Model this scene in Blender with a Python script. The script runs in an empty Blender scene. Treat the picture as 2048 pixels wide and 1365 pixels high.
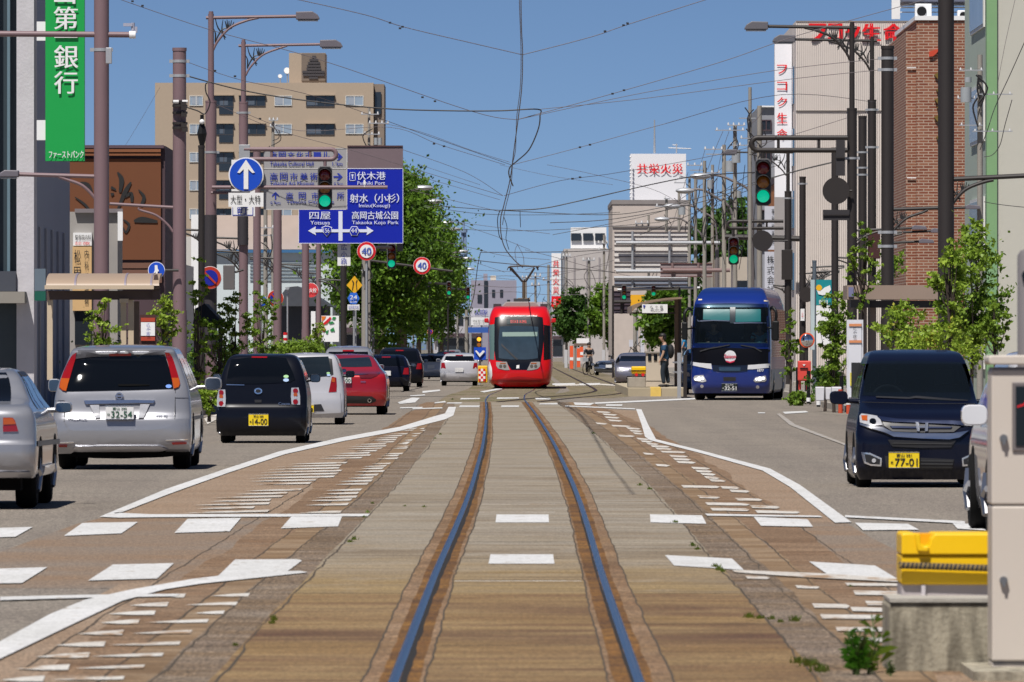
import bpy, math, random
import numpy as np
from mathutils import Vector, Matrix
R=math.radians
sc=bpy.context.scene
F=17400.0; H=1.55; HY=694.0        # focal length in photo pixels, eye height, horizon row
# ---------------- camera
cam=bpy.data.cameras.new('camera'); cob=bpy.data.objects.new('camera',cam); sc.collection.objects.link(cob); sc.camera=cob
cam.sensor_width=36; cam.lens=36*F/2048; cam.shift_y=11.5/2048; cam.clip_start=.5; cam.clip_end=9000
cob.location=(0,0,H); cob.rotation_euler=(R(90),0,0)
cam.dof.use_dof=True; cam.dof.focus_distance=180; cam.dof.aperture_fstop=18
# ---------------- sky
SUN=Vector((-.22,-.52,1)).normalized()
EL=math.asin(SUN.z); AZ=math.atan2(SUN.x,SUN.y)
w=bpy.data.worlds.new('World'); sc.world=w; w.use_nodes=True
nt=w.node_tree; bg=nt.nodes['Background']
sky=nt.nodes.new('ShaderNodeTexSky'); sky.sky_type='NISHITA'; sky.sun_disc=False
sky.sun_elevation=EL; sky.sun_rotation=AZ; sky.altitude=0; sky.air_density=.42; sky.dust_density=.2; sky.ozone_density=3
tc=nt.nodes.new('ShaderNodeTexCoord'); vm=nt.nodes.new('ShaderNodeVectorMath'); vm.operation='MULTIPLY_ADD'
vm.inputs[1].default_value=(1,1,1.7); vm.inputs[2].default_value=(0,0,.03)
nt.links.new(tc.outputs['Generated'],vm.inputs[0]); nt.links.new(vm.outputs[0],sky.inputs[0])
hs=nt.nodes.new('ShaderNodeHueSaturation'); hs.inputs['Saturation'].default_value=1.05
nt.links.new(sky.outputs[0],hs.inputs['Color']); nt.links.new(hs.outputs[0],bg.inputs[0]); bg.inputs[1].default_value=.074
# ---------------- sun
sl=bpy.data.lights.new('sun','SUN'); sl.energy=4.9; sl.angle=R(.53); sl.color=(1,.955,.9)
so=bpy.data.objects.new('sun',sl); sc.collection.objects.link(so); so.rotation_euler=SUN.to_track_quat('Z','Y').to_euler()
so.location=(0,0,50)
sc.view_settings.view_transform='Standard'; sc.view_settings.look='None'; sc.view_settings.exposure=.2; sc.view_settings.gamma=1
sc.cycles.max_bounces=6; sc.cycles.diffuse_bounces=2; sc.cycles.transparent_max_bounces=12

# ---------------- helpers
def S(d): return F/d
def Wp(px,py,d): return Vector(((px-1024)*d/F,d,H-(py-HY)*d/F))
def GD(py): return H*F/(py-HY)
ZK=.22   # thin sheets lie 1 mm or so above each other
def G(px,py,z=0.):
    d=GD(py); return ((px-1024)*d/F,d,z*ZK)
def lin(h):
    h=h.lstrip('#'); c=[int(h[i:i+2],16)/255 for i in (0,2,4)]
    return [x/12.92 if x<=.04045 else ((x+.055)/1.055)**2.4 for x in c]
def hv(h,k=1.12): return [min(.86,x*k) for x in lin(h)]     # albedo of an upright sunlit face seen as h
def hg(h,k=.87): return [min(.86,x*k) for x in lin(h)]      # same for level ground
_m={}
def mat(name,col=None,rough=.65,metal=0.,coat=0.,var=.10,vs=2.,emit=0.,bump=0.,bs=30.,ecol=None,spec=.5):
    if name in _m: return _m[name]
    m=bpy.data.materials.new(name); m.use_nodes=True; n=m.node_tree; b=n.nodes['Principled BSDF']
    b.inputs['Roughness'].default_value=rough; b.inputs['Metallic'].default_value=metal; b.inputs['Coat Weight'].default_value=coat
    b.inputs['Coat Roughness'].default_value=.04; b.inputs['Specular IOR Level'].default_value=spec
    t=n.nodes.new('ShaderNodeTexCoord'); z=n.nodes.new('ShaderNodeTexNoise'); z.inputs['Scale'].default_value=vs; z.inputs['Detail'].default_value=4
    mx=n.nodes.new('ShaderNodeMix'); mx.data_type='RGBA'
    mx.inputs[6].default_value=[c*(1-var) for c in col]+[1]; mx.inputs[7].default_value=[min(1,c*(1+var)) for c in col]+[1]
    n.links.new(t.outputs['Object'],z.inputs['Vector']); n.links.new(z.outputs['Fac'],mx.inputs[0]); n.links.new(mx.outputs[2],b.inputs['Base Color'])
    if emit: 
        b.inputs['Emission Color'].default_value=list(ecol or col)+[1]; b.inputs['Emission Strength'].default_value=emit
    if bump:
        z2=n.nodes.new('ShaderNodeTexNoise'); z2.inputs['Scale'].default_value=bs; z2.inputs['Detail'].default_value=3
        bp=n.nodes.new('ShaderNodeBump'); bp.inputs['Strength'].default_value=bump; bp.inputs['Distance'].default_value=.02
        n.links.new(t.outputs['Object'],z2.inputs['Vector']); n.links.new(z2.outputs['Fac'],bp.inputs['Height']); n.links.new(bp.outputs[0],b.inputs['Normal'])
    _m[name]=m; return m
ORG={}
class MB:
    def __init__(s): s.v=[]; s.f=[]
    def add(s,vs,fs):
        n=len(s.v); s.v+=[tuple(p) for p in vs]; s.f+=[[i+n for i in f] for f in fs]; return s
    def box(s,x0,x1,y0,y1,z0,z1):
        return s.add([(x0,y0,z0),(x1,y0,z0),(x1,y1,z0),(x0,y1,z0),(x0,y0,z1),(x1,y0,z1),(x1,y1,z1),(x0,y1,z1)],
          [(0,3,2,1),(4,5,6,7),(0,1,5,4),(1,2,6,5),(2,3,7,6),(3,0,4,7)])
    def cbox(s,c,sx,sy,sz): return s.box(c[0]-sx/2,c[0]+sx/2,c[1]-sy/2,c[1]+sy/2,c[2]-sz/2,c[2]+sz/2)
    def tube(s,pts,r,n=8):
        pts=[Vector(p) for p in pts]; k=len(pts); rs=r if isinstance(r,(list,tuple)) else [r]*k
        vs=[]; u=None
        for i,p in enumerate(pts):
            t=(pts[min(i+1,k-1)]-pts[max(i-1,0)]); t=t.normalized() if t.length>1e-9 else Vector((0,0,1))
            if u is None:
                a=Vector((0,0,1)) if abs(t.z)<.9 else Vector((1,0,0)); u=t.cross(a).normalized()
            else:
                u=u-t*u.dot(t); u=u.normalized() if u.length>1e-6 else t.orthogonal().normalized()
            w2=t.cross(u)
            for j in range(n):
                a=2*math.pi*j/n; vs.append(p+(u*math.cos(a)+w2*math.sin(a))*rs[i])
        fs=[]
        for i in range(k-1):
            for j in range(n):
                a=i*n+j; b=i*n+(j+1)%n; fs.append((a,b,b+n,a+n))
        fs.append(tuple(range(n))[::-1]); fs.append(tuple(range((k-1)*n,k*n)))
        return s.add(vs,fs)
    def cyl(s,c,ax,r,L,n=20,r2=None):
        c=Vector(c); a=Vector(ax).normalized()*L/2
        return s.tube([c-a,c+a],[r,r if r2 is None else r2],n)
    def prism(s,poly,y0,y1):      # poly in (x,z), extruded along y
        n=len(poly); vs=[(x,y0,z) for x,z in poly]+[(x,y1,z) for x,z in poly]
        ar=sum(poly[i][0]*poly[(i+1)%n][1]-poly[(i+1)%n][0]*poly[i][1] for i in range(n))
        fs=[tuple(range(n)),tuple(range(2*n-1,n-1,-1))]+[(i,i+n,(i+1)%n+n,(i+1)%n) for i in range(n)]
        if ar<0: fs=[f[::-1] for f in fs]
        return s.add(vs,fs)
    def face(s,pts): return s.add(pts,[tuple(range(len(pts)))])
    def sphere(s,c,r,n=12,sc3=(1,1,1)):
        vs=[];fs=[];m=n//2+1
        for i in range(m+1):
            th=math.pi*i/m
            for j in range(n):
                a=2*math.pi*j/n; vs.append((c[0]+r*sc3[0]*math.sin(th)*math.cos(a),c[1]+r*sc3[1]*math.sin(th)*math.sin(a),c[2]+r*sc3[2]*math.cos(th)))
        for i in range(m):
            for j in range(n):
                a=i*n+j;b=i*n+(j+1)%n; fs.append((a,a+n,b+n,b))
        return s.add(vs,fs)
    def build(s,name,m,parent=None,smooth=False,org=None,bev=0.):
        me=bpy.data.meshes.new(name)
        o0=Vector(ORG.get(parent.name,(0,0,0))) if parent else Vector(org or (0,0,0))
        me.from_pydata([(p[0]-o0.x,p[1]-o0.y,p[2]-o0.z) for p in s.v],[],s.f); me.validate()
        me.materials.append(m)
        if smooth:
            me.polygons.foreach_set('use_smooth',[True]*len(me.polygons))
            me.set_sharp_from_angle(angle=R(35))
        o=bpy.data.objects.new(name,me); sc.collection.objects.link(o)
        if parent: o.parent=parent
        else: o.location=o0
        ORG[o.name]=tuple(o0)
        if bev:
            b=o.modifiers.new('bevel','BEVEL'); b.width=bev; b.segments=2; b.limit_method='ANGLE'
        return o
def tag(o,label=None,cat=None,group=None,kind=None):
    if label:
        n=len(label.replace('-',' ').split())
        if n<4 or n>16: print('LABELLEN',n,label)
        o['label']=label
    if cat: o['category']=cat
    if group: o['group']=group
    if kind: o['kind']=kind
    return o
def thing(name,label,cat,loc=(0,0,0),group=None,local=False):
    o=bpy.data.objects.new(name,None); sc.collection.objects.link(o); o.location=loc; o.empty_display_size=.2
    ORG[o.name]=(0,0,0) if local else tuple(loc); tag(o,label,cat,group); return o
def struct(mb,name,m,**k): return tag(mb.build(name,m,**k),kind='structure')
def dup(o,loc=None,rz=None,label=None,parent=None):
    c=o.copy(); sc.collection.objects.link(c)
    if parent: c.parent=parent
    if loc is not None: c.location=loc
    if rz is not None: c.rotation_euler=(0,0,rz)
    if label: c['label']=label
    for k in list(o.children): dup(k,parent=c)
    return c
_tc={}
def glyphs(s,bold=0.,ext=0.):
    k=(s,bold)
    if k in _tc: return _tc[k]
    c=bpy.data.curves.new('t','FONT'); c.body=s; c.size=1; c.offset=bold; c.resolution_u=3; c.space_line=1.0
    o=bpy.data.objects.new('t',c); sc.collection.objects.link(o)
    dg=bpy.context.evaluated_depsgraph_get(); me=bpy.data.meshes.new_from_object(o.evaluated_get(dg))
    v=[(a.co.x,a.co.y) for a in me.vertices]; f=[tuple(p.vertices) for p in me.polygons]
    bpy.data.objects.remove(o); bpy.data.curves.remove(c); bpy.data.meshes.remove(me)
    _tc[k]=(v,f); return v,f
def spaced(s,x0,pitch,w_,y0,y1,d,m,parent,bold=.01,dy=.02):
    for i,c in enumerate(s): ptext(c,x0+i*pitch,y0,x0+i*pitch+w_,y1,d,m,parent,bold,dy=dy)
def text(s,x0,x1,z0,z1,y,m,parent,bold=0.,name='lettering',fn=None):
    """flat lettering facing -y filling the box x0..x1, z0..z1"""
    v,f=glyphs(s,0)
    ax=min(a for a,_ in v);bx=max(a for a,_ in v);az=min(a for _,a in v);bz=max(a for _,a in v)
    mb=MB(); P=[]
    for i,(a,b) in enumerate(v):
        X=x0+(a-ax)/(bx-ax+1e-9)*(x1-x0); Z=z0+(b-az)/(bz-az+1e-9)*(z1-z0)
        P.append((X,(fn(X,Z) if fn else y),Z))
    mb.add(P,list(f)); 
    if bold:      # heavier strokes: the same face again, shifted a hair and nearer
        e=bold*1.4*(z1-z0); mb.add([(a+e,b-.003,c) for a,b,c in P],list(f)); mb.add([(a-e,b-.006,c) for a,b,c in P],list(f))
    return mb.build(name,m,parent)
def ptext(s,px0,py0,px1,py1,d,m,parent,bold=0.,name='lettering',dy=.02):
    a=Wp(px0,py1,d);b=Wp(px1,py0,d); return text(s,a.x,b.x,a.z,b.z,d-dy,m,parent,bold,name)
def prect(mb,px0,py0,px1,py1,d,t=.03,dy=0):
    a=Wp(px0,py1,d);b=Wp(px1,py0,d); mb.box(a.x,b.x,d-dy-t,d-dy,a.z,b.z); return mb
def circ(px,py,r,n=32): return [(px+r*math.cos(2*math.pi*i/n),py+r*math.sin(2*math.pi*i/n)) for i in range(n)]
def pprism(mb,pts,d,t=.03,dy=0):
    q=[Wp(a,b,d) for a,b in pts]; mb.prism([(p.x,p.z) for p in q],d-dy-t,d-dy); return mb
def smooth_pts(p,k=6):
    if len(p)<3: return [tuple(a) for a in p]
    out=[]; n=len(p)
    for i in range(n-1):
        p0=p[max(i-1,0)];p1=p[i];p2=p[i+1];p3=p[min(i+2,n-1)]
        for j in range(k):
            t=j/k; out.append(tuple(.5*((2*b)+(-a+c)*t+(2*a-5*b+4*c-e)*t*t+(-a+3*b-3*c+e)*t**3) for a,b,c,e in zip(p0,p1,p2,p3)))
    out.append(tuple(p[-1])); return out
# common materials
TAUPE=mat('taupe_pole_paint',hv('#7c6569',.95),.5,var=.06)
DARKP=mat('dark_brown_pole_paint',(.024,.019,.018),.55,var=.12)
BLACK=mat('black_plastic',(.006,.006,.007),.5,spec=.3)
RUBBER=mat('tyre_rubber',(.007,.007,.007),.9,spec=.15)
WHITE=mat('white_enamel',(.8,.8,.8),.45,var=.03)
GALV=mat('galvanised_steel',(.42,.43,.45),.45,.4)
CHROME=mat('chrome',(.92,.93,.96),.14,1.)
CONC=mat('concrete_pole_grey',(.27,.25,.22),.9,bump=.3,vs=1.5,var=.2)
REDP=mat('red_sign_paint',hv('#c21a22'),.45,var=.04)
BLUEP=mat('blue_sign_paint',hv('#1246b4'),.45,var=.04)
NAVYP=mat('navy_sign_paint',hv('#021c9c'),.45,var=.05)
INKB=mat('blue_ink',(.02,.04,.35),.5); INKK=mat('black_ink',(.015,.015,.015),.6)
LOUT=mat('warm_grey_sign',hv('#929193'),.6,var=.05)
# ================= GROUND, ROAD, TRACK =================
def gmat(name,c1,c2,c3=None,grain=60,gs=.12,band=0,rough=.9,scale=.35,worn=None,bandcol=None,bandth=(.42,.62),near=None,lanes=0):
    m=bpy.data.materials.new(name); m.use_nodes=True; n=m.node_tree; b=n.nodes['Principled BSDF']; b.inputs['Roughness'].default_value=rough
    L=n.links.new; g=n.nodes.new('ShaderNodeNewGeometry')
    def noise(sc_,det=4,vec=(1,1,1)):
        mp=n.nodes.new('ShaderNodeVectorMath'); mp.operation='MULTIPLY'; mp.inputs[1].default_value=vec; L(g.outputs['Position'],mp.inputs[0])
        z=n.nodes.new('ShaderNodeTexNoise'); z.inputs['Scale'].default_value=sc_; z.inputs['Detail'].default_value=det; z.inputs['Roughness'].default_value=.65; L(mp.outputs[0],z.inputs['Vector']); return z.outputs['Fac']
    def ramp(f,a,b_,ca=(0,0,0,1),cb=(1,1,1,1)):
        r=n.nodes.new('ShaderNodeValToRGB'); r.color_ramp.elements[0].position=a; r.color_ramp.elements[1].position=b_; r.color_ramp.elements[0].color=ca; r.color_ramp.elements[1].color=cb; L(f,r.inputs[0]); return r.outputs[0]
    def mix(f,a,b_,mode='MIX'):
        x=n.nodes.new('ShaderNodeMix'); x.data_type='RGBA'; x.blend_type=mode
        for v,i in ((f,0),(a,6),(b_,7)):
            if hasattr(v,'is_linked') or hasattr(v,'links'): L(v,x.inputs[i])
            elif i==0: x.inputs[0].default_value=v
            else: x.inputs[i].default_value=list(v)+[1]
        return x.outputs[2]
    col=mix(ramp(noise(scale,5),.35,.65),c1,c2)
    if near:
        sp=n.nodes.new('ShaderNodeSeparateXYZ'); L(g.outputs['Position'],sp.inputs[0]); mr=n.nodes.new('ShaderNodeMapRange'); mr.inputs[1].default_value=near[0]; mr.inputs[2].default_value=near[1]; mr.inputs[3].default_value=0; mr.inputs[4].default_value=1; L(sp.outputs[1],mr.inputs[0])
        ad=n.nodes.new('ShaderNodeMath'); ad.operation='ADD'; L(mr.outputs[0],ad.inputs[0]); L(noise(1,4,(.4,near[2],1)),ad.inputs[1]); nf=ramp(ad.outputs[0],.66,1.2)
        col=mix(nf,near[3],col)
    if band:
        bc=bandcol or c3
        col=mix(ramp(noise(1,5,(.42,band,1)),bandth[0],bandth[1]),col,bc)
        col=mix(ramp(noise(1,3,(.3,band*.16,1)),.5,.75),col,[c*.85 for c in bc])
        for fr in (.55,1.3):
            r3=n.nodes.new('ShaderNodeValToRGB'); e3=r3.color_ramp.elements; e3[0].position=.465; e3[0].color=(1,1,1,1); e3[1].position=.5; e3[1].color=(.82,.78,.73,1); k3=e3.new(.53); k3.color=(1,1,1,1); L(noise(1,3,(.07,band*fr,1)),r3.inputs[0]); col=mix(1.,col,r3.outputs[0],'MULTIPLY')
        st=ramp(noise(1.3,6,(1,.5,1)),.55,.75,(0,0,0,1),(.6,.6,.6,1)); col=mix(st,col,[c*1.25 for c in c1])
        big=ramp(noise(1,3,(.5,band*2.7,1)),.35,.7,(.8,.8,.8,1),(1.1,1.1,1.1,1)); col=mix(1.,col,big,'MULTIPLY')
    if lanes:
        ln=ramp(noise(1,3,(1.1,.02,1)),.3,.7,(.86,.86,.87,1),(1.06,1.06,1.05,1)); col=mix(1.,col,ln,'MULTIPLY')
        pt=ramp(noise(.9,5,(1,.25,1)),.56,.6,(1,1,1,1),(.90,.90,.90,1)); col=mix(1.,col,pt,'MULTIPLY')
    gf=ramp(noise(60,2,(1,.13,1)),.34,.68,(1-gs*1.5,)*3+(1,),(1+gs*1.1,)*3+(1,)); col=mix(1.,col,gf,'MULTIPLY')
    gr=ramp(noise(grain,3,(1,.3,1)),.25,.8,(1-gs*2,)*3+(1,),(1+gs,)*3+(1,)); col=mix(1.,col,gr,'MULTIPLY')
    g2=ramp(noise(9,3),.3,.75,(.88,.88,.88,1),(1.07,1.07,1.07,1)); col=mix(1.,col,g2,'MULTIPLY')
    if worn:
        wr=ramp(noise(worn[0],5,(1,.35,1)),worn[1],worn[1]+.08); col=mix(wr,col,worn[2])
    L(col,b.inputs['Base Color']); return m
ASPH=gmat('worn_asphalt',hg('#958a7e'),hg('#9d9386'),grain=18,gs=.3,lanes=1)
TANA=gmat('rusty_tan_asphalt',hg('#a8917a'),hg('#9c8269'),grain=22,gs=.24)
TANG=gmat('grey_tan_asphalt',hg('#8f8173'),hg('#94795f'),grain=22,gs=.22)
REDA=gmat('reddish_rusty_asphalt',hg('#a08468'),hg('#9a7f64'),grain=22,gs=.24,band=.5,c3=hg('#8f7052'))
SLAB=gmat('rust_stained_concrete_slab',hg('#a59d90'),hg('#a69a86'),band=1.5,c3=hg('#95836a'),grain=30,gs=.14,bandth=(.5,.75),near=(54,80,.35,hg('#a28a60')))
SLABN=gmat('brown_stained_concrete_slab',hg('#a68c62'),hg('#96784c'),band=2.1,c3=hg('#6e4c36'),grain=30,gs=.16,bandth=(.44,.74))
ROUGHS=gmat('exposed_aggregate_strip',hg('#a1917f'),hg('#93806e'),grain=26,gs=.34,band=.6,c3=hg('#8c7458'))
TANS=gmat('tan_concrete_strip',hg('#a58f74'),hg('#957958'),grain=30,gs=.1,band=1.0,c3=hg('#866a4a'))
RUST=gmat('rust_orange_filler',hg('#9c6f2c'),hg('#855a28'),grain=30,gs=.25,band=.8,c3=hg('#6f4c26'))
RUSTP=gmat('rust_brown_edge_band',hg('#a4876a'),hg('#9b7c58'),grain=28,gs=.25,band=.3,c3=hg('#8a6848'),bandth=(.4,.9))
PAINT=gmat('white_road_paint',(.63,.63,.63),(.54,.54,.53),grain=14,gs=.07,worn=(7,.60,hg('#a09688')))
PAINTW=gmat('worn_white_road_paint',(.62,.60,.56),(.52,.48,.43),grain=14,gs=.1,worn=(3.2,.54,hg('#a0856a')))
FAINT=gmat('faint_worn_line',(.40,.38,.36),(.33,.31,.29),grain=14,gs=.1,worn=(2.,.48,hg('#988e82')))
CRACK=mat('dark_joint_tar',(.06,.045,.03),.95); GROOVE=mat('painted_groove_shadow',(.012,.010,.009),.95)
PAVE=gmat('pavement_blocks',hg('#9a948c'),hg('#8c857c'),grain=18,gs=.12)
EARTH=gmat('bare_ground',hg('#8a8378'),hg('#7c7568'),grain=10,gs=.2)
def sheet(name,m,poly,z):
    return struct(MB().face([(x,y,z) for x,y in poly]),name,m)
sheet('ground',EARTH,[(-3000,-30),(3000,-30),(3000,5000),(-3000,5000)],-.02)
sheet('road',ASPH,[(-7.0,20),(7.9,20),(7.9,222),(60,222),(60,262),(8.3,262),(9,2600),(-7,2600),(-7.0,262),(-60,262),(-60,222),(-7.0,222)],0)
def kerbwalk(name,x0,x1,y0,y1):
    struct(MB().box(x0,x1,y0,y1,-.02,.13),name,PAVE)
KERB=mat('kerb_concrete',hg('#a39c92'),.9,var=.2,vs=.7,bump=.2)
for x0,x1,y0,y1,n in ((-16,-7.2,30,222,'pavement'),(8.1,18,30,222,'pavement'),(-16,-7.2,264,1200,'pavement'),(8.7,18,264,1200,'pavement')):
    kerbwalk(n,x0,x1,y0,y1)
    if x0<0: struct(MB().box(-7.2,-7.0,y0,y1,-.02,.15),'kerb',KERB)
    else: struct(MB().box(x0-.2,x0,y0,y1,-.02,.15),'kerb',KERB)
# --- centre line of the track (x as a function of distance)
CL=[(20,0.0),(40,.02),(57,.04),(75,.085),(88,.11),(101,.12),(116,.117),(130,.112),(151,.085),(175,.036),(206,-.04),(235,-.14),(255,-.2),(275,-.17),(300,.08),(324,.3),(350,.34),(500,.35),(1500,.35)]
_cy=np.array([a for a,_ in CL]); _cx=np.array([b for _,b in CL])
def pchip(xs,ys):
    xs=np.asarray(xs,float); ys=np.asarray(ys,float); h=np.diff(xs); dl=np.diff(ys)/h; n=len(xs); m=np.zeros(n)
    if n>2:
        for i in range(1,n-1):
            if dl[i-1]*dl[i]>0:
                w1=2*h[i]+h[i-1]; w2=h[i]+2*h[i-1]; m[i]=(w1+w2)/(w1/dl[i-1]+w2/dl[i])
    m[0]=dl[0]; m[-1]=dl[-1]
    def f(x):
        x=np.clip(x,xs[0],xs[-1]); i=np.clip(np.searchsorted(xs,x)-1,0,n-2); t=(x-xs[i])/h[i]
        return (2*t**3-3*t**2+1)*ys[i]+(t**3-2*t**2+t)*h[i]*m[i]+(-2*t**3+3*t**2)*ys[i+1]+(t**3-t**2)*h[i]*m[i+1]
    return f
cl=pchip(_cy,_cx)
rnd=random.Random(5)
def wob(seed,amp):
    r=random.Random(seed); tb=[r.uniform(-1,1) for _ in range(1024)]
    def vn(t): i=int(t); f=t-i; f=f*f*(3-2*f); return tb[i%1024]*(1-f)+tb[(i+1)%1024]*f
    return lambda y: amp*(1.3*vn(y*.12+7)+.9*vn(y*.55)+.6*vn(y*1.6+3)+.5*vn(y*3.1+9))
def strip(name,m,a,b,y0,y1,z,step=1.0,c=cl,wa=0,wb=0,sa=1,sb=2,lab=None):
    mb=MB(); ys=list(np.arange(y0,y1,step))+[y1]; vs=[]; A=a if callable(a) else (lambda y:a); B=b if callable(b) else (lambda y:b)
    f1=wob(sa,wa); f2=wob(sb,wb)
    for y in ys:
        x=float(c(y)); vs+=[(x+A(y)+f1(y),y,z*ZK),(x+B(y)+f2(y),y,z*ZK)]
    mb.add(vs,[(2*i,2*i+1,2*i+3,2*i+2) for i in range(len(ys)-1)])
    return struct(mb,name,m)
# brown asphalt margins beside the slabs
_pz=[0]
def poly_px(name,m,pts,z):
    _pz[0]+=1; return struct(MB().face([G(a,b,z+_pz[0]*.0006) for a,b in pts]),name,m)
poly_px('road_margin',TANA,[(205,1036),(330,985),(450,944),(560,908),(680,882),(800,860),(870,838),(912,820),(925,815),(905,860),(870,905),(800,985),(740,1030),(722,1036)],.004)
poly_px('road_margin',TANG,[(722,1036),(205,1036),(152,1049),(0,1105),(-300,1175),(560,1180),(640,1120)],.004)
poly_px('road_margin',TANA,[(640,1120),(600,1148),(242,1168),(130,1225),(0,1290),(-200,1390),(420,1390)],.004)
poly_px('road_margin',TANA,[(1150,815),(1275,822),(1290,850),(1304,880),(1400,905),(1530,943),(1600,985),(1690,1045),(1430,1040),(1380,985),(1320,920),(1240,860)],.004)
poly_px('road_margin',TANG,[(1430,1040),(1690,1045),(1740,1075),(1850,1130),(1860,1180),(1600,1170)],.004)
poly_px('road_margin',TANA,[(1600,1170),(1860,1180),(2000,1250),(2200,1390),(1800,1390)],.004)
def lw(y): return -2.36+.12*math.sin(y*.03)
strip('track_margin',REDA,lambda y:lw(y),-1.88,41,243,.008,2,wa=.03)
strip('track_margin',REDA,1.94,lambda y:-lw(y)+.12,41,243,.008,2,wb=.03,sb=7)
strip('track_margin',TANS,-1.92,-1.66,38,243,.012,1,wa=.02,sa=3)
strip('track_margin',TANS,1.70,1.95,38,243,.012,1,wb=.02,sb=9)
strip('track_margin',ROUGHS,-1.70,-1.36,38,243,.016,.6,wa=.012,sa=4)
strip('track_margin',ROUGHS,1.36,1.72,38,243,.016,.6,wb=.012,sb=14)
for a,b,sd in ((-1.42,-.69,21),(.69,1.42,31),(-.46,.46,41)):
    strip('track_slab',SLAB,a,b,54.5,243,.02,.5,wa=.006,wb=.006,sa=sd,sb=sd+1)
    strip('track_slab',SLABN,a,b,36,54.5,.02,.5,wa=.006,wb=.006,sa=sd,sb=sd+1)
for s_ in (-1,1):
    o=lambda y,s=s_:s*.71
    strip('rail_bed',RUSTP,min(s_*.72,s_*.42),max(s_*.72,s_*.42),36,243,.024,.35,wa=.006,wb=.006,sa=50+s_,sb=60+s_)
    strip('rail_bed',RUST,min(s_*.635,s_*.452),max(s_*.635,s_*.452),36,243,.028,.35,wa=.006,wb=.006,sa=70+s_,sb=80+s_)
    strip('rail_groove',GROOVE,min(s_*.541,s_*(.508 if s_<0 else .526)),max(s_*.541,s_*(.508 if s_<0 else .526)),36,243,.031,.5,wa=.002,wb=.005,sa=1,sb=90+s_)  # flat near-black strip paints the shadow line along the rail groove
    for e in (.72,.425): strip('slab_joint',CRACK,s_*e-.005,s_*e+.005,36,240,.0285,.35,wa=.006,wb=.007,sa=50+s_ if (s_*e<0)==(e>.5) else 60+s_,sb=50+s_ if (s_*e<0)==(e>.5) else 60+s_)
    for e,z in ((1.40,.0245),(1.69,.0205),(1.93,.0165),(2.38,.0125)):
        strip('slab_joint',CRACK,s_*e-.005,s_*e+.007,36 if e<2 else 42,236,z,.4,wa=.010,wb=.013,sa=int(e*100)+s_,sb=int(e*100)+s_)
# cross joints
mb=MB()
for y,a,b in ((57.6,-.45,.45),(68.8,-.45,.45),(86.6,-1.42,-.72),(66.7,.72,1.42),(63.5,-.43,.3),(88,-.4,.42),(104.5,-.4,.4),(120,-.4,.35),(54.5,-1.4,-.7),(54.5,.7,1.4),(132,-1.4,-.7),(150,-.4,.4),(176,-.4,.4),(45,-.4,.4),(110,.75,1.4),(48.5,.7,1.4)):
    x=float(cl(y)); mb.face([(x+a,y,.0245*ZK),(x+b,y,.0245*ZK),(x+b,y+.05,.0245*ZK),(x+a,y+.05,.0245*ZK)])
struct(mb,'slab_cross_joint',CRACK)
mb=MB()
for y,a,b in ((57.35,-.42,.42),(81.2,-.42,.3),(85.4,-.4,.42)):
    x=float(cl(y)); mb.face([(x+a,y,.0245*ZK),(x+b,y,.0245*ZK),(x+b,y+.12,.0245*ZK),(x+a,y+.12,.0245*ZK)])
struct(mb,'pale_cross_joint',PAINTW)
RAILM=mat('polished_rail_steel',(.34,.345,.36),.2,1.,var=.12,vs=.8)
def rail(a,y0,y1,c=cl,step=.7):
    mb=MB(); ys=list(np.arange(y0,y1,step))+[y1]; vs=[]
    for y in ys:
        x=float(c(y))+a
        vs+=[(x-.025,y,.0),(x-.025,y,.009),(x-.020,y,.012),(x+.020,y,.012),(x+.025,y,.009),(x+.025,y,.0)]
    fs=[]
    for i in range(len(ys)-1):
        for j in range(5): a_=6*i+j; fs.append((a_,a_+1,a_+7,a_+6))
    mb.add(vs,fs); return struct(mb,'rail',RAILM,smooth=True)
rail(-.5665,36,700); rail(.5665,36,700)
# far double track: second track on the other side and the turnout joining it
cl2=pchip([240,262,285,310,340,1500],[.0,1.3,2.9,3.55,3.6,3.6])
BAL=gmat('weedy_track_bed',hg('#a59583'),hg('#8f8062'),grain=6,gs=.3,band=.3,c3=hg('#7d7a48'),bandth=(.5,.62))
strip('track_bed',BAL,-1.9,1.5,243,900,.006,4); strip('track_bed',BAL,-1.5,1.7,262,900,.0065,4,c=cl2)
DRAIL=mat('dark_rusty_rail',(.06,.035,.03),.5,.5)
for a in (-.5665,.5665):
    mb=MB(); ys=list(np.arange(243,700,1.5)); vs=[]
    for y in ys:
        x=float(cl2(y))+a; vs+=[(x-.05,y,.0),(x-.05,y,.02),(x+.05,y,.02),(x+.05,y,.0)]
    mb.add(vs,[(4*i+j,4*i+j+1,4*i+j+5,4*i+j+4) for i in range(len(ys)-1) for j in range(3)]); struct(mb,'rail',DRAIL)
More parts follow.
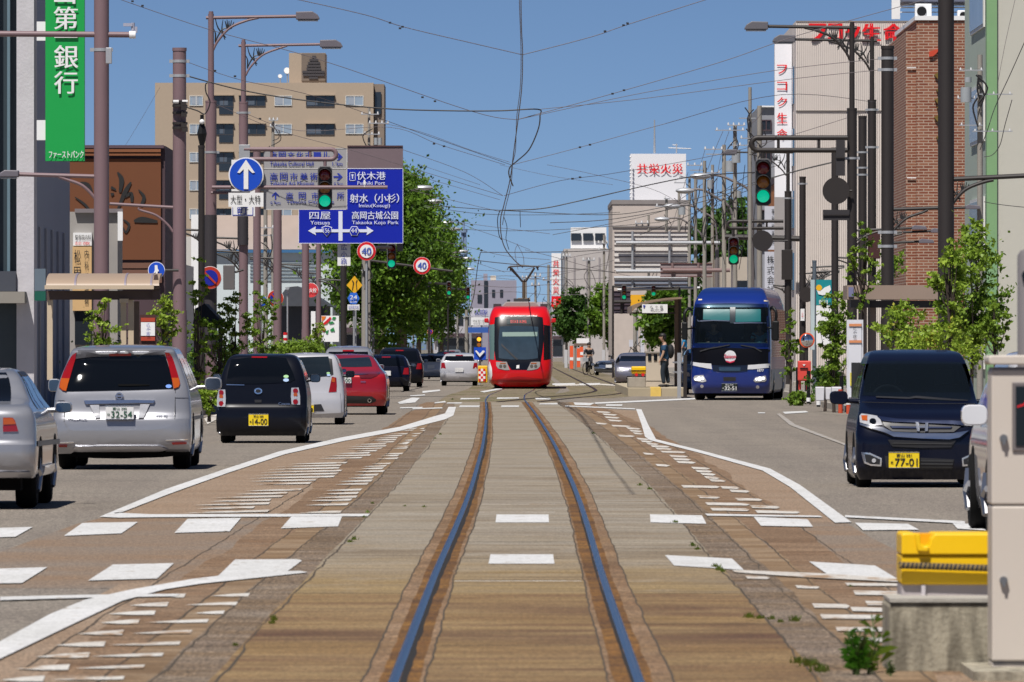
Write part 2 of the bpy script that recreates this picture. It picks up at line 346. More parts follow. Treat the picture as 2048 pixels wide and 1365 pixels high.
# --- painted markings
_mk=[0]
def mark(pts,m=PAINT,z=.0355):
    _mk[0]+=1; z=z+_mk[0]*.0006; return struct(MB().face([G(a,b,z) for a,b in pts]),'road_marking',m)
def mark_line(c,wd,m=PAINT,z=.0355):       # polyline in px with width list in px (perpendicular, mostly horizontal lines -> vertical width)
    a=[];b=[]
    for (x,y),(wx,wy) in zip(c,wd): a.append((x-wx,y-wy)); b.append((x+wx,y+wy))
    mb=MB(); n=len(c); mb.add([G(x,y,z) for x,y in a]+[G(x,y,z) for x,y in b],[(i,i+1,n+i+1,n+i) for i in range(n-1)]); return struct(mb,'road_marking',m)
for q in ([(993,1031),(1097,1031),(1098,1047),(991,1047)],[(981,1111),(1106,1111),(1109,1130),(977,1130)],
 [(0,1058),(66,1056),(30,1076),(-60,1078)],[(165,1048),(276,1046),(243,1069),(128,1074)],[(375,1040),(482,1038),(459,1065),(349,1068)],[(583,1035),(685,1033),(676,1055),(562,1059)],
 [(0,1140),(95,1137),(44,1169),(-80,1171)],[(226,1132),(348,1129),(314,1160),(176,1164)],[(470,1122),(594,1121),(604,1124),(574,1146),(436,1155)],
 [(1300,1031),(1404,1033),(1413,1050),(1301,1047)],[(1507,1036),(1615,1041),(1626,1056),(1522,1054)],[(1710,1048),(1816,1050),(1838,1062),(1726,1063)],
 [(1330,1113),(1464,1120),(1488,1143),(1348,1134)],[(1618,1126),(1750,1134),(1800,1164),(1664,1158)],[(1905,1049),(1990,1052),(2010,1066),(1915,1060)]): mark(q)
# lane edge lines round the islands
mark([(199,1036),(330,981),(450,940),(560,904),(680,877),(800,855),(868,834),(890,828),(897,815),(912,815),(907,832),(890,840),(800,863),(690,883),(570,910),(455,948),(341,989),(246,1026),(228,1028),(240,1035)])
mark([(199,1036),(240,1028),(300,1031),(740,1030),(735,1035),(300,1037),(240,1038)])
mark([(1272,819),(1283,820),(1296,850),(1312,880),(1400,902),(1540,939),(1600,972),(1703,1047),(1670,1048),(1580,976),(1525,943),(1400,907.5),(1300,882),(1290,875),(1283,850)])
mark([(600,1145),(616,1148),(400,1171),(330,1182),(245,1205),(150,1250),(0,1322),(-150,1395),(-150,1330),(0,1287),(100,1232),(170,1203),(260,1183),(380,1162),(500,1147)])
mark([(0,1197),(170,1193),(360,1191),(352,1196),(170,1199),(0,1204)],z=.033)
mark([(1690,1033),(1930,1045),(1930,1050),(1690,1037)]); mark([(1410,1030),(1640,1034),(1645,1037),(1415,1034)])
mark([(1464,1143),(1640,1150),(1800,1160),(1990,1168),(1990,1174),(1790,1167),(1610,1158),(1470,1148)],PAINTW)
mark([(1560,828),(1590,850),(1700,892),(1700,896),(1580,852),(1553,829)],FAINT)
mark([(1565,825),(1612,823),(1617,826),(1570,829)]);mark([(1516,826),(1530,826),(1530,828),(1516,828)])
mark([(408,838),(445,826),(452,830),(415,850)],PAINTW)
# hatching left island (worn), right island, foreground
rr=random.Random(11)
def hatch(rows,seed,m=PAINTW):
    mb=MB(); zz=.0325
    for y,x0,x1,th in rows:
        zz+=.00025
        t=th*.52; sl=(x1-x0)*.012
        xm=(x0+x1)/2; mb.face([G(x0,y+sl+t*.1,zz),G(xm,y-t*.7,zz),G(x1,y-sl-t,zz),G(x1-4,y-sl+t,zz),G(xm,y+t*.8,zz)])
    struct(mb,'road_marking',m)
rows=[]; y=858
while y<1030:
    k=(y-858)/170; lb=np.interp(y,[858,905,945,985,1030],[792,665,500,420,330]); rb=np.interp(y,[858,985,1030],[835,625,540])
    if rr.random()<.9:
        a=lb+rr.uniform(0,90)*(.25+k*rr.random()); b=rb-rr.uniform(0,60)*k
        if b>a+15: rows.append((y,a,b,2.0+2.2*k))
    a2=np.interp(y,[858,905,985,1030],[835,770,640,580]); b2=np.interp(y,[858,905,985,1030],[858,815,730,690])
    if rr.random()<.8: rows.append((y+rr.uniform(-1,1),a2+rr.uniform(0,12),b2-rr.uniform(2,12),2.2+2.4*k))
    y+=3.6+4.4*k
hatch(rows,1)
rows=[]; y=1182; i=0
for y,a,b,c2,d2 in ((1194,330,372,420,500),(1212,258,338,370,476),(1229,215,312,390,450),(1247,200,280,290,418),(1269,155,248,262,385),(1292,110,212,215,362),(1315,70,180,180,328),(1339,30,140,150,290),(1362,0,90,100,250)):
    rows+= [(y,a,b,8+(y-1190)*.02),(y-1,c2,d2,6.5)]
hatch(rows,2)
rows=[]
for y,a,b in ((825,1192,1222),(830,1204,1235),(836,1208,1240),(842,1215,1245),(848,1190,1215),(853,1222,1262),(858,1252,1282),(863,1258,1285),(868,1265,1288),(873,1235,1270),(879,1272,1300),(884,1280,1306),(889,1292,1318),(894,1300,1340),(899,1310,1345),(905,1320,1372),(909,1285,1310),(914,1338,1376),(920,1345,1382),(926,1352,1392),(932,1310,1340),(938,1382,1420),(944,1390,1425),(950,1400,1432),(957,1408,1440),(963,1418,1452),(975,1362,1440),(977,1440,1480),(984,1458,1500),(996,1395,1440),(1001,1470,1525),(1010,1410,1500),(1016,1500,1560),(1021,1420,1500),(1026,1510,1600),
 (1158,1490,1540),(1172,1690,1800),(1177,1590,1640),(1189,1706,1810),(1215,1624,1700),(1222,1700,1770),(1237,1640,1790),(1262,1670,1800),(1283,1700,1790),(1210,1730,1800)):
    k=(y-820)/200; rows.append((y,a,b,min(9,2.2+2.6*k) if y<1100 else (5 if y in(1158,1177,1172) else 8)))
mb=MB(); zz=.0325
for y,a,b,th in rows:
    t=th*.46; zz+=.00025; mb.face([G(a,y-t-1,zz),G(b-8,y-t+.5,zz),G(b,y+.6,zz),G(b-6,y+t+1.2,zz),G(a+5,y+t,zz)])
struct(mb,'road_marking',PAINTW)
# far crosswalk + lines
for q in ([(895,806),(925,806),(922,808),(893,808)],[(922,797),(960,797),(960,799),(920,800)],[(995,796),(1038,796),(1038,798),(993,799)],[(1003,812),(1038,812),(1038,815),(1002,815)],[(920,812),(960,812),(958,815),(918,815)],[(1080,808),(1115,807),(1115,810),(1078,810)],[(1070,797),(1100,797),(1102,800),(1072,800)],
 [(1147,806),(1190,807),(1180,812),(1150,811)],[(1212,810),(1245,810),(1244,813),(1212,813)],[(1130,812),(1270,818),(1270,820),(1130,814)],[(1190,806),(1260,803),(1390,797),(1390,800),(1260,806),(1190,809)],
 [(795,806),(825,796),(840,797),(830,806),(800,809)],[(845,783),(880,780),(880,783),(845,787)],[(960,784),(1000,777),(1005,779),(968,786)],[(800,816),(845,815),(845,817),(800,818)],[(825,818),(885,816),(885,818),(825,820)],
 [(1105,768),(1150,767),(1150,770),(1105,771)],[(1158,768),(1200,767),(1200,770),(1160,771)],[(870,806),(890,803),(892,806),(868,808)],[(820,792),(850,790),(850,792),(820,794)]): mark(q,z=.026)
mark([(1110,770),(1200,768),(1260,772),(1260,774),(1200,771),(1110,773)],PAINTW,z=.022)
# weeds in the joints
GRASS=mat('weed_green',(.22,.32,.06),.8,var=.4,vs=8)
def weed(px,py,hpx,name='weed',n=40,spread=1.,label=None,cat='weed',mt=None,kind='stuff'):
    x,y,_=G(px,py); s=S(y); h=hpx/s; r=random.Random(int(px*7+py)); mb=MB()
    for i in range(n):
        a=r.uniform(0,6.28); rr_=h*spread*abs(r.gauss(0,.5)); bx=x+rr_*math.cos(a); by=y+rr_*math.sin(a)*3
        hh=h*r.uniform(.3,1.1); lx=r.uniform(-.5,.5)*h; w_=h*.10
        mb.face([(bx-w_,by,.02),(bx+w_,by,.02),(bx+lx*.5+w_*.8,by-.02,.02+hh*.6),(bx+lx,by-.03,.02+hh)])
    o=mb.build(name,mt or GRASS,org=(x,y,0)); tag(o,label,cat if label else None,kind=kind); return o
for px,py,h in ((1500,1243,13),(1545,1246,11),(1560,1252,9),(1280,975,6),(1350,1050,6),(1385,1098,9),(1430,1140,9),(1445,1150,8),(1640,1352,20),(1595,1335,16),(700,1090,7),(545,1255,9),(470,1300,8),(905,801,3),(745,1012,5),(870,880,3),(848,1019,5),(810,1017,4),(735,1030,6),(709,1085,9),(729,1040,5),(547,1248,12),(880,872,4),(1187,870,4),(1300,983,6),(1437,1147,12),(1395,1105,7),(1590,1250,14),(1620,1340,20),(905,801,3),(1520,1245,11),(1700,1180,5)): weed(px,py,h)
# ================= BUILDINGS =================
def bld(name,label,px0,px1,py,d,depth,m,cat='building',x0=None,x1=None,roof=None):
    s=S(d); X0=(px0-1024)/s if x0 is None else x0; X1=(px1-1024)/s if x1 is None else x1; Z=H+(694-py)/s
    r=thing(name,label,cat,((X0+X1)/2,d,0))
    MB().box(X0,X1,d,d+depth,-.02,Z).build('wall',m,r)
    if roof: MB().box(X0-.06,X1+.06,d-.06,d+depth+.06,Z+.003,Z+.003+roof[0]).build('parapet',roof[1],r)
    return r
GLASSD=mat('dark_window_glass',(.02,.025,.032),.12,spec=.8,var=.3,vs=.5)
GLASSL=mat('pale_window_glass',hv('#8a98a6'),.25,var=.2,vs=.4)
FRAMEW=mat('white_window_frame',hv('#c9c8c4'),.5)
def window(r,px0,py0,px1,py1,d,fr=FRAMEW,gl=GLASSD,mull=1,ft=.05,light=False):
    a=Wp(px0,py1,d); b=Wp(px1,py0,d); w_=b.x-a.x
    m=MB(); t=ft
    m.box(a.x,b.x,d-.09,d-.03,a.z,a.z+t);m.box(a.x,b.x,d-.09,d-.03,b.z-t,b.z);m.box(a.x,a.x+t,d-.09,d-.03,a.z+t,b.z-t);m.box(b.x-t,b.x,d-.09,d-.03,a.z+t,b.z-t)
    for i in range(1,mull+1):
        x=a.x+w_*i/(mull+1); m.box(x-t/2,x+t/2,d-.085,d-.035,a.z+t,b.z-t)
    f=m.build('window',fr,r); MB().box(a.x+.01,b.x-.01,d-.05,d-.004,a.z+.01,b.z-.01).build('pane',gl,f); return f
# --- bank at the far left
BST=mat('bank_granite',hv('#b3b0b4',1.15),.8,bump=.35,bs=14,vs=2.5,var=.14)
BPAN=mat('bank_blue_grey_panel',(.19,.22,.30),.6,var=.06,vs=1); BRIB=mat('bank_dark_rib',(.035,.05,.06),.35)
r=thing('bank_building','blue-grey bank building with granite pier and dark vertical ribs beside the green banner','building',(-12,190,0))
MB().box(-24,-10.82,190.6,206,-.02,26).build('dark_glass_wall',BRIB,r)
mb=MB()
for k in range(12): mb.box(-10.98-.31*k-.06,-10.98-.31*k,190.25,190.6,3.2,26)
mb.build('rib',mat('bank_rib_edge',(.13,.20,.24),.4),r)
MB().box(-10.82,-10.44,190.0,191.2,-.02,26).build('pier',BST,r)
MB().box(-12,-10.47,191.2,206,-.02,26).build('panel_wall',BPAN,r)
for k in range(5): MB().box(-10.47,-10.42,192.2+2.6*k,192.5+2.6*k,.1,4.2).build('pilaster',mat('bank_pilaster',(.30,.30,.33),.7),r)
MB().box(-24,-10.83,189.9,190.6,2.76,3.2).build('canopy_band',mat('bank_band',(.06,.065,.08),.4),r)
MB().box(-24,-10.60,189.2,189.99,2.5,2.75).build('ledge',mat('bank_ledge',(.25,.23,.2),.7),r)
# green hanging banner sign
GREEN=mat('bank_green',hv('#0a9442',1.1),.5,var=.03)
d=189.8; r=thing('hanging_sign','tall green bank banner sign with white characters, hung beside the bank wall','sign',tuple(Wp(131,323,d)))
mb=MB(); prect(mb,92,-60,170,323,d,.25); o=mb.build('sign_panel',GREEN,r)
for y0,y1 in ((44,82),(241,281)): mb=MB(); prect(mb,74,y0,92,y1,d-.05,.12); mb.build('bracket',WHITE,r)
for s_,x0,x1,y0,y1 in (('山',109,150,-38,8),('第',108,155,14,59),('一',109,155,68,76),('銀',109,156,91,137),('行',109,155,143,188)):
    ptext(s_,x0,y0,x1,y1,d-.27,WHITE,r,.012)
ptext('ファーストバンク',98,302,167,317,d-.27,WHITE,r,.01)
# --- orange shop with brush lettering
ORG_=mat('orange_shop_wall',hv('#683c20',1.05),.75,var=.08,vs=.8); BRN=mat('dark_brown_trim',hv('#45343a'),.7); 
d=262; r=bld('shop_building','orange and brown shop building with large black brush characters behind the poles',120,343,292,d,9,BRN,x0=-16,x1=-10.45)
mb=MB(); prect(mb,130,318,322,520,d,.1); mb.build('sign_wall',ORG_,r)
for y0,y1,c in ((291,297,'#54424a'),(299,305,'#7a4a2c'),(308,312,'#7a4a2c')):
    mb=MB(); prect(mb,120,y0,322+ (y0<297)*6,y1,d,.2); mb.build('cornice',mat('cornice'+c,hv(c),.7),r)
for i,y0 in enumerate((526,540,555)):
    mb=MB(); prect(mb,150,y0,324,y0+11,d,.08+.05*i); mb.build('cladding',mat('brown_clad',hv('#6b4a3c'),.7),r)
mb=MB(); prect(mb,150,330,322,334,d,.12)
def stroke(pts,ws,d,m,r,name='brush_stroke',dy=.13):
    q=smooth_pts([(a,b,w_) for (a,b),w_ in zip(pts,ws)],6); mb=MB(); vs=[]
    for i,(x,y,w_) in enumerate(q):
        x2,y2,_=q[min(i+1,len(q)-1)]; x1,y1,_=q[max(i-1,0)]; L=math.hypot(x2-x1,y2-y1)+1e-6; nx,ny=-(y2-y1)/L,(x2-x1)/L
        vs+=[tuple(Wp(x+nx*w_/2,y+ny*w_/2,d-dy)),tuple(Wp(x-nx*w_/2,y-ny*w_/2,d-dy))]
    mb.add(vs,[(2*i,2*i+1,2*i+3,2*i+2) for i in range(len(q)-1)]); return mb.build(name,m,r)
for p,w_ in (([(235,345),(243,360),(240,385)],[3,10,5]),([(262,365),(250,385),(236,418)],[4,9,4]),([(250,395),(262,388),(264,405)],[3,8,5]),([(277,380),(288,395),(282,412)],[2,7,6]),([(268,443),(285,440),(315,444)],[5,12,5]),
  ([(160,365),(175,370),(184,385)],[2,8,5]),([(150,395),(170,410),(186,430)],[2,5,3]),([(222,375),(232,380)],[6,3]),([(222,390),(228,388)],[7,4]),([(247,440),(258,450),(252,465),(246,455)],[3,5,4,2])):
    stroke(p,w_,d,INKK,r)
# lower shop fronts behind the left shelter
BEI=mat('beige_siding',hv('#8e8a86'),.8,var=.08); d=236
r=bld('shop_building','low grey-sided shop with a white sign strip behind the left shelter',60,246,424,d,3,BEI,x0=-15.5,x1=-10.7)
mb=MB(); prect(mb,150,418,246,426,d,.15); mb.build('eave',mat('grey_eave',hv('#726b6e'),.7),r)
mb=MB(); prect(mb,147,466,184,492,d,.2); p=mb.build('sign_board',WHITE,r)
ptext('整骨院内科',150,470,182,480,d-.21,INKK,r); ptext('診療',150,484,180,490,d-.21,REDP,r)
mb=MB(); prect(mb,146,494,184,622,d,.25); p=mb.build('sign_board',mat('cream_sign',hv('#c2a071'),.6),r)
for i,c in enumerate('内科循環器'): ptext(c,169,500+i*23,177,516+i*23,d-.27,INKK,r)
for i,c in enumerate('松田'): ptext(c,148,500+i*34,161,526+i*34,d-.27,INKK,r)
mb=MB(); prect(mb,236,424,246,482,d,.2); mb.build('side_panel',WHITE,r)
mb=MB(); prect(mb,150,620,182,690,d,.1); mb.build('shop_door',GLASSD,r)
d=275; r=bld('shop_building','white low shop wall between the brown shop and the second pole',226,345,527,d,12,mat('white_shop_wall',hv('#cfccc9',1.1),.7),x0=-12.6,x1=-10.5)
mb=MB(); prect(mb,280,598,316,606,d,.1); mb.build('awning',BRN,r)
mb=MB(); prect(mb,270,606,335,690,d,.05); mb.build('shop_door',GLASSD,r)
# --- tan apartment block
TAN=mat('tan_tile',hv('#a0907e',1.12),.85,var=.05,vs=3,bump=.1); d=885; s=S(d)
r=bld('apartment_building','tall tan apartment block with rows of windows and balconies behind the left signs',310,747,166,d,14,TAN)
MB().box(Wp(748,0,d).x,Wp(768,0,d).x,d+1,d+12,0,H+(694-168)/s).build('stair_tower',mat('tan_tile_dark',hv('#7e7166'),.85),r)
mb=MB(); prect(mb,750,184,762,228,d,.1,-.9); mb.build('stair_opening',GLASSD,r)
MB().box(Wp(577,0,d).x,Wp(650,0,d).x,d+2,d+9,28,H+(694-105)/s).build('penthouse',TAN,r)
mb=MB(); prect(mb,603,107,650,162,d+2,.1); mb.build('penthouse_shade_panel',mat('penthouse_shade_tone',hv('#6e6258'),.8),r)  # darker sheet paints the shaded right face of the penthouse
mb=MB(); DK=mat('dark_lattice',(.05,.045,.05),.7)
for i,(x0,x1) in enumerate(((624,632),(619,636),(616,640),(614,641),(613,642),(605,649),(606,649),(618,636))): prect(mb,x0,112+i*6,x1,116.5+i*6,d+1.85,.08)
mb.build('ornament',DK,r)
for k in range(9):
    y=192+56.5*k
    for (a,b,h,gl,mu) in ((379,406,20,GLASSL,1),(549,584,20,GLASSL,1),(691,727,20,GLASSL,1),(478,531,21,GLASSD,2),(612,669,22,GLASSD,2),(428,467,22,GLASSD,1)):
        f=window(r,a,y,b,y+h,d,FRAMEW if gl is GLASSL else DK,gl,mu,.06)
        cw=.25+.3*((k*7+a)%5)/5; cx0=a+2+((k*3+a)%3)*.12*(b-a); mb=MB(); prect(mb,cx0,y+3,cx0+(b-a)*cw,y+h-3,d,.01,.06 if gl is GLASSL else .06); mb.build('curtain',mat('curtain_pale',hv('#8d95a0')) if gl is GLASSL else mat('curtain_dim',hv('#4a5563')),f)
        if gl is GLASSD: mb=MB(); prect(mb,a-1,y-2.5,b+1,y-.5,d,.35); mb.build('lintel',TAN,f)
    mb=MB(); prect(mb,438,y+22,466,y+37,d,.06,.02); mb.build('balcony_recess_shade',GLASSD,r)  # dark sheet paints the shade inside the balcony recess
for x,y,rr_ in ((560,153,4),(574,142,6.5)):
    t=thing('satellite_dish','white satellite dish on the tan apartment roof, %s'%('smaller and lower' if rr_<5 else 'larger and higher'),'satellite dish',tuple(Wp(x,166,d+3)),group='satellite dishes on the apartment roof')
    c=Wp(x,y,d+3); MB().cyl(c,(.3,-1,.3),rr_/s,.12,16).build('dish',WHITE,t); MB().tube([Wp(x+1,166,d+3),c],.06).build('mast',GALV,t)
# --- white building and dark-roofed house on the left
PINKC=mat('cream_pink_wall',hv('#c3b1a5',1.1),.8); WWALL=mat('white_building_wall',hv('#b9c2c4',1.15),.75,var=.05)
d=430; r=bld('white_building','long white building with a cream upper band behind the left poles',395,665,506,d,30,WWALL)
mb=MB(); prect(mb,430,432,660,500,d+2,1.8); mb.build('upper_wall',PINKC,r)
mb=MB(); prect(mb,395,500,665,506,d,.3); mb.build('blue_band',mat('blue_band',hv('#35648f'),.6),r)
mb=MB()
for i in range(6): prect(mb,500,525+i*7,640,527+i*7,d,.06)
mb.build('siding_lines',mat('siding_grey',hv('#7f8a90'),.7),r)
for x in (545,575,600): window(r,x,640,x+22,672,d)
mb=MB(); prect(mb,383,430,398,680,330,.4); o=mb.build('sign_panel',WHITE,None,org=tuple(Wp(390,690,330))); o.name='pylon_sign'
tag(o,'narrow white vertical pylon sign with a red top behind the second pole','sign')
mb=MB(); pprism(mb,[(383,430),(398,438),(398,448),(383,436)],329.5,.05); mb.build('red_stripe',REDP,o)
mb=MB(); prect(mb,388,590,404,603,329.4,.05); mb.build('yellow_panel',mat('sign_yellow',hv('#d9b81c'),.5),o)
ROOFD=mat('dark_tile_roof',(.06,.065,.08),.6,var=.2,vs=4)
d=400; r=bld('house','low house with a dark grey hipped roof behind the sixth pole',560,650,612,d,12,mat('dark_house_wall',hv('#3d4048'),.8))
a=[Wp(548,612,d-.6),Wp(660,612,d-.6),Wp(655,598,d+5),Wp(575,570,d+5)]
mb=MB(); mb.prism([(p.x,p.z) for p in (Wp(545,613,d),Wp(662,613,d),Wp(640,598,d),Wp(596,573,d),Wp(575,575,d))],d-.8,d+11); mb.build('roof',ROOFD,r)
# --- right side
PANW=mat('ribbed_beige_panel',hv('#bcb4ae',1.3),.7,var=.04,vs=1)
d=337; s=S(d); r=bld('insurance_building','tall ribbed beige building with big red characters along its top edge',1592,1836,42,d,28,PANW,x1=17)
mb=MB()
for x in np.arange(1594,1834,4.2): prect(mb,x,44,x+.7,800,d,.03)
mb.build('rib',mat('panel_rib',hv('#b0a79f',1.25),.7),r)
mb=MB(); prect(mb,1592,221,1836,223,d,.05); mb.build('joint_band',mat('joint_grey',hv('#7f7871'),.7),r); mb=MB(); prect(mb,1592,42,1836,44,d,.03); mb.build('top_trim',mat('joint_grey',hv('#7f7871'),.7),r)
REDL=mat('red_letters',hv('#d3141c',1.2),.45,var=.03)
for c,x0,x1 in (('フ',1618,1650),('コ',1656,1682),('ク',1690,1718),('生',1724,1759),('命',1767,1804)):
    v,f=glyphs(c,0); ax=min(a for a,_ in v);bx=max(a for a,_ in v);az=min(a for _,a in v);bz=max(a for _,a in v)
    A=Wp(x0,82,d-.3);B=Wp(x1,47,d-.3); mb=MB()
    P=[(A.x+(a-ax)/(bx-ax)*(B.x-A.x),d-.07,A.z+(b-az)/(bz-az)*(B.z-A.z)) for a,b in v]
    mb.add(P,[g for g in f]); o=mb.build('lettering',REDL,r); sm=o.modifiers.new('thick','SOLIDIFY'); sm.thickness=.05; sm.offset=0
    w_=o.data; P2=[(p[0]+.07,p[1]-.03,p[2]) for p in P]; mb=MB(); mb.add(P2,[g for g in f]); mb.build('lettering_face',REDL,o)
BSIDE=mat('blue_side_window',hv('#50708f',.8),.2)
for k in range(4):
    z0=H+(694-(205+k*125))/s; mb=MB(); mb.box(11.0-.06,11.0,d+2,d+5,z0,z0+1.45); mb.build('side_window',BSIDE,r)
d=341; t=thing('hanging_sign','white vertical banner sign with red characters in front of the beige insurance building','sign',tuple(Wp(1566,400,d)))
s=S(d); mb=MB(); prect(mb,1549,84,1583,395,d,.3); mb.build('sign_panel',mat('banner_white',hv('#dcdce4',1.15),.5,var=.02),t)
for c,y0,y1 in (('フ',130,148),('コ',164,181),('ク',195,213),('生',226,247),('命',258,280)): ptext(c,1554,y0,1574,y1,d-.32,REDL,t,.012)
# grey building, orange building, white vertical signs
d=420; r=bld('office_building','plain grey building partly hidden behind the white vertical banner',1517,1600,214,d,20,mat('plain_grey_wall',hv('#83848a',1.15),.8)); 
mb=MB(); prect(mb,1517,212,1560,215,d,.2); mb.build('parapet',WHITE,r)
for k in range(5): window(r,1522,240+k*60,1543,262+k*60,d,BRN)
d=395; r=bld('office_building','narrow orange-brown tiled building beside the lamp post with the lower signal',1552,1600,367,d,12,mat('orange_tile',hv('#a5642c',1.1),.7,var=.12,vs=2),roof=(.3,BRN))
for k in range(4): window(r,1558,400+k*55,1574,425+k*55,d,BRN)
d=372; t=thing('vertical_sign','white vertical shop sign with small black characters behind the green signal','sign',tuple(Wp(1541,690,d)))
mb=MB(); prect(mb,1529,413,1553,500,d,.2); prect(mb,1529,504,1553,680,d,.2); mb.build('sign_panel',mat('sign_greywhite',hv('#b9bac3'),.5),t)
for i,c in enumerate('株式会社松山木材'): ptext(c,1534,512+i*20,1548,527+i*20,d-.22,INKK,t)
for i,c in enumerate('事務所用品'): ptext(c,1543,418+i*15,1550,428+i*15,d-.22,INKK,t)
# brick building
def brickmat():
    m=bpy.data.materials.new('red_brick'); m.use_nodes=True; n=m.node_tree; b=n.nodes['Principled BSDF']; b.inputs['Roughness'].default_value=.85
    g=n.nodes.new('ShaderNodeNewGeometry'); sp=n.nodes.new('ShaderNodeSeparateXYZ'); cb=n.nodes.new('ShaderNodeCombineXYZ'); ad=n.nodes.new('ShaderNodeMath')
    n.links.new(g.outputs['Position'],sp.inputs[0]); n.links.new(sp.outputs[0],ad.inputs[0]); n.links.new(sp.outputs[1],ad.inputs[1]); n.links.new(ad.outputs[0],cb.inputs[0]); n.links.new(sp.outputs[2],cb.inputs[1])
    t=n.nodes.new('ShaderNodeTexBrick'); t.inputs['Color1'].default_value=hv('#783f2a',1.0)+[1]; t.inputs['Color2'].default_value=hv('#94644c',1.0)+[1]; t.inputs['Mortar'].default_value=hv('#a08c7c')+[1]
    t.inputs['Scale'].default_value=1; t.inputs['Brick Width'].default_value=.34; t.inputs['Row Height'].default_value=.10; t.inputs['Mortar Size'].default_value=.016; t.inputs['Bias'].default_value=-.2
    z=n.nodes.new('ShaderNodeTexNoise'); z.inputs['Scale'].default_value=.8; z.inputs['Detail'].default_value=5; mr=n.nodes.new('ShaderNodeMapRange'); mr.inputs[3].default_value=.75; mr.inputs[4].default_value=1.2
    mx=n.nodes.new('ShaderNodeMix'); mx.data_type='RGBA'; mx.blend_type='MULTIPLY'; mx.inputs[0].default_value=1
    n.links.new(cb.outputs[0],t.inputs['Vector']); n.links.new(g.outputs['Position'],z.inputs['Vector']); n.links.new(z.outputs[0],mr.inputs[0]); n.links.new(t.outputs[0],mx.inputs[6]); n.links.new(mr.outputs[0],mx.inputs[7]); n.links.new(mx.outputs[2],b.inputs['Base Color']); return m
BRICK=brickmat(); d=305; s=S(d)
r=bld('brick_building','red brick building with white rooftop railing next to the dark tall pole',1833,1960,41,d,16,BRICK,roof=(.15,WHITE))
a=Wp(1813,62,d); b=Wp(1834,0,d); MB().box(a.x,b.x-.02,d+.4,d+15,0,a.z).build('corner_pier',BRICK,r)
for y in (135,355): mb=MB(); prect(mb,1814,y,1833,y+2,d+.35,.03); mb.build('string_course',WHITE,r)
mb=MB()
for x0,x1,y0,y1 in ((1783,1800,-30,39),(1800,1950,14,17),(1800,1950,24,26)): prect(mb,x0,y0,x1,y1,d+8,.1)
mb.build('railing',WHITE,r)
mb=MB(); prect(mb,1795,-60,1990,12,d+10,4); mb.build('roof_storey',mat('roof_storey_dark',hv('#565a6b'),.6),r)
for n_,x0,x1,y0,y1 in (('big',1829,1862,9,37),('low',1914,1943,22,40)):
    t=thing('air_conditioner','white air conditioner unit with round dark fan on the brick building roof' if n_=='big' else 'low white air conditioner unit on the brick roof beside the tall dark pole','air conditioner',tuple(Wp((x0+x1)/2,y1,d+3)))
    mb=MB(); prect(mb,x0,y0,x1,y1,d+3,.5); mb.build('casing',WHITE,t,bev=.02)
    c=Wp((x0+x1)/2-2,(y0+y1)/2,d+2.47); MB().cyl(c,(0,1,0),.17 if n_=='big' else .12,.03,18).build('fan_grille',BLACK,t)
mb=MB(); pprism(mb,[(1858,104),(1880,97),(1873,107),(1866,113),(1858,114)],d,.1); mb.build('emblem',mat('orange_red',hv('#b8432b'),.5),r)
for k,(x,y) in enumerate(((1868,150),(1872,180),(1869,200),(1873,215),(1868,235),(1872,275))): mb=MB(); pprism(mb,[(x,y),(x+10,y-6),(x+8,y+10)],d,.12); mb.build('wall_ornament',mat('gold_ornament',hv('#6e5a26'),.5),r)
d=330; r=bld('office_building','narrow grey concrete building with stepped blocks left of the brick wall',1788,1815,192,d,12,mat('concrete_wall_grey',hv('#76747a'),.85),roof=(.1,CONC))
for k in range(4): window(r,1790,296+k*70,1796,350+k*70,d,BRN)
# green-edged building
PALE=mat('pale_grey_render',hv('#b0aea4',1.15),.85,var=.05,vs=.6,bump=.1,bs=6); GRE=mat('pale_green_trim',hv('#7aa072',1.0),.7)
d=250; r=bld('office_building','pale rendered building with light green corner trim at the far right edge',1994,2300,-150,d,14,PALE,x1=24)
x=(1994-1024)/S(d); MB().box(x-.30,x-.003,d-.1,d+.5,0,14.5).build('corner_trim',GRE,r)
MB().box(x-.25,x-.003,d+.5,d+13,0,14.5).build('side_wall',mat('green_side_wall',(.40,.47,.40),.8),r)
for k in range(4): 
    f=MB().box(x-.31,x-.26,d+1.5,d+9,.9+3.3*k,2.6+3.3*k).build('side_window',FRAMEW,r); MB().box(x-.33,x-.315,d+1.7,d+8.8,1.0+3.3*k,2.5+3.3*k).build('pane',GLASSL,f)
# --- fire insurance sign box and its building
d=600; s=S(d); r=bld('office_building','beige building carrying the big white rooftop sign box',1225,1378,409,d,25,mat('beige_far_wall',hv('#b5aaa2',1.1),.85),roof=(.3,mat('grey_trim',hv('#807a78'),.7)))
mb=MB(); prect(mb,1225,452,1378,455,d,.1); mb.build('band',mat('grey_trim',None),r)
t=thing('rooftop_sign','big white rooftop sign box with red characters reading fire insurance','sign',tuple(Wp(1318,409,d+2)))
mb=MB(); prect(mb,1261,308,1372,406,d+2,3,-3); mb.build('sign_box',mat('sign_box_white',hv('#d5d5d8',1.15),.5,var=.02),t)
mb=MB()
for i in range(12): mb.sphere(tuple(Wp(1261,314+i*8,d+1.5)),.07,8)
mb.build('bulb_row',WHITE,t)
for i,c in enumerate('共栄火災'): ptext(c,1274+i*23.5,328,1295+i*23.5,348,d+1.9,REDL,t,.015)
d=800; r=bld('office_building','pale far building with three dark rooftop openings right of the tram',1128,1226,498,d,20,mat('far_beige_wall',hv('#aca6a3',1.1),.85))
mb=MB(); prect(mb,1141,456,1212,498,d+4,3); mb.build('rooftop_house',WHITE,r)
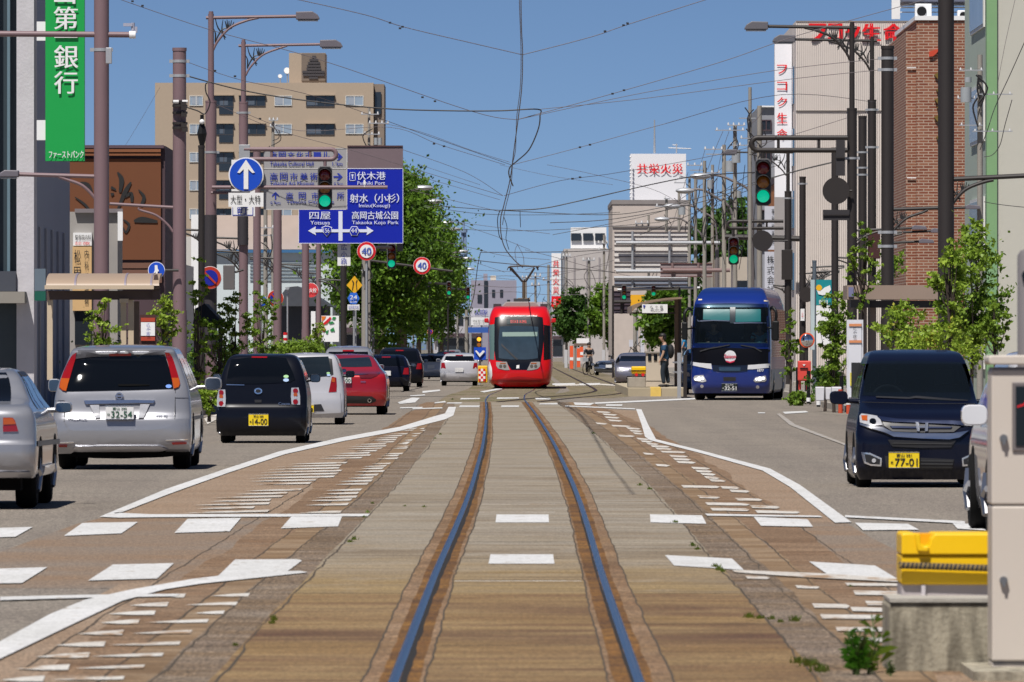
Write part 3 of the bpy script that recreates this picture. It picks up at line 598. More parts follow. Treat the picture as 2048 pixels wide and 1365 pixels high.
for x in (1142,1166,1190): mb=MB(); prect(mb,x,467,x+20,482,d+.9,.1); mb.build('opening',GLASSD,r)
for x in (1147,1172,1197): mb=MB(); prect(mb,x,515,x+3,630,d,.1); mb.build('pilaster',mat('far_pilaster',hv('#8f898a'),.8),r)
d=700; t=thing('vertical_sign','white vertical banner with red characters above a red panel right of the pantograph','sign',tuple(Wp(1112,690,d)))
mb=MB(); prect(mb,1103,507,1122,592,d,.4); mb.build('sign_panel',WHITE,t)
mb=MB(); prect(mb,1103,593,1122,614,d,.4); mb.build('red_panel',REDL,t); mb=MB(); prect(mb,1105,614,1119,619,d,.3); mb.build('orange_panel',mat('orange_panel',hv('#d0701c'),.5),t)
for i,c in enumerate('共栄火災'): ptext(c,1106,521+i*17.5,1118,535+i*17.5,d-.42,REDL,t,.01)
ptext('店',1106,598,1112,610,d-.42,WHITE,t)
MB().tube([Wp(1126,690,d),Wp(1126,505,d)],.14).build('post',GALV,t)
d=1100; r=bld('office_building','grey-violet flat-roofed building far behind the tram',942,1033,561,d,30,mat('grey_violet_wall',hv('#85828f',1.2),.85))
for x0,x1,y0,y1 in ((968,976,562,640),(955,964,590,606),(984,990,580,594),(1000,1006,580,594),(1014,1020,600,614)): mb=MB(); prect(mb,x0,y0,x1,y1,d,.1); mb.build('window',GLASSD,r)
mb=MB(); prect(mb,981,552,992,561,d+4,2); mb.build('water_tank',mat('cream_tank',hv('#c9bfae'),.6),r)
mb=MB(); prect(mb,967,548,975,561,d+4,2); mb.build('rooftop_house',mat('pent_grey',hv('#8b8893'),.7),r)
# fillers along the street, each a modest shop building
fb=[('white two storey shop building behind the left street trees',-19,-11.5,470,30,7.5,'#b8b4ae'),('brown shop building further along behind the left street trees',-20,-11.5,560,40,9,'#8a7768'),('pale far shop building at the end of the left tree row',-22,-11.5,700,60,8,'#a29c98'),
 ('cream shop building behind the right street trees',11.5,20,480,40,6.5,'#aba092'),('grey shop building right of the distant cyclist',10.5,20,640,60,7,'#a59f9b'),('beige shop building beside the orange flags far down the street',6.2,12,900,40,7,'#b3a79c'),('small white far shop building left of the tram',-9,-3.6,1000,60,5.0,'#a9a7ab'),('low pale shop far along the street right of the tram',3.2,9,1250,60,8,'#aaa6ad')]
for lab,x0,x1,y,dp,h,c in fb:
    r=thing('shop_building',lab,'building',((x0+x1)/2,y,0)); MB().box(x0,x1,y,y+dp,-.02,h).build('wall',mat('shop_wall'+c,hv(c),.8),r)
    MB().box(x0-.1,x1+.1,y-.6,y-.003,2.7,3.1).build('awning',BRN,r)
    MB().box(x0+.5,x1-.5,y-.06,y-.003,.2,2.5).build('shop_window',GLASSD,r)
    mb=MB()
    for k in range(4):
        xa=x0+.6+(x1-x0-1.2)*k/4; mb.box(xa,xa+(x1-x0)*.13,y-.06,y-.003,4,5.2)
    mb.build('window',GLASSD,r)
    sx=x0-.05 if x0>0 else x1
    MB().box(sx,sx+.05,y+2,y+dp-2,.3,2.6).build('side_window',GLASSD,r)
# overhead boards far left of tram
d=760; t=thing('overhead_sign','wide pale overhead sign board spanning the street left of the tram','sign',tuple(Wp(960,690,d)))
mb=MB(); prect(mb,941,617,985,634,d,.3); mb.build('upper_board',mat('pale_board',hv('#b5b4c0'),.6),t)
mb=MB(); prect(mb,942,635,985,651,d-1,.3); mb.build('lower_board',WHITE,t); ptext('高岡駅',950,620,975,631,d-.35,INKB,t); ptext('中央通り商店街',946,640,978,646,d-1.4,INKK,t)
for x in (941,1100): MB().tube([Wp(x,720,d),Wp(x,612,d)],.12).build('post',GALV,t)
mb=MB(); prect(mb,930,655,985,666,d-3,.4); mb.build('blue_awning',mat('blue_awning',hv('#2c55a0'),.6),t)
# lattice tower
d=2500; t=thing('lattice_tower','very distant lattice tower rising behind the left trees','tower',tuple(Wp(927,690,d)))
mb=MB(); m2=mat('hazed_tower_steel',hv('#7286a3'),.6)  # distance haze is put into the steel's pale blue colour
a=Wp(913,690,d);b=Wp(941,690,d);a2=Wp(924.5,500,d);b2=Wp(930.5,500,d);tp=Wp(927.5,438,d)
for p,q,u in ((a,a2,.5),(b,b2,.5),(a2,Wp(925,460,d),.4),(b2,Wp(930,460,d),.4),(Wp(927.5,460,d),tp,.3)): mb.tube([p,q],u,5)
for i in range(16):
    f=i/16; g_=(i+1)/16; p=a.lerp(a2,f); q=b.lerp(b2,g_); mb.tube([p,q],.28,4); p=b.lerp(b2,f); q=a.lerp(a2,g_); mb.tube([p,q],.28,4)
mb.build('mast',m2,t); MB().cyl(Wp(927.5,505,d),(0,0,1),1.3,1.2,10).build('platform',m2,t); MB().cyl(Wp(927.5,462,d),(0,0,1),1.1,1.0,10).build('platform',m2,t)
# far hills close the horizon
mb=MB(); hz=[(x,6+4*math.sin(x*.004)+3*math.sin(x*.013)) for x in range(-900,900,30)]
mb.prism([(-900,0)]+hz+[(880,0)],4200,4300); struct(mb,'hills',mat('blue_green_hills',hv('#6f86a0',1.0),.9))
# ================= POLES, LAMPS, SIGNALS, SIGNS, WIRES =================
HEADM=mat('lamp_head_grey',hv('#6f6a72',.9),.45); DHEAD=mat('lamp_head_dark',(.13,.125,.14),.45)
ORN=mat('wrought_iron',(.02,.02,.02),.5)
def ornament(r,px,py,side,d,k=1.0):
    """small wrought tulip with leaves between pole and curved brace; px,py = corner of pole and arm"""
    def P(a,b): return Wp(px+side*a*k,py+b*k,d)
    mb=MB(); w_=1.2/S(d)*k
    for pts in ([(30,40),(14,20),(8,-2)],[(28,44),(22,24),(24,4)],[(8,48),(9,32),(4,20)],[(8,50),(18,30),(30,27)],[(8,48),(22,24),(40,20)]):
        q=smooth_pts([tuple(P(a,b)) for a,b in pts],4); n=len(q); mb.tube(q,[w_*(1.5-abs(i/(n-1)-.4)*1.6) for i in range(n)],6)
    for a0,b0,a1,b1 in ((32,20,28,6),(36,22,36,6),(40,22,46,8),(34,22,32,4),(38,23,41,5)): mb.tube([P(a0,b0),P(a1,b1)],[w_*1.7,w_*.7],6)
    return mb.build('tulip_ornament',ORN,r)
def arm_lamp(r,px,d,y,side,L,m,hm,k=1.0,head=(47,16),droop=3,orn=True,tail=10):
    s=S(d); mb=MB(); x1=px+side*L
    mb.tube([Wp(px-side*tail,y,d),Wp(x1-side*head[0]*.9,y-droop,d)],.045*k,8)
    mb.tube(smooth_pts([tuple(Wp(px+side*a,y+b,d)) for a,b in ((4,65*k),(14,46*k),(38,20*k),(70,6*k),(95*k,0))],5),.035*k,8)
    arm=mb.build('lamp_arm',m,r,smooth=True)
    if orn: ornament(r,px,y,side,d,k)
    hx0=x1-side*head[0]; hh=head[1]; y-=droop
    pts=[(hx0,y-hh*.55),(hx0+side*head[0]*.7,y-hh*.6),(hx0+side*head[0]*.92,y-hh*.2),(x1,y+hh*.2),(x1,y+hh*.42),(hx0,y+hh*.42)]
    q=[Wp(a,b,d) for a,b in pts]; mb=MB(); mb.prism([(p.x,p.z) for p in q],d-.16,d+.16); h=mb.build('lamp_head',hm,r,bev=.02)
    a=Wp(hx0+side*4,y+hh*.45,d); b=Wp(x1-side*3,y+hh*.62,d); MB().box(min(a.x,b.x),max(a.x,b.x),d-.13,d+.13,b.z,a.z-.002).build('lens',mat('lamp_lens',(.35,.36,.38),.3),h)
def pole(name,label,px,d,top,m,dia=None,sleeve=None,bands=(),cat='pole',group=None,step=None,cap=True,box=None):
    s=S(d); x=(px-1024)/s; r=thing(name,label,cat,(x,d,.13),group); zt=H+(694-top)/s; dia=dia or .29
    mb=MB()
    if step:          # thick lower tube then thin upper tube
        zs=H+(694-step)/s; mb.tube([(x,d,.1),(x,d,zs)],dia/2,20); mb.tube([(x,d,zs-.2),(x,d,zt)],[dia*.28,dia*.26],16)
        mb.build('shaft',m,r,smooth=True); MB().cyl((x,d,zs+.02),(0,0,1),dia/2*1.04,.05,20).build('collar',m,r,smooth=True)
    else: mb.tube([(x,d,.1),(x,d,zt)],[dia/2*1.02,dia/2],20).build('shaft',m,r,smooth=True)
    if cap: MB().cyl((x,d,zt+.03),(0,0,1),dia/2*(1.08 if not step else .42),.07,20).build('cap',m,r)
    if sleeve: MB().cyl((x,d,(H+(694-sleeve)/s)/2),(0,0,1),dia/2*1.14,H+(694-sleeve)/s-.2,20,dia/2*1.10).build('sleeve',m,r,smooth=True)
    for b in bands:
        z=H+(694-b)/s; MB().cyl((x,d,z),(0,0,1),dia/2*1.06,.06,20).cbox((x-dia*.62,d,z),.08,.06,.07).cbox((x+dia*.62,d,z),.08,.06,.07).build('clamp_band',GALV,r)
    if box:
        mb=MB(); prect(mb,*box,d-dia/2,.12); mb.build('junction_box',GALV if m is TAUPE else m,r,bev=.01)
    return r
g='steel poles along the tram street'
# left row
P1=pole('support_pole','thick taupe pole rising out of frame beside the green bank banner',203,168,-120,TAUPE,.29,590,(100,),group=g,box=(212,96,224,128))
mb=MB(); mb.tube([Wp(-160,67,168),Wp(0,68,168),Wp(264,70,168)],.056,12); mb.build('signal_arm',TAUPE,P1,smooth=True)
arm_lamp(P1,203,168,354,-1,205,TAUPE,HEADM,.9,(40,14),5,False,10)
P2=pole('support_pole','taupe span wire pole with a flat cap and two pale bands, second from the bank',359,189,102,TAUPE,.29,612,(123,152),group=g)
arm_lamp(P2,350,189,416,-1,132,TAUPE,HEADM,.75,(2,2),8,False,8)
L1=pole('lamp_post','tall taupe street lamp, taller of the two with arms over the left lane',422,235,28,TAUPE,.30,None,(305,),group=g,step=205,cat='street lamp')
arm_lamp(L1,422,235,36,1,217,TAUPE,HEADM)
L2=pole('lamp_post','taupe street lamp beside the guide signs, shorter of two over the left lane',487,257,84,TAUPE,.27,None,(226,),group=g,step=207,cat='street lamp',box=(478,290,500,325))
arm_lamp(L2,487,257,92,1,198,TAUPE,HEADM,.92,(45,15))
DSH=mat('pole_shadow_paint',(.035,.03,.035),.6)  # shadow lying on the lamp posts, painted as darker sleeves
a=Wp(420,0,235)
MB().cyl((a.x,234.9,H+(694-560)/S(235)),(0,0,1),.19,3.5,20).build('painted_shadow_sleeve',DSH,L1)
a=Wp(486,0,257); MB().cyl((a.x,256.9,H+(694-450)/S(257)),(0,0,1),.16,1.2,20).build('painted_shadow_sleeve',DSH,L2)
for (px,d,top,dia,lab,sl) in ((514,285,300,.25,'taupe pole just right of the second lamp post',None),(555,300,300,.29,'taupe pole behind the grey museum sign',None),(611,330,430,.27,'taupe pole below the left end of the blue guide sign',653),(637,375,450,.21,'slim taupe pole between the sixth pole and the dark pole',None)):
    pole('support_pole',lab,px,d,top,TAUPE,dia,sl,(),group=g)
p=pole('support_pole','dark brown pole below the place name plate of the blue guide sign',687,300,487,DARKP,.21,None,(),group=g)
p=pole('support_pole','slim dark pole beside the first tall lamp post',403,228,296,DARKP,.17,None,(),group=g)
# side arms with ornaments toward the pavement
BL={(420,462):'the first left lamp post, level with the dull no-parking sign top',(487,478):'the second left lamp post, upper of its two',(487,505):'the second left lamp post, lower of its two',(555,518):'the pole behind the museum sign',(611,532):'the pole under the left end of the blue sign',(637,548):'the slim pole beside the hydrant sign',(687,562):'the dark pole below the place name plate'}
BR={(1704,462):'the tall dark lamp post with the signal arm',(1744,468):'the dark lamp post with the red-brown box',(1725,518):'the dark pole between the two tall right lamps',(1605,548):'the slim dark pole above the mailbox',(1576,574):'the distant lamp post behind the blue bus',(1629,545):'the thin pole before the teal sign, shorter one',(1629,535):'the thin pole before the teal sign, longer one'}
for px,d,y,L in ((420,235,462,-70),(487,257,478,-80),(487,257,505,-70),(555,300,518,-55),(611,330,532,-50),(637,375,548,-40),(687,300,562,-50)):
    r=thing('bracket_arm','dark bracket arm with curled ironwork on the pole at row %d of the left poles'%y if 0 else 'curled ironwork bracket on %s'%BL[(px,y)],'bracket arm',tuple(Wp(px+L/2,y,d)),group='ironwork brackets on the left poles')
    k=abs(L)/95; sd=-1
    mb=MB(); mb.tube([Wp(px+12*k,y,d),Wp(px+L,y-3,d)],.035,6); mb.tube(smooth_pts([tuple(Wp(px+sd*a*k,y+b*k,d)) for a,b in ((4,65),(14,46),(38,20),(70,6),(95,0))],4),.03,6); mb.build('arm',DARKP,r)
    ornament(r,px,y,sd,d,k)
# right row (dark)
R1=pole('support_pole','very tall dark pole crossing in front of the brick building',1892,163,-150,DARKP,.30,None,(),group=g)
arm_lamp(R1,1892,163,360,1,200,DARKP,DHEAD,1.0,(4,4),10)
R2=pole('support_pole','dark capped span wire pole with two pale bands near the brick building',1775,189,98,DARKP,.27,625,(117,140,465,493),group=g)
arm_lamp(R2,1775,189,420,1,112,DARKP,DHEAD,.85,(4,4),4)
R4=pole('lamp_post','tall dark street lamp carrying the near right traffic signal arm, higher of two',1704,235,49,DARKP,.27,None,(317,),group=g,step=220,cat='street lamp')
arm_lamp(R4,1704,235,56,-1,215,DARKP,DHEAD)
R3=pole('lamp_post','dark street lamp just behind and lower than the one holding the signal arm',1744,257,78,DARKP,.25,None,(220,295),group=g,step=203,cat='street lamp')
arm_lamp(R3,1744,257,82,-1,199,DARKP,DHEAD,.92,(45,15))
mb=MB(); prect(mb,1735,500-42,1760,560-42,256.8,.2); mb.build('control_box',mat('dark_red_box',(.06,.02,.018),.5),R3,bev=.02)
pole('support_pole','dark pole between the two tall right street lamps',1725,290,236,DARKP,.27,None,(305,336,350),group=g)
pole('support_pole','dark pole left of the lamp post whose base the signal boards cover',1670,250,300,DARKP,.20,None,(),group=g)
R6=pole('support_pole','slim dark span wire pole above the red mailbox',1605,333,357,DARKP,.24,None,(368,),group=g)
R7=pole('lamp_post','distant dark street lamp with the lower U-shaped signal arm',1576,330,300,DARKP,.26,None,(397,),group=g,step=385,cat='street lamp',box=(1563,500,1585,560))
arm_lamp(R7,1576,330,306,-1,130,DARKP,DHEAD,.7,(28,10),1)
pole('support_pole','thin straight pole in front of the teal bank sign',1629,300,525,mat('bluegrey_pole',(.16,.19,.22),.4,.5),.14,None,(),group=g)
for px,d,y,L in ((1704,235,462,60),(1744,257,468,60),(1725,290,518,-60),(1605,333,548,55),(1576,330,574,-30),(1629,300,545,50),(1629,300,535,60)):
    r=thing('bracket_arm','curled ironwork bracket on %s'%BR[(px,y)],'bracket arm',tuple(Wp(px+L/2,y,d)),group='ironwork brackets on the right poles')
    k=abs(L)/95; sd=1 if L>0 else -1
    mb=MB(); mb.tube([Wp(px-sd*12*k,y,d),Wp(px+L,y-3,d)],.035,6); mb.tube(smooth_pts([tuple(Wp(px+sd*a*k,y+b*k,d)) for a,b in ((4,65),(14,46),(38,20),(70,6),(95,0))],4),.03,6); mb.build('arm',DARKP,r)
    ornament(r,px,y,sd,d,k)
for i,(x,y) in enumerate(((1838,456),(1852,483),(1876,462),(1945,415))):
    t=thing('street_lamp','grey oblong lamp head on a short arm, %s'%('upper left of three before the brick wall','lower left of three before the brick wall','rightmost of three before the brick wall','set apart nearest the green building')[i],'lamp head',tuple(Wp(x,y,205)))
    mb=MB(); pprism(mb,[(x-15,y+4),(x-15,y-2),(x-10,y-5),(x+12,y-3),(x+15,y+1),(x+15,y+4)],205,.3); mb.build('housing',HEADM,t,bev=.01); MB().tube([Wp(x,y,205),Wp(x-70,y+3,205)],.03).build('arm',DARKP,t)
# ---- traffic signals
SIGB=mat('signal_housing_grey',(.10,.095,.10),.5); SIGK=mat('signal_black',(.008,.008,.01),.4)
LR=mat('signal_red_unlit',(.16,.004,.008),.2,coat=.6); LA=mat('signal_amber_unlit',(.30,.10,.004),.2,coat=.6); LG=mat('signal_green_lit',(.02,.5,.35),.3,emit=.42,ecol=(.0,.8,.45),vs=40,var=.5); LGO=mat('signal_green_lit_far',(.0,.4,.2),.3,emit=.4,ecol=(.0,.75,.35))
def signal(label,px,y0,y1,hw,d,arm=None,m=TAUPE,lit=2,green=LG,extra=None,name='traffic_light'):
    s=S(d); r=thing(name,label,'traffic light',tuple(Wp(px,(y0+y1)/2,d)))
    h=y1-y0; c=hw*.35
    mb=MB(); pprism(mb,[(px-hw+c,y0),(px+hw-c,y0),(px+hw,y0+c),(px+hw,y1-c),(px+hw-c,y1),(px-hw+c,y1),(px-hw,y1-c),(px-hw,y0+c)],d,.16); mb.build('housing',SIGB,r,bev=.012)
    mb=MB(); pprism(mb,[(px-hw+c*1.2,y0+2),(px+hw-c*1.2,y0+2),(px+hw-1.5,y0+c*1.3),(px+hw-1.5,y1-c*1.2),(px+hw-c*1.2,y1-2),(px-hw+c*1.2,y1-2),(px-hw+1.5,y1-c*1.2),(px-hw+1.5,y0+c*1.3)],d-.165,.02); mb.build('face_plate',SIGK,r)
    for i in range(3):
        cy=y0+h*(.20+.30*i); p=Wp(px,cy,d); rad=hw*.78/s
        lm=(LR,LA,green)[i]
        mb=MB(); n=20; prof=[(rad,0),(rad*.85,-.03),(rad*.5,-.055),(0.001,-.065)]; vs=[]
        for rr_,yy in prof:
            for j in range(n): a=2*math.pi*j/n; vs.append((p.x+rr_*math.cos(a),d-.19+yy,p.z+rr_*math.sin(a)))
        mb.add(vs,[(k*n+j,k*n+(j+1)%n,(k+1)*n+(j+1)%n,(k+1)*n+j) for k in range(3) for j in range(n)]); L=mb.build('lens',lm,r,smooth=True)
        mb=MB(); vs=[]; m_=14                       # visor: half tube projecting toward the viewer
        for j in range(m_+1):
            a=math.pi*(-.12+1.24*j/m_); dl=.24*(.35+.65*max(0,math.sin(a)))
            for rr_,yy in ((rad*1.1,0),(rad*1.1,-dl)): vs.append((p.x+rr_*math.cos(a),d-.18+yy,p.z+rr_*math.sin(a)))
        mb.add(vs,[(2*j,2*j+1,2*j+3,2*j+2) for j in range(m_)]); v=mb.build('visor',SIGB,L); so_=v.modifiers.new('t','SOLIDIFY'); so_.thickness=.012
    if arm=='U':
        x0,x1,ya,yb=extra; e=1 if x1<x0 else -1      # pole side x0, tip x1
        rr_=(yb-ya)/2; pts=[(x0,ya)]+[(x1+e*rr_+(-e)*rr_*math.sin(t_),ya+rr_-rr_*math.cos(t_)) for t_ in [math.pi*k/8 for k in range(9)]]+[(x0,yb)]
        mb=MB(); mb.tube([Wp(a,b,d) for a,b in pts],.068 if d<300 else .06,12)
        for f in (.3,.72): mb.tube([Wp(x0+(x1-x0)*f,ya,d),Wp(x0+(x1-x0)*f,yb,d)],.04,8)
        mb.tube([Wp(px,yb,d),Wp(px,y0,d)],.05,8); mb.build('signal_arm',m,r,smooth=True)
    return r
signal('green-lit vertical traffic signal hanging in front of the grey museum guide sign',650,333,420,14.5,256.8,'U',TAUPE,extra=(488,672,299,319))
signal('green-lit vertical traffic signal hanging from the dark U-shaped arm at right',1526,318,412,16,234.8,'U',DARKP,extra=(1695,1503,276,301))
signal('smaller green-lit signal hidden under the second dark arm beside the utility poles',1467,474,530,10.5,329.8,'U',DARKP,extra=(1567,1455,443,457),green=LGO)
signal('green-lit signal with side arrow boxes under the blue guide sign',783,487,538,9,330,None,DARKP)
mb=MB(); 
t=bpy.data.objects['traffic_light.003']
prect(mb,760,487,773,503,330,.15); prect(mb,794,487,806,503,330,.15); mb.build('arrow_box',SIGK,t)
signal('distant hazy signal, upper one before the left street trees',898,563,592,4.6,372,None,green=LGO); signal('small distant signal at the edge of the left street trees',936,574,600,4,480,None,green=LGO)
signal('distant white-framed signal left of the right platform shelter',1248,570,601,5,420,None,green=LGO); signal('distant signal with green lamp just above the right platform shelter',1307,572,592,4.8,420,None,green=LGO)
MB()
# crossbars for far signals
for lab,pts,d,r_ in (('thin grey signal arm reaching out from the left street trees',[(730,520),(905,543)],356,.05),('pale horizontal arm holding the two distant right signals',[(1235,580),(1400,576)],421,.07),('dark signal bar above the lower right signal',[(1450,474),(1600,478)],336,.11),('thin dark bar across the front of the near left signal',[(424,375),(775,375)],234.6,.05)):
    tag(MB().tube([Wp(a,b,d) for a,b in pts],r_,8).build('signal_arm',GALV if d>400 else (TAUPE if d<300 else DARKP),org=tuple(Wp(pts[0][0],pts[0][1],d))),lab,'signal arm')
for k,(px,py,d,dx) in enumerate(((898,563,372,-40),(936,574,480,-40),(1248,570,420,-22),(1307,572,420,52))):
    t=bpy.data.objects['traffic_light.%03d'%(4+k)]; ORG[t.name]=tuple(t.location)
    d2=d+(32 if px<1000 else .2); MB().tube([Wp(px,py+6,d+.2),Wp(px+dx,py+3,d2),Wp(px+dx,py+3.2,d2),Wp(px+dx,694,d2)+Vector((0,0,-1.5))],.05,8).build('signal_arm',DARKP,t)
t=bpy.data.objects['traffic_light.003']; ORG[t.name]=tuple(t.location); MB().tube([Wp(783,495,330.1),Wp(738,495,296)],.05,8).build('signal_arm',DARKP,t)
# tram signal on a post (amber)
t=thing('tram_signal','small amber-lit tram signal on a post above the blue arrow board','traffic light',tuple(G(958,768)[:2])+(0,)); d=352
mb=MB(); prect(mb,953,673,963,697,d,.15); mb.build('housing',SIGK,t); c=Wp(958,679,d-.17); MB().cyl(c,(0,1,0),.085,.03,14).build('lens',mat('amber_lit',(.9,.35,.02),.3,emit=1.2,ecol=(1,.35,.02)),t); MB().cyl(Wp(958,690,d-.17),(0,1,0),.085,.03,14).build('lens',LA,t)
MB().tube([Wp(958,770,d+.1),Wp(958,697,d+.1)],.04).build('post',GALV,t)
t=thing('arrow_board','square blue board with a white downward chevron left of the tram','sign',tuple(Wp(959,770,340)))
mb=MB(); prect(mb,948,695,972,720,340,.05); mb.build('board',BLUEP,t); mb=MB(); pprism(mb,[(950,702),(953,701),(959.5,708),(966,701),(970,703),(959.5,715)],339.9,.02); mb.build('chevron',WHITE,t); MB().tube([Wp(960,770,340.1),Wp(960,700,340.1)],.04).build('post',GALV,t)
t=thing('crash_cushion','yellow crash cushion with a red and white checker beside the tram','barrier',tuple(Wp(965,767,338)))
mb=MB(); prect(mb,956,732,975,766,338,.8,-.4); mb.build('body',mat('crash_yellow',hv('#e0b41a'),.5),t,bev=.03)
mb=MB(); m2=MB()
for i in range(3):
    for j in range(5): prect(mb if (i+j)%2 else m2,957+i*4.6,738+j*5,961.6+i*4.6,743+j*5,337.55,.03)
mb.build('white_checker',WHITE,t); m2.build('red_checker',REDP,t)
# ---- round signs etc
def disc(r,px,py,rad,d,m,name,dy,t_=.02): mb=MB(); c=Wp(px,py,d-dy); return MB().cyl(c,(0,1,0),rad/S(d),t_,36).build(name,m,r)
def post(r,px,y0,y1,d,m=GALV,rad=.035): return MB().tube([Wp(px,y0,d),Wp(px,y1,d)],rad).build('post',m,r)
def rsign(label,px,py,rad,d,kind,name='road_sign',pst=None,arm=None):
    r=thing(name,label,'road sign',tuple(Wp(px,py+rad,d)))
    disc(r,px,py,rad,d,WHITE if kind!='back' else DARKP,'plate',.02)
    def P(pts): return [(px+a*rad,py+b*rad) for a,b in pts]
    if kind=='up':
        disc(r,px,py,rad*.93,d,BLUEP,'blue_face',.04)
        mb=MB(); pprism(mb,P([(0,-.86),(.5,-.12),(.36,-.1),(.13,-.32),(.13,.82),(-.13,.82),(-.13,-.32),(-.36,-.1),(-.5,-.12)]),d-.055,.02); mb.build('arrow',WHITE,r)
    if kind=='nopark':
        disc(r,px,py,rad*.96,d,mat('shade_dulled_red',hv('#a8311c'),.5),'red_ring',.04); disc(r,px,py,rad*.68,d,mat('deep_blue_face',hv('#101c8c'),.5),'blue_face',.06)  # red dulled by putting the shadow on the sign into its colour
        mb=MB(); pprism(mb,P([(-.56,-.44),(-.44,-.56),(.56,.44),(.44,.56)]),d-.075,.015); mb.build('slash',mat('shade_dulled_red',None),r)
    if kind=='40':
        disc(r,px,py,rad*.97,d,REDP,'red_ring',.04); disc(r,px,py,rad*.70,d,WHITE,'white_face',.06); ptext('40',px-rad*.5,py-rad*.38,px+rad*.5,py+rad*.36,d-.07,mat('number_blue',(.04,.09,.42),.5),r,.02)
    if kind=='ped':
        disc(r,px,py,rad*.93,d,BLUEP,'blue_face',.04)
        mb=MB(); pprism(mb,P([(-.2,-.6),(.1,-.6),(.15,-.2),(.3,.1),(.15,.15),(.1,.6),(-.05,.6),(-.1,.2),(-.3,.55),(-.4,.5),(-.2,0)]),d-.055,.02); mb.build('pictogram',WHITE,r)
    if kind=='hyd':
        disc(r,px,py,rad*.95,d,mat('hydrant_red',hv('#c8383c'),.5),'red_face',.04); ptext('消火栓',px-rad*.75,py-rad*.3,px+rad*.75,py+rad*.3,d-.07,WHITE,r,.02)
    if kind=='noentry':
        disc(r,px,py,rad*.95,d,REDP,'red_face',.04)
    if pst: post(r,px,pst,py,d+.03)
    if arm: MB().tube([Wp(px,py,d+.03),Wp(arm,py,d+.03)],.03).build('arm',DARKP,r)
    return r
r=rsign('large blue round sign with a white upward arrow before the lamp post',492,350,35,234.5,'up','arrow_sign')
mb=MB(); prect(mb,457,386,527,414,234.5,.03); p=mb.build('text_plate',WHITE,r); ptext('大型・大特',461,391,521,408,234.5-.03,INKK,p)
MB().tube([Wp(422,386,234.7),Wp(500,386,234.7)],.04).build('arm',TAUPE,r)
r=thing('place_name_plate','white place name plate half hidden under the heavy vehicle text plate','sign',tuple(Wp(486,432,237))); mb=MB(); prect(mb,463,320,510,433,237,.03); mb.build('board',WHITE,r)
mb=MB(); 
for a in ((465,415,466,431),(505,415,506.5,431),(465,430,506,431.5)): prect(mb,*a,237-.03,.01)
mb.build('border_line',INKB,r); ptext('町',475,415,496,429,237-.035,INKB,r,.01)
rsign('dull red and blue no-parking sign on the shadow-darkened lamp post',420,556,23,234.6,'nopark')
rsign('brighter small no-parking sign in front of the museum sign pole',551,597,16.5,300,'nopark',pst=690)
rsign('blue round pedestrian sign half behind the shelter roof and second pole',313,541,17,188.7,'ped',arm=357)
rsign('small blue round sign left of the brighter no-parking sign',523,602,11.5,305,'ped',pst=690)
rsign('speed limit 40 sign tucked under the corner of the blue guide sign',733,503,19,262,'40',pst=735)
rsign('speed limit 40 sign standing clear among the tree leaves',844,532,17.5,352,'40')
rsign('red hydrant sign with white characters by the sixth pole',622,581,15,335,'hyd')
rsign('dim round sign plate seen from behind below the near right signal',1525,482,20.5,260,'back','road_sign',arm=1576)
rsign('dark round sign plate seen from behind left of the tall right lamp',1672,382,27,234.7,'back','road_sign',arm=1704)
rsign('dark round sign back on the slim pole above the mailbox',1613,590,15,325,'back','road_sign',arm=1605)
rsign('small red and white round sign left of the teal bank sign',1596,590,10,345,'noentry',arm=1606)
rsign('small blue round sign under the red round one near the teal sign',1597,613,10,345,'ped',arm=1606)
rsign('tiny far no-parking sign among the left tree trunks',860,664,6,520,'nopark','road_sign',pst=725); rsign('tiny red and blue sign in the shade of the tree trunks',743,616,6.5,420,'nopark','road_sign',pst=720)
# dark board backs by right lamp
for lab,q,d in (('dark rectangular board back below the dark round sign back',(1646,420,1700,441),234),('tall dark sign board seen from behind beside the right lamp pole',(1672,280,1690,352),233),):
    t=thing('road_sign',lab,'sign',tuple(Wp(q[0],q[3],d))); mb=MB(); prect(mb,*q,d,.06); mb.build('board',mat('board_back_dark',(.03,.027,.03),.6),t); mb=MB(); prect(mb,q[0],(q[1]+q[3])/2-1,q[2],(q[1]+q[3])/2+1,d-.07,.03); mb.build('stiffener',DARKP,t)
# near left grey switch box
t=thing('control_box','grey metal control box on the first lamp post, beside the dull no-parking sign','control box',tuple(Wp(462,580,233))); mb=MB(); prect(mb,447,531,470,580,233,.3); mb.build('casing',mat('grey_box',(.13,.12,.12),.5),t,bev=.02); MB().tube([Wp(470,545,232.8),Wp(487,540,232.8)],.03).build('bracket',DARKP,t)
# yellow diamond, route hexagon, plate
d=275; r=thing('merge_sign','yellow diamond road narrowing sign above the blue route hexagon','road sign',tuple(Wp(709,690,d)))
mb=MB(); pprism(mb,[(709,552),(725,571),(709,588),(693,571)],d,.03); mb.build('plate',mat('warning_yellow',hv('#d9a41a'),.5),r)
mb=MB(); pprism(mb,[(704,580),(705.5,580),(708,565),(705,561),(703.5,561),(706,566)],d-.04,.01); pprism(mb,[(713,580),(714.5,580),(713,566),(715,560),(713.5,560),(711.5,566)],d-.04,.01); mb.build('symbol',INKK,r); post(r,711,700,560,d+.05)
r=thing('route_sign','blue hexagonal route 24 sign with a white plate beneath the diamond','road sign',tuple(Wp(707,690,d-.5)))
mb=MB(); pprism(mb,[(695,597),(701,586),(713,586),(719,597),(713,609),(701,609)],d-.5,.03); mb.build('plate',mat('hex_blue',hv('#2a64c8'),.5),r); ptext('24',700,591,714,599,d-.55,WHITE,r,.02); ptext('富山県',700,602,714,606,d-.55,WHITE,r)
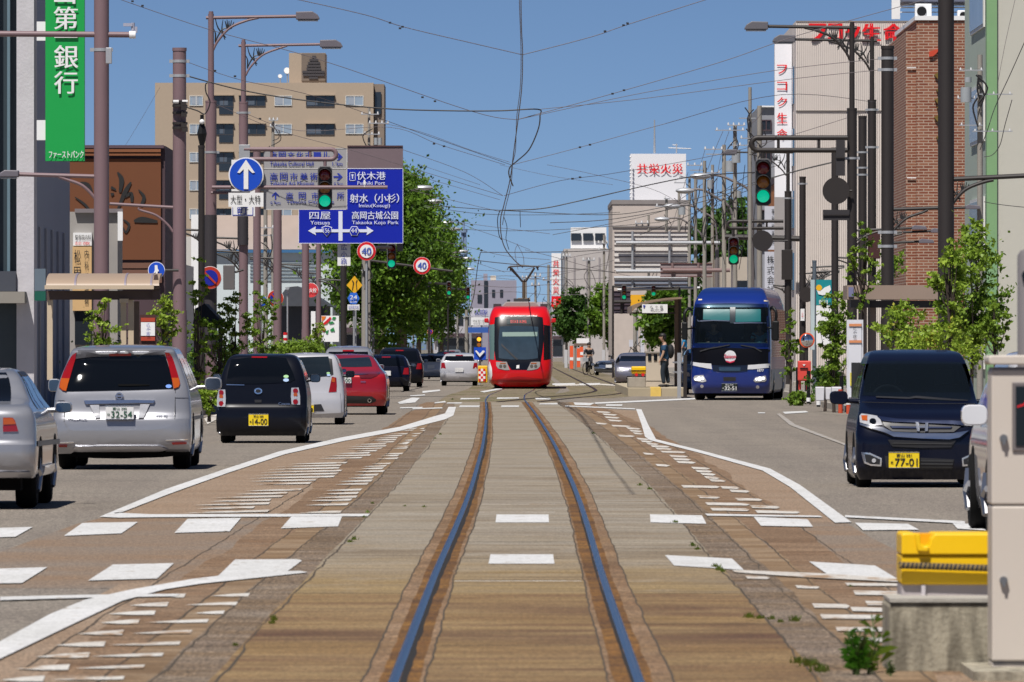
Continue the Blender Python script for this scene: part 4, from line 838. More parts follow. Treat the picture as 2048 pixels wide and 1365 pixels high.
mb=MB(); prect(mb,695,609.5,719,621,d-.5,.03); p=mb.build('text_plate',WHITE,r); ptext('高岡環状線',697,612,717,618,d-.54,INKB,p)
post(r,708,700,600,d-.4)
# vertical place plate
d=268.2; r=thing('place_name_plate','tall white plate with blue characters hanging under the blue guide sign','sign',tuple(Wp(688,532,d))); mb=MB(); prect(mb,675,487,701,532,d,.03); mb.build('board',WHITE,r)
for i,c in enumerate('広小路'): ptext(c,682,489+i*14,694,501+i*14,d-.035,INKB,r)
# ---- big blue guide sign
d=268; r=thing('guide_sign','big blue road guide sign with white arrows and a taupe top board','guide sign',tuple(Wp(702,487,d)))
mb=MB(); prect(mb,598,338,806,487,d,.04); mb.build('board',NAVYP,r); mb=MB(); prect(mb,695,293,806,338,d,.04); mb.build('blank_board',mat('taupe_board',hv('#6b5c61'),.6),r); mb=MB(); prect(mb,695,291.5,806,294,d,.07); mb.build('top_rail',mat('dark_rail',hv('#4a3338'),.6),r)
BW=mat('sign_white_film',hv('#c9cde0',1.2),.5,var=.02)
mb=MB(); 
for a in ((597,337,806,338.2),(597,486.4,806,487.4),(597,337,598,487),(805.4,337,806.4,487)): prect(mb,*a,d-.04,.01)
mb.build('border_line',BW,r)
q=d-.055
for s_,b in (('伏木港',(714,344,771,360)),('Fushiki Port',(715,363,770,370)),('射水（小杉）',(700,388,798,406)),('Imizu(Kosugi)',(718,408,780,417)),('高岡古城公園',(704,423,796,439)),('Takaoka Kojo Park',(704,442,797,451)),('四屋',(619,424,661,439)),('Yotsuya',(621,442,660,452))): ptext(s_,*b,d-.045,BW,r,.006 if s_[0]<'z' else .012)
mb=MB(); prect(mb,677,423,685,482,d-.045,.01); prect(mb,630,459,735,465,d-.044,.012); pprism(mb,[(616,462),(632,453),(630,462),(632,471)],d-.043,.012); pprism(mb,[(747,462),(733,453),(735,462),(733,471)],d-.043,.012); mb.build('arrow',BW,r)
for cx_,n_,pts in ((653,'156',[(643,455),(650,452),(657,452),(664,455),(663,463),(654,474),(645,464)]),(708,'44',[(698,462),(703,453),(714,453),(719,462),(714,472),(703,472)])):
    mb=MB(); pprism(mb,pts,d-.056,.01); o=mb.build('route_shield',BW,r); mb=MB(); pprism(mb,[(cx_+(a-cx_)*.85,462.5+(b-462.5)*.85) for a,b in pts],d-.068,.01); mb.build('shield_face',NAVYP,o); ptext(n_,cx_-6,457,cx_+6,466,d-.082,BW,o,.01,dy=0)
mb=MB(); 
for a in ((699,345,700,362),(699,345,711,346),(710,345,711,362),(699,361,711,362),(703,349,707,352),(704,352,706,358)): prect(mb,*a,d-.045,.01)
mb.build('harbour_symbol',BW,r)
MB().tube([Wp(555,350,299.8),Wp(602,350,d+.2),Wp(806,350,d+.2)],.06).build('support_rail',TAUPE,r)
# ---- grey museum guide sign
d=258.2; r=thing('guide_sign','grey facility guide sign with blue lettering behind the left traffic signal','guide sign',tuple(Wp(611,420,d)))
mb=MB(); prect(mb,527,297,694,419.5,d,.04); mb.build('board',LOUT,r)
LN=mat('sign_grey_line',hv('#b5b2b0'),.6); mb=MB(); 
for a in ((527,337,694,338.5),(527,377.5,694,379),(527,296.5,694,298),(527,418.5,694,420),(693,297,694.5,420)): prect(mb,*a,d-.04,.01)
mb.build('border_line',LN,r)
for s_,b in (('Takaoka Cultural Hall',(540,323,627,332)),('Takaoka Art Museum',(540,363,628,371)),('Takaoka City Office',(573,401,668,409)),('1.¹km',(665,324,685,332)),('0.⁹km',(668,364,686,371)),('0.⁵km',(541,402,561,409))): ptext(s_,*b,d-.045,INKB,r,.004)
spaced('高岡文化ホール',540,17.5,14,304,319,d-.045,INKB,r); spaced('高岡市美術館',540,20,15,346,361,d-.045,INKB,r); spaced('高岡市役所',572,25.5,14,385,399,d-.045,INKB,r)
for cy in (314,354):
    mb=MB(); prect(mb,667,cy-1.5,680,cy+1.5,d-.045,.01); pprism(mb,[(674,cy-7),(678,cy-7),(685,cy),(678,cy+7),(674,cy+7),(680,cy)],d-.044,.011); mb.build('arrow',INKB,r)
mb=MB(); prect(mb,549.5,388,552.5,399,d-.045,.01); pprism(mb,[(544,391),(551,384),(558,391),(558,394),(551,388),(544,394)],d-.044,.011); mb.build('arrow',INKB,r)
# ---- backs of gantry signs (right)
SL=mat('galv_slat',hv('#9a9aa2',1.1),.5,.3); RU=mat('rusty_slat',hv('#5b3430'),.8,var=.4,vs=3)
def gantry(label,x0,x1,ys,tubes,posts,d,m,tm,arm=None,plate=None):
    r=thing('guide_sign',label,'guide sign',tuple(Wp((x0+x1)/2,ys[-1],d)))
    if plate: mb=MB(); prect(mb,x0+1,ys[0],x1-1,ys[-1],d+.06,.04); mb.build('board_back',plate,r)
    mb=MB(); mb2=MB()
    for y in ys: prect(mb,x0,y,x1,y+1.6,d+.01,.03)
    mb.build('stiffener',mat('slat_dark',hv('#4f4648'),.6) if m is SL else m,r)
    for y,xa,xb in tubes: mb2.tube([Wp(xa,y,d-.35),Wp(xb,y,d-.35)],.09,10)
    for x in posts: mb2.tube([Wp(x,ys[0]-1,d-.2),Wp(x,ys[-1]+2,d-.2)],.06,8)
    mb2.build('support_rail',tm,r,smooth=True); return r
gantry('back of the large white-slatted overhead guide sign right of the tram wires',1228,1376,(464,472,481,490,502,513,524,532,541),((486,1232,1440),(543,1232,1375)),(1265,1339),420,SL,GALV,plate=mat('board_back_pale',hv('#c9c4bf',1.2),.7))
gantry('grey lower boards of the overhead guide sign above the platform shelter',1228,1376,(553,560,568,574),((556,1228,1375),),(1265,1339),424,SL,GALV,plate=mat('board_back_blue',hv('#7c8494',1.1),.7))
gantry('back of the rusty reddish overhead sign in front of the utility poles',1320,1425,(527,536,544,553),((541,1325,1460),),(1345,1397),390,RU,mat('rusty_tube',hv('#7a6462'),.6),plate=mat('rust_white_back',hv('#8f8282'),.8,var=.35,vs=2))
gantry('small dark slatted sign back left of the platform shelter',1226,1262,(582,591,600,609,618,626),((604,1226,1262),),(1243,),430,mat('dark_slat',hv('#4a3a42'),.7),DARKP,plate=mat('dark_plate_back',hv('#3d3540'),.8))
t=thing('shop_sign','small orange-yellow shop sign behind the platform shelter','sign',tuple(Wp(1270,690,460))); mb=MB(); prect(mb,1258,590,1290,616,460,.2); mb.build('panel',mat('orange_yellow',hv('#dba11c'),.5),t); post(t,1275,690,616,460)
# teal bank sign at right
d=290; r=thing('bank_pylon_sign','teal sign with a yellow and white swirl above white lettering','sign',tuple(Wp(1650,690,d)))
mb=MB(); prect(mb,1632,560,1665,611,d,.25); mb.build('panel',mat('teal_panel',hv('#127f86'),.5),r); mb=MB(); prect(mb,1632,612,1665,690,d,.25); mb.build('white_panel',WHITE,r)
mb=MB(); pprism(mb,circ(1638,576,6,20),d-.26,.02); mb.build('yellow_drop',mat('logo_yellow',hv('#dca818'),.5),r)
mb=MB(); pprism(mb,[(1633,580),(1640,583),(1650,575),(1660,571),(1662,580),(1655,589),(1645,591),(1637,589)],d-.255,.02); mb.build('white_swirl',WHITE,r)
ptext('朝日',1638,600,1655,609,d-.26,WHITE,r,.02); mb=MB(); prect(mb,1621,560,1629,700,d+.1,.12); mb.build('frame_post',mat('pale_blue_post',(.42,.5,.52),.5),r)
d=333; r=thing('flag_plate','small white plate with red marks strapped to the slim pole above the mailbox','sign',tuple(Wp(1605,640,d))); mb=MB(); prect(mb,1601,618,1609,642,d-.2,.03); mb.build('plate',WHITE,r); ptext('止',1603,624,1607,634,d-.24,REDP,r)
# vegetable shop sign
d=385; r=thing('shop_sign','white shop sign board with painted red and green vegetables','sign',tuple(Wp(660,690,d))); mb=MB(); prect(mb,643,632,678,684,d,.15); mb.build('panel',WHITE,r)
mb=MB(); pprism(mb,[(645,648),(652,642),(660,634),(663,637),(655,647),(647,651)],d-.16,.02); pprism(mb,circ(648,660,4,14),d-.16,.02); mb.build('red_vegetable',REDP,r)
mb=MB(); pprism(mb,[(643,633),(652,633),(650,638),(644,643)],d-.15,.02); mb.build('orange_vegetable',mat('orange_panel',None),r)
mb=MB(); [pprism(mb,q_,d-.16,.02) for q_ in ([(666,634),(672,635),(670,640),(664,639)],[(657,645),(665,643),(669,647),(660,649)],[(651,664),(657,660),(656,668),(652,668)],[(660,660),(667,655),(670,663),(662,664)])]; mb.build('green_vegetable',mat('sign_green',hv('#1f7a3f'),.5),r)
mb=MB(); prect(mb,622,623,631,684,d+3,.1); t=mb.build('banner',WHITE,None,org=tuple(Wp(626,690,d+3))); tag(t,'narrow white banner with green text left of the vegetable sign','banner'); ptext('新鮮野菜',0,0,0,0,1,INKB,t) if 0 else None
# red/white striped drum
t=thing('striped_marker','small red and white striped marker post before the garden greenery','marker',tuple(Wp(571,690,290))); 
for i,m_ in enumerate((REDP,WHITE,REDP,WHITE)): mb=MB(); c=Wp(571,668+i*5.5,290); MB().cyl(c,(0,0,1),.075,.09,14).build('band',m_,t)
t=thing('garden_lamp','thin white garden lamp pole with a small flat head','lamp',tuple(Wp(575,690,330))); post(t,575,690,578,330,GALV,.03); mb=MB(); pprism(mb,[(570,575),(580,575),(577,580),(573,580)],330,.2); mb.build('head',GALV,t)
# ---- left bus shelter
CRE=mat('cream_shelter_metal',hv('#978472',1.1),.45,var=.05); CREL=mat('cream_shelter_light',hv('#b9a891',1.1),.45)
d=150; s=S(d); r=thing('bus_shelter','cream bus shelter with a curved ribbed roof on the left pavement','bus shelter',tuple(Wp(205,700,d)))
def arcroof(x0,x1,ytop,yb,d0,dep,m,name,r,n=10):
    mb=MB(); a=Wp(x0,yb,d0);b=Wp(x1,ytop,d0); vs=[]
    for i in range(n+1):
        t_=i/n; yy=d0+dep*(1-math.cos(t_*math.pi/2))*.9; zz=a.z+(b.z-a.z)*math.sin(t_*math.pi/2); vs+=[(a.x,yy,zz),(b.x,yy,zz),(a.x,yy+.03,zz-.05),(b.x,yy+.03,zz-.05)]
    mb.add(vs,[(4*i,4*i+1,4*i+5,4*i+4) for i in range(n)]+[(4*i+2,4*i+6,4*i+7,4*i+3) for i in range(n)]+[(4*i,4*i+4,4*i+6,4*i+2) for i in range(n)]+[(4*i+1,4*i+3,4*i+7,4*i+5) for i in range(n)]); return mb.build(name,m,r,smooth=True)
arcroof(92,318,546,572,d,1.5,CRE,'roof',r)
for x in (148,248,300): arcroof(x,x+4,545,572,d-.03,1.5,mat('shelter_rib',hv('#7c7480'),.5),'roof_rib',r)
mb=MB(); prect(mb,90,571,308,579,d,.12); mb.build('gutter',CREL,r)
mb=MB(); prect(mb,94,582,318,600,d+.3,.1); mb.build('fascia',mat('shelter_brown',hv('#4a3b36'),.6),r)
mb=MB(); pprism(mb,[(305,573),(309,550),(315,549),(320,575),(321,600),(305,600)],d+.2,.06); mb.build('end_panel',mat('shelter_brown',None),r)
for x in (247,262,100): mb=MB(); prect(mb,x-5,600,x+6,760,d+.4,.15); mb.build('post',CREL,r)
mb=MB(); prect(mb,240,598,258,606,d+.3,.2); mb.build('bracket',CREL,r)
mb=MB(); prect(mb,266,603,279,700,d+.6,.06); mb.build('side_panel',mat('shelter_panel',hv('#6e6158'),.6),r)
t=thing('notice_board','brown framed stop notice board with a white panel reading the stop name','sign',tuple(Wp(297,745,d-1))); mb=MB(); prect(mb,280,630,313,745,d-1,.1); mb.build('frame',mat('notice_frame',hv('#402420'),.6),t); mb=MB(); prect(mb,282,645,310,672,d-1.1,.03); mb.build('white_panel',WHITE,t); mb=MB(); prect(mb,282,636,310,644,d-1.1,.03); mb.build('red_panel',mat('notice_red',hv('#a03a24'),.6),t); mb=MB(); prect(mb,282,674,310,682,d-1.1,.03); mb.build('red_panel',mat('notice_red'),t)
for i,c in enumerate('広小路'): ptext(c,293,647+i*9,300,654+i*9,d-1.14,INKB,t)
t=thing('wall_sign','small pale and green wall sign beside the shelter roof end','sign',tuple(Wp(82,603,190))); mb=MB(); prect(mb,70,538,92,582,190,.2); mb.build('pale_panel',mat('pale_sign_shade',(.12,.16,.2),.6),t); mb=MB(); prect(mb,70,583,92,602,190,.2); mb.build('green_panel',mat('deep_green_sign',(.0,.09,.06),.6),t)
t=thing('gazebo','dark pointed roof shelter behind the dull no-parking sign','shelter',tuple(Wp(420,700,215)))
mb=MB(); mb.prism([(p.x,p.z) for p in (Wp(388,655,215),Wp(393,618,215),Wp(412,608,215),Wp(443,640,215),Wp(443,655,215))],214,217); mb.build('roof',mat('gazebo_dark',(.012,.016,.02),.7),t); MB().tube([Wp(441,655,215),Wp(441,760,215)],.06).build('post',DARKP,t); MB().tube([Wp(392,655,215),Wp(392,760,215)],.06).build('post',DARKP,t)
# ---- right bus shelter (flat beige fascia)
d=180; r=thing('bus_shelter','flat beige shelter roof among the shrubs left of the tall dark pole','bus shelter',tuple(Wp(1785,700,d)))
mb=MB(); prect(mb,1694,571,1880,599,d,2.2,-2.2); mb.build('roof',mat('beige_fascia',hv('#8f7d70',1.0),.6),r); mb=MB(); prect(mb,1705,602,1880,616,d+.4,.3); mb.build('beam',DARKP,r)
mb=MB(); prect(mb,1697,575,1707,594,d-.01,.02); mb.build('blue_panel',mat('slate_blue',hv('#6b6c8c'),.6),r)
for x in (1727,1745): mb=MB(); prect(mb,x-5,616,x+6,780,d+.5,.2); mb.build('post',mat('beige_post',hv('#827268',.8),.6),r)
mb=MB(); prect(mb,1700,600,1738,616,d+.1,.3); mb.build('lamp_tube',BLACK,r)
d=168; t=thing('timetable_board','tall white timetable board with orange stripes left of the dark minivan','sign',tuple(Wp(1709,790,d)))
mb=MB(); prect(mb,1693,640,1726,800,d,.12); mb.build('frame',mat('board_white_frame',(.62,.62,.66),.4),t); mb=MB(); prect(mb,1697,645,1723,795,d-.13,.01); mb.build('panel',mat('board_panel',(.66,.67,.72),.4,var=.15,vs=1),t)
for y in (648,681): mb=MB(); prect(mb,1698,y,1723,y+5,d-.15,.01); mb.build('orange_stripe',mat('stripe_orange',hv('#c8845a'),.5),t)
mb=MB(); prect(mb,1700,746,1711,772,d-.15,.01); mb.build('yellow_notice',mat('notice_yellow',hv('#cfc040'),.5),t)
for i,c in enumerate('広小路'): ptext(c,1706,655+i*8,1713,661+i*8,d-.15,INKK,t)
# mailbox, mirror, bollards, planters, boxes
d=235; t=thing('mailbox','red pillar mailbox behind the black bollards','mailbox',tuple(Wp(1608,783,d)))
mb=MB(); prect(mb,1595,722,1621,762,d,.42); mb.build('body',mat('post_red',hv('#c8443a'),.5),t,bev=.03); mb=MB(); prect(mb,1597,762,1602,780,d-.05,.1); prect(mb,1612,762,1617,780,d-.05,.1); mb.build('leg',mat('post_red',None),t)
mb=MB(); pprism(mb,[(1605,729),(1611,729),(1608,733)],d-.43,.01); mb.build('postal_mark',WHITE,t); mb=MB(); prect(mb,1600,736,1616,738,d-.43,.02); mb.build('slot',BLACK,t)
d=240; t=thing('convex_mirror','round orange-rimmed convex traffic mirror over the mailbox','traffic mirror',tuple(Wp(1612,780,d)))
c=Wp(1614,681,d); MB().cyl(c,(0,1,0),15/S(d),.06,30).build('rim',mat('mirror_orange',hv('#d9552a'),.4),t); MB().sphere((c.x,d-.02,c.z),13/S(d),24,(1,.4,1)).build('mirror_face',mat('mirror_glass',(.75,.76,.78),.05,1.),t,smooth=True); post(t,1613,783,690,d+.05,DARKP,.05)
for i,(px,top,d,lab) in enumerate(((1617,742,222,'black bollard standing right in front of the mailbox'),(1637,740,210,'tall black bollard with a white foot before the planters'),(1595,735,235,'black bollard at the left side of the mailbox'),(1683,752,196,'dark bollard just left of the timetable board'))):
    g_=GD(0) if 0 else d; t=thing('bollard',lab,'bollard',(Wp(px,0,d).x,d,.13),group='bollards by the right pavement'); zt=H+(694-top)/S(d); x=Wp(px,0,d).x
    MB().tube([(x,d,.1),(x,d,zt)],.045,12).build('post',BLACK,t); MB().cyl((x,d,.32 if i==1 else .2),(0,0,1),.055,.35 if i==1 else .1,12).build('foot',WHITE,t)
for px0,px1,y0,y1,d,lab in ((1630,1648,774,802,200,'white planter box at the left, behind the tall bollard'),(1650,1662,775,800,198,'white planter box in the middle of the three'),(1662,1682,774,803,196,'white planter box nearest the orange barrier posts')):
    t=thing('planter_box',lab,'planter',tuple(Wp((px0+px1)/2,y1,d)),group='white planters on the right kerb'); mb=MB(); pprism(mb,[(px0,y0),(px1,y0),(px1-1,y1),(px0+1,y1)],d,.4); mb.build('box',mat('planter_white',(.6,.6,.63),.6),t,bev=.02); mb=MB(); prect(mb,px0+2,y0-1.5,px1-2,y0+1,d-.04,.32); mb.build('soil',mat('soil',(.05,.03,.02),.9),t)
for px,d in ((1681,190),(1697,188)):
    t=thing('barrier_post','orange barrier post with a pale band beside the dark minivan mirror, %s'%('left one' if px<1690 else 'right one'),'barrier',(Wp(px,0,d).x,d,.13)); x=Wp(px,0,d).x; MB().tube([(x,d,.1),(x,d,.62)],.05,12).build('post',mat('barrier_orange',hv('#b8482a'),.5),t); MB().cyl((x,d,.35),(0,0,1),.055,.1,12).build('pale_band',WHITE,t)
# kerb stones at the bus bay
for i,(px,py) in enumerate(((1652,808),(1668,812),(1640,801),(1600,778))):
    x,y,_=G(px,py); t=MB().box(x-.25,x+.25,y-.3,y+.3,0,.28).build('kerb_block',KERB,org=(x,y,0),bev=.04); tag(t,('low concrete kerb block below the middle white planter','low concrete kerb block nearest the orange barrier posts','low concrete kerb block left of the tall bollard foot','low concrete block at the foot of the mailbox')[i],'kerb block',group='concrete kerb blocks')
# ================= UTILITY POLES AND WIRES =================
WIRE=mat('black_wire',(.02,.018,.02),.6); WIREG=mat('grey_wire',(.09,.07,.08),.6)
PORC=mat('porcelain',(.6,.6,.6),.3); TRAN=mat('transformer_grey',hv('#8f9498'),.5)
def upole(label,px,d,top,wpx=10,arms=(),trans=None,bot=None,seed=0,m=CONC):
    s=S(d); x=(px-1024)/s; zt=H+(694-top)/s; r=thing('utility_pole',label,'utility pole',(x,d,.1),group='concrete utility poles')
    MB().tube([(x,d,0),(x,d,zt)],[wpx/s/2*1.15,wpx/s/2*.85],12).build('shaft',m,r,smooth=True)
    rr_=random.Random(seed+px)
    for (ya,xa,xb,n) in arms:
        mb=MB(); prect(mb,xa,ya,xb,ya+2,d-.12,.08); a=mb.build('crossarm',GALV,r)
        for i in range(n):
            c=Wp(xa+(xb-xa)*(i+.15)/max(1,n-.7),ya-2.2,d-.15); MB().cyl(c,(0,0,1),2.0/s,4.6/s,8,1.1/s).build('insulator',PORC,a)
    if trans:
        for (tx,ty,w_,h_) in trans:
            c=Wp(tx,ty+h_/2,d-.3); MB().cyl(c,(0,0,1),w_/2/s,h_/s,14).build('transformer',TRAN,r,smooth=True)
    mb=MB()
    for i in range(4):
        y0=top+rr_.uniform(10,120); mb.tube(smooth_pts([tuple(Wp(px+rr_.uniform(-12,12),y0,d-.2)),tuple(Wp(px+rr_.uniform(-16,16),y0+rr_.uniform(14,30),d-.22)),tuple(Wp(px+rr_.uniform(-4,4),y0+rr_.uniform(30,60),d-.2))],4),.022,5)
    mb.build('cable_loop',WIRE,r); return r
for a in (('tallest grey pole left of the grey building, with a bare pale top',1500,300,175,8,((236,1478,1512,0),(276,1480,1505,2)),()),
 ('thick concrete pole directly behind the near right green signal',1519,330,212,11,(),()),
 ('pole carrying a row of fuse boxes left of the bare-topped pole',1470,340,250,9,((250,1455,1490,4),(260,1430,1490,3),(290,1460,1500,3)),((1472,300,18,26),)),
 ('concrete pole with a grey transformer can below its crossarm',1448,350,290,9,((298,1408,1446,3),(308,1412,1444,0)),((1459,322,16,22),)),
 ('pole with a light horizontal lamp arm and white boxes at its top',1409,380,322,8,((330,1374,1405,3),),()),
 ('concrete pole beside the rooftop sign box, second from it',1391,420,346,7,((340,1380,1412,0),),()),
 ('concrete pole standing against the right edge of the rooftop sign box',1379,460,354,6,((354,1358,1384,3),),()),
 ('pole with a white ring and looping cables, left of the near signal',1470,360,372,9,(),((1472,382,20,14),)),
 ('short pole in front of the rooftop sign box',1358,520,385,6,((365,1348,1372,2),),((1364,410,14,20),)),
 ('short pole left of the one before the rooftop sign box',1333,560,397,6,((397,1328,1340,1),(412,1310,1345,2)),()),
 ('thin pole at the left of the beige sign-box building',1297,600,430,5,((446,1270,1297,3),),()),
 ('far pole right of the white red-lettered banner',1133,700,500,5,((512,1126,1141,3),),()),
 ('far dark pole left of the white red-lettered banner',1097,760,530,6,((560,1085,1104,2),),()),
 ('very far pole behind the pantograph, right side',1071,900,545,5,((552,1060,1082,3),(570,1062,1080,2)),()),
 ('very far pole seen through the pantograph arms',1052,1000,552,4,((556,1044,1062,3),),()),
 ('brown-grey pole covered in clamps behind the diamond sign',730,290,487,14,((540,722,738,0),),()),
 ('thin grey pole beside the clamp-covered pole',738,295,560,6,(),()),
 ('weathered wooden pole behind the grey museum sign',531,340,405,9,((455,515,548,3),(470,518,546,0)),()),
 ('pole with crossarms and insulators in front of the tan apartment corner',738,340,215,6,((228,722,758,3),(246,738,778,4),(268,728,760,3)),((752,276,8,14),(760,276,8,14))),
 ('pale pole with white insulators in front of the apartment windows',546,420,236,7,((240,538,556,3),(252,540,552,2)),()),
 ('concrete pole between brick wall and green building with grey crossarms',1960,205,110,12,((140,1918,1966,3),(188,1950,2025,3),(196,1915,1950,4),(250,1918,1965,2),(262,1945,2025,3)),((1936,155,14,10),(1932,175,22,30))),
 ('concrete pole rising behind the platform shelter',1270,520,620,8,(),()),('thin wooden pole behind the platform person',1283,500,640,7,(),()),
 ('far left pole beside the lower left trees, near the tram signal',933,560,620,7,((632,925,940,0),),()),('far leaning-looking pole at the end of the left trees',915,700,600,4,(),()),
 ('far pole before the pale far building with rooftop openings',1178,640,515,6,((520,1165,1190,3),),()),('far pole right of the rooftop openings building',1208,620,470,5,((486,1196,1215,3),(500,1196,1216,2)),()),
 ('slim pole in front of the slatted sign back',1425,400,330,7,((345,1408,1440,3),),((1420,360,12,18),))): upole(*a)
# antennas
t=thing('tv_antenna','thin rooftop aerial mast above the rooftop sign box','antenna',tuple(Wp(1353,307,604))); MB().tube([Wp(1353,307,604),Wp(1353,288,604)],.05).tube([Wp(1337,296,604),Wp(1382,298,604)],.04).tube([Wp(1345,290,604),Wp(1355,291,604)],.04).build('mast',GALV,t)
tag(MB().tube([Wp(1309,307,603),Wp(1309,240,603)],[.08,.04]).build('lightning_rod',GALV,org=tuple(Wp(1309,307,603))),'thin lightning rod on the rooftop sign box','lightning rod')
# street lamps with curved arms, far right
for px,py,x2,y2,d,lab in ((1395,352,1500,385,340,'curved lamp arm highest, beside the fuse box poles'),(1364,381,1462,420,380,'curved lamp arm crossing the rooftop sign box edge'),(1338,412,1430,445,420,'curved lamp arm just below the rooftop sign box'),(1318,438,1405,475,470,'curved lamp arm lowest, above the slatted sign back')):
    t=thing('street_lamp',lab,'street lamp',tuple(Wp(x2,690,d)),group=None)
    MB().tube(smooth_pts([tuple(Wp(px+10,py,d)),tuple(Wp(px+40,py-1,d)),tuple(Wp((px+x2)/2+18,(py+y2)/2-6,d)),tuple(Wp(x2,y2,d)),tuple(Wp(x2+4,y2+60,d))],5),.05,8).tube([Wp(x2+4,y2+50,d),Wp(x2+4,700,d)],.09).build('arm',mat('lamp_arm_grey',(.16,.14,.14),.5),t,smooth=True)
    c=Wp(px+6,py+1,d); MB().sphere(tuple(c),.42,14,(1,.5,.32)).build('lamp_head',GALV,t,smooth=True)
for px,py,d,lab in ((846,376,420,'topmost lamp poking out of the left tree crowns'),(866,403,450,'second lamp poking out of the left tree crowns'),(893,446,560,'third lamp out of the left tree crowns'),(908,459,600,'fourth lamp out of the left tree crowns'),(924,503,700,'fifth lamp out of the left tree crowns'),(934,517,780,'sixth lamp out of the left tree crowns'),(940,538,860,'lowest lamp out of the left tree crowns')):
    t=thing('street_lamp',lab,'street lamp',tuple(Wp(px,690,d))); c=Wp(px,py,d); MB().sphere(tuple(c),.5,14,(1,.5,.26)).build('lamp_head',GALV,t,smooth=True)
    MB().tube(smooth_pts([tuple(Wp(px,py,d)),tuple(Wp(px-1.4*S(d)*.6,py+.2*S(d),d)),tuple(Wp(px-2.6*S(d),py+1.2*S(d),d)),tuple(Wp(px-2.8*S(d),700,d))],4),.07,8).build('arm',mat('lamp_arm_grey'),t,smooth=True)
# ---- wires: (label, points (px,py[,d]), d, thickness px, group)
def wire(label,pts,d,th=2.,m=WIRE,g=None,sm=True,clips=()):
    P=[tuple(Wp(p[0],p[1],p[2] if len(p)>2 else d)) for p in pts]
    if sm: P=smooth_pts(P,6)
    rad=[max(.005,th*.34*p[1]/F) for p in P]
    o=MB().tube(P,rad,5).build('overhead_wire',m,org=P[0]); tag(o,label,'wire',g)
    mb=MB()
    for px,py,dd in clips: c=Wp(px,py,dd); mb.cbox(c,5*dd/F,.05,3.5*dd/F)
    if clips: mb.build('clamp',WIRE,o)
    return o
wire('trolley wire running down the middle of the sky to the tram',[(1044,-60,88),(1042,0,96),(1043,60,103),(1045,110,111),(1043,180,140),(1036,240,189),(1028,300,215),(1020,360,240),(1008,410,258),(1001,440,275),(1003,475,290),(1012,500,300),(1030,522,312),(1045,535,324)],0,3.2,WIREG)
wire('second wire running beside the trolley wire in the sky',[(1038,-60,88),(1039,10,98),(1042,110,112),(1040,180,140),(1033,240,189),(1031,300,215),(1025,330,235),(1022,370,245),(1010,420,262),(1005,450,275)],0,2.2,WIREG)
D={'a':111,'b':189,'c':235,'d':257,'e':333}
wire('span wire from the top left edge of the sky to the trolley wire',[(200,-12,150),(240,-2,145),(420,45,135),(700,100,120),(1045,110,111)] if 0 else [(225,-6,189),(420,60,189),(640,120,189),(940,222,189),(1033,240,189)],0,2.0,WIREG,clips=((265,3,189),(285,12,189),(845,195,189),(870,203,189)))
wire('span wire from the upper left of the sky to the highest trolley hanger',[(570,-6,111),(730,30,111),(810,55,111),(950,88,111),(1045,110,111)],0,2.2,WIREG,clips=((780,46,111),(805,54,111),(800,57,111)))
wire('span wire from the highest trolley hanger to the upper right sky',[(1045,110,111),(1180,75,111),(1260,48,111),(1430,-6,111)],0,2.2,WIREG,clips=((1210,63,111),(1247,51,111),(1255,47,111)))
wire('span wire crossing the right sky up to the roof storey',[(1033,240,189),(1210,192,189),(1440,125,189),(1600,70,189),(1850,0,189)],0,2.0,WIREG,clips=((1225,188,189),(1248,181,189)))
wire('heavy cable from the left capped pole across to mid sky',[(373,152,189),(480,180,189),(600,200,189),(760,217,189),(900,222,189),(1000,222,189),(1075,219,189),(1080,232,190),(1076,260,195),(1058,300,205),(1035,322,215),(1020,335,225),(1018,350,235),(1026,372,240)],0,4.0,WIRE)
wire('thin wire from mid sky to the right capped pole, upper band',[(1080,219,189),(1300,196,189),(1570,160,189),(1763,140,189)],0,1.8,WIREG)
wire('thin wire rising from mid sky to the right capped pole',[(1033,240,189),(1180,208,189),(1320,180,189),(1560,140,189),(1763,118,189)],0,1.8,WIREG)
wire('thin wire from the left capped pole slanting under the heavy cable',[(373,124,189),(480,160,189),(640,196,189),(850,270,210),(1022,330,235)],0,1.7,WIREG,clips=((430,142,189),(470,153,189)))
wire('thin wire from the first left lamp post down to the trolley wire',[(430,208,235),(560,262,235),(700,300,235),(850,345,235),(1006,392,235)],0,1.5,WIREG,clips=((520,238,235),(760,238,235)) )
wire('wire from second left lamp post to the low trolley hanger',[(492,228,257),(600,262,257),(780,255,257),(880,290,257),(1010,330,257)],0,1.5,WIREG,clips=((868,288,257),(888,293,257)))
wire('wire from the low trolley hanger up to the right lamp posts',[(1025,330,235),(1150,299,235),(1300,262,235),(1470,245,235),(1695,226,235)] if 0 else [(1025,330,235),(1160,295,235),(1330,248,235),(1560,190,235),(1752,205,257)],0,1.7,WIREG,clips=((1160,295,235),(1180,290,235)))
wire('wire from the third trolley hanger to the right lamp post base',[(1008,392,250),(1120,362,250),(1240,345,257),(1480,300,257),(1740,222,257)],0,1.6,WIREG,clips=((1145,358,250),(1160,355,250)))
wire('dark cable sagging from the lowest hanger toward the right signal',[(1000,421,275),(1080,418,275),(1160,402,275),(1300,370,275),(1400,352,280),(1520,345,290)],0,3.2,WIRE)
wire('dark cable crossing low over the rooftop sign building',[(870,412,300),(1000,421,300),(1200,430,300),(1300,420,300),(1420,390,300),(1600,340,300),(1720,312,300)],0,2.2,WIRE)
wire('pair of cables rising to the right under the dark arm, upper',[(1100,446,300),(1230,438,300),(1400,405,300),(1560,352,300),(1700,318,300)],0,2.4,WIRE)
gw='thin cables in the tangle above the tram'
rw=random.Random(3)
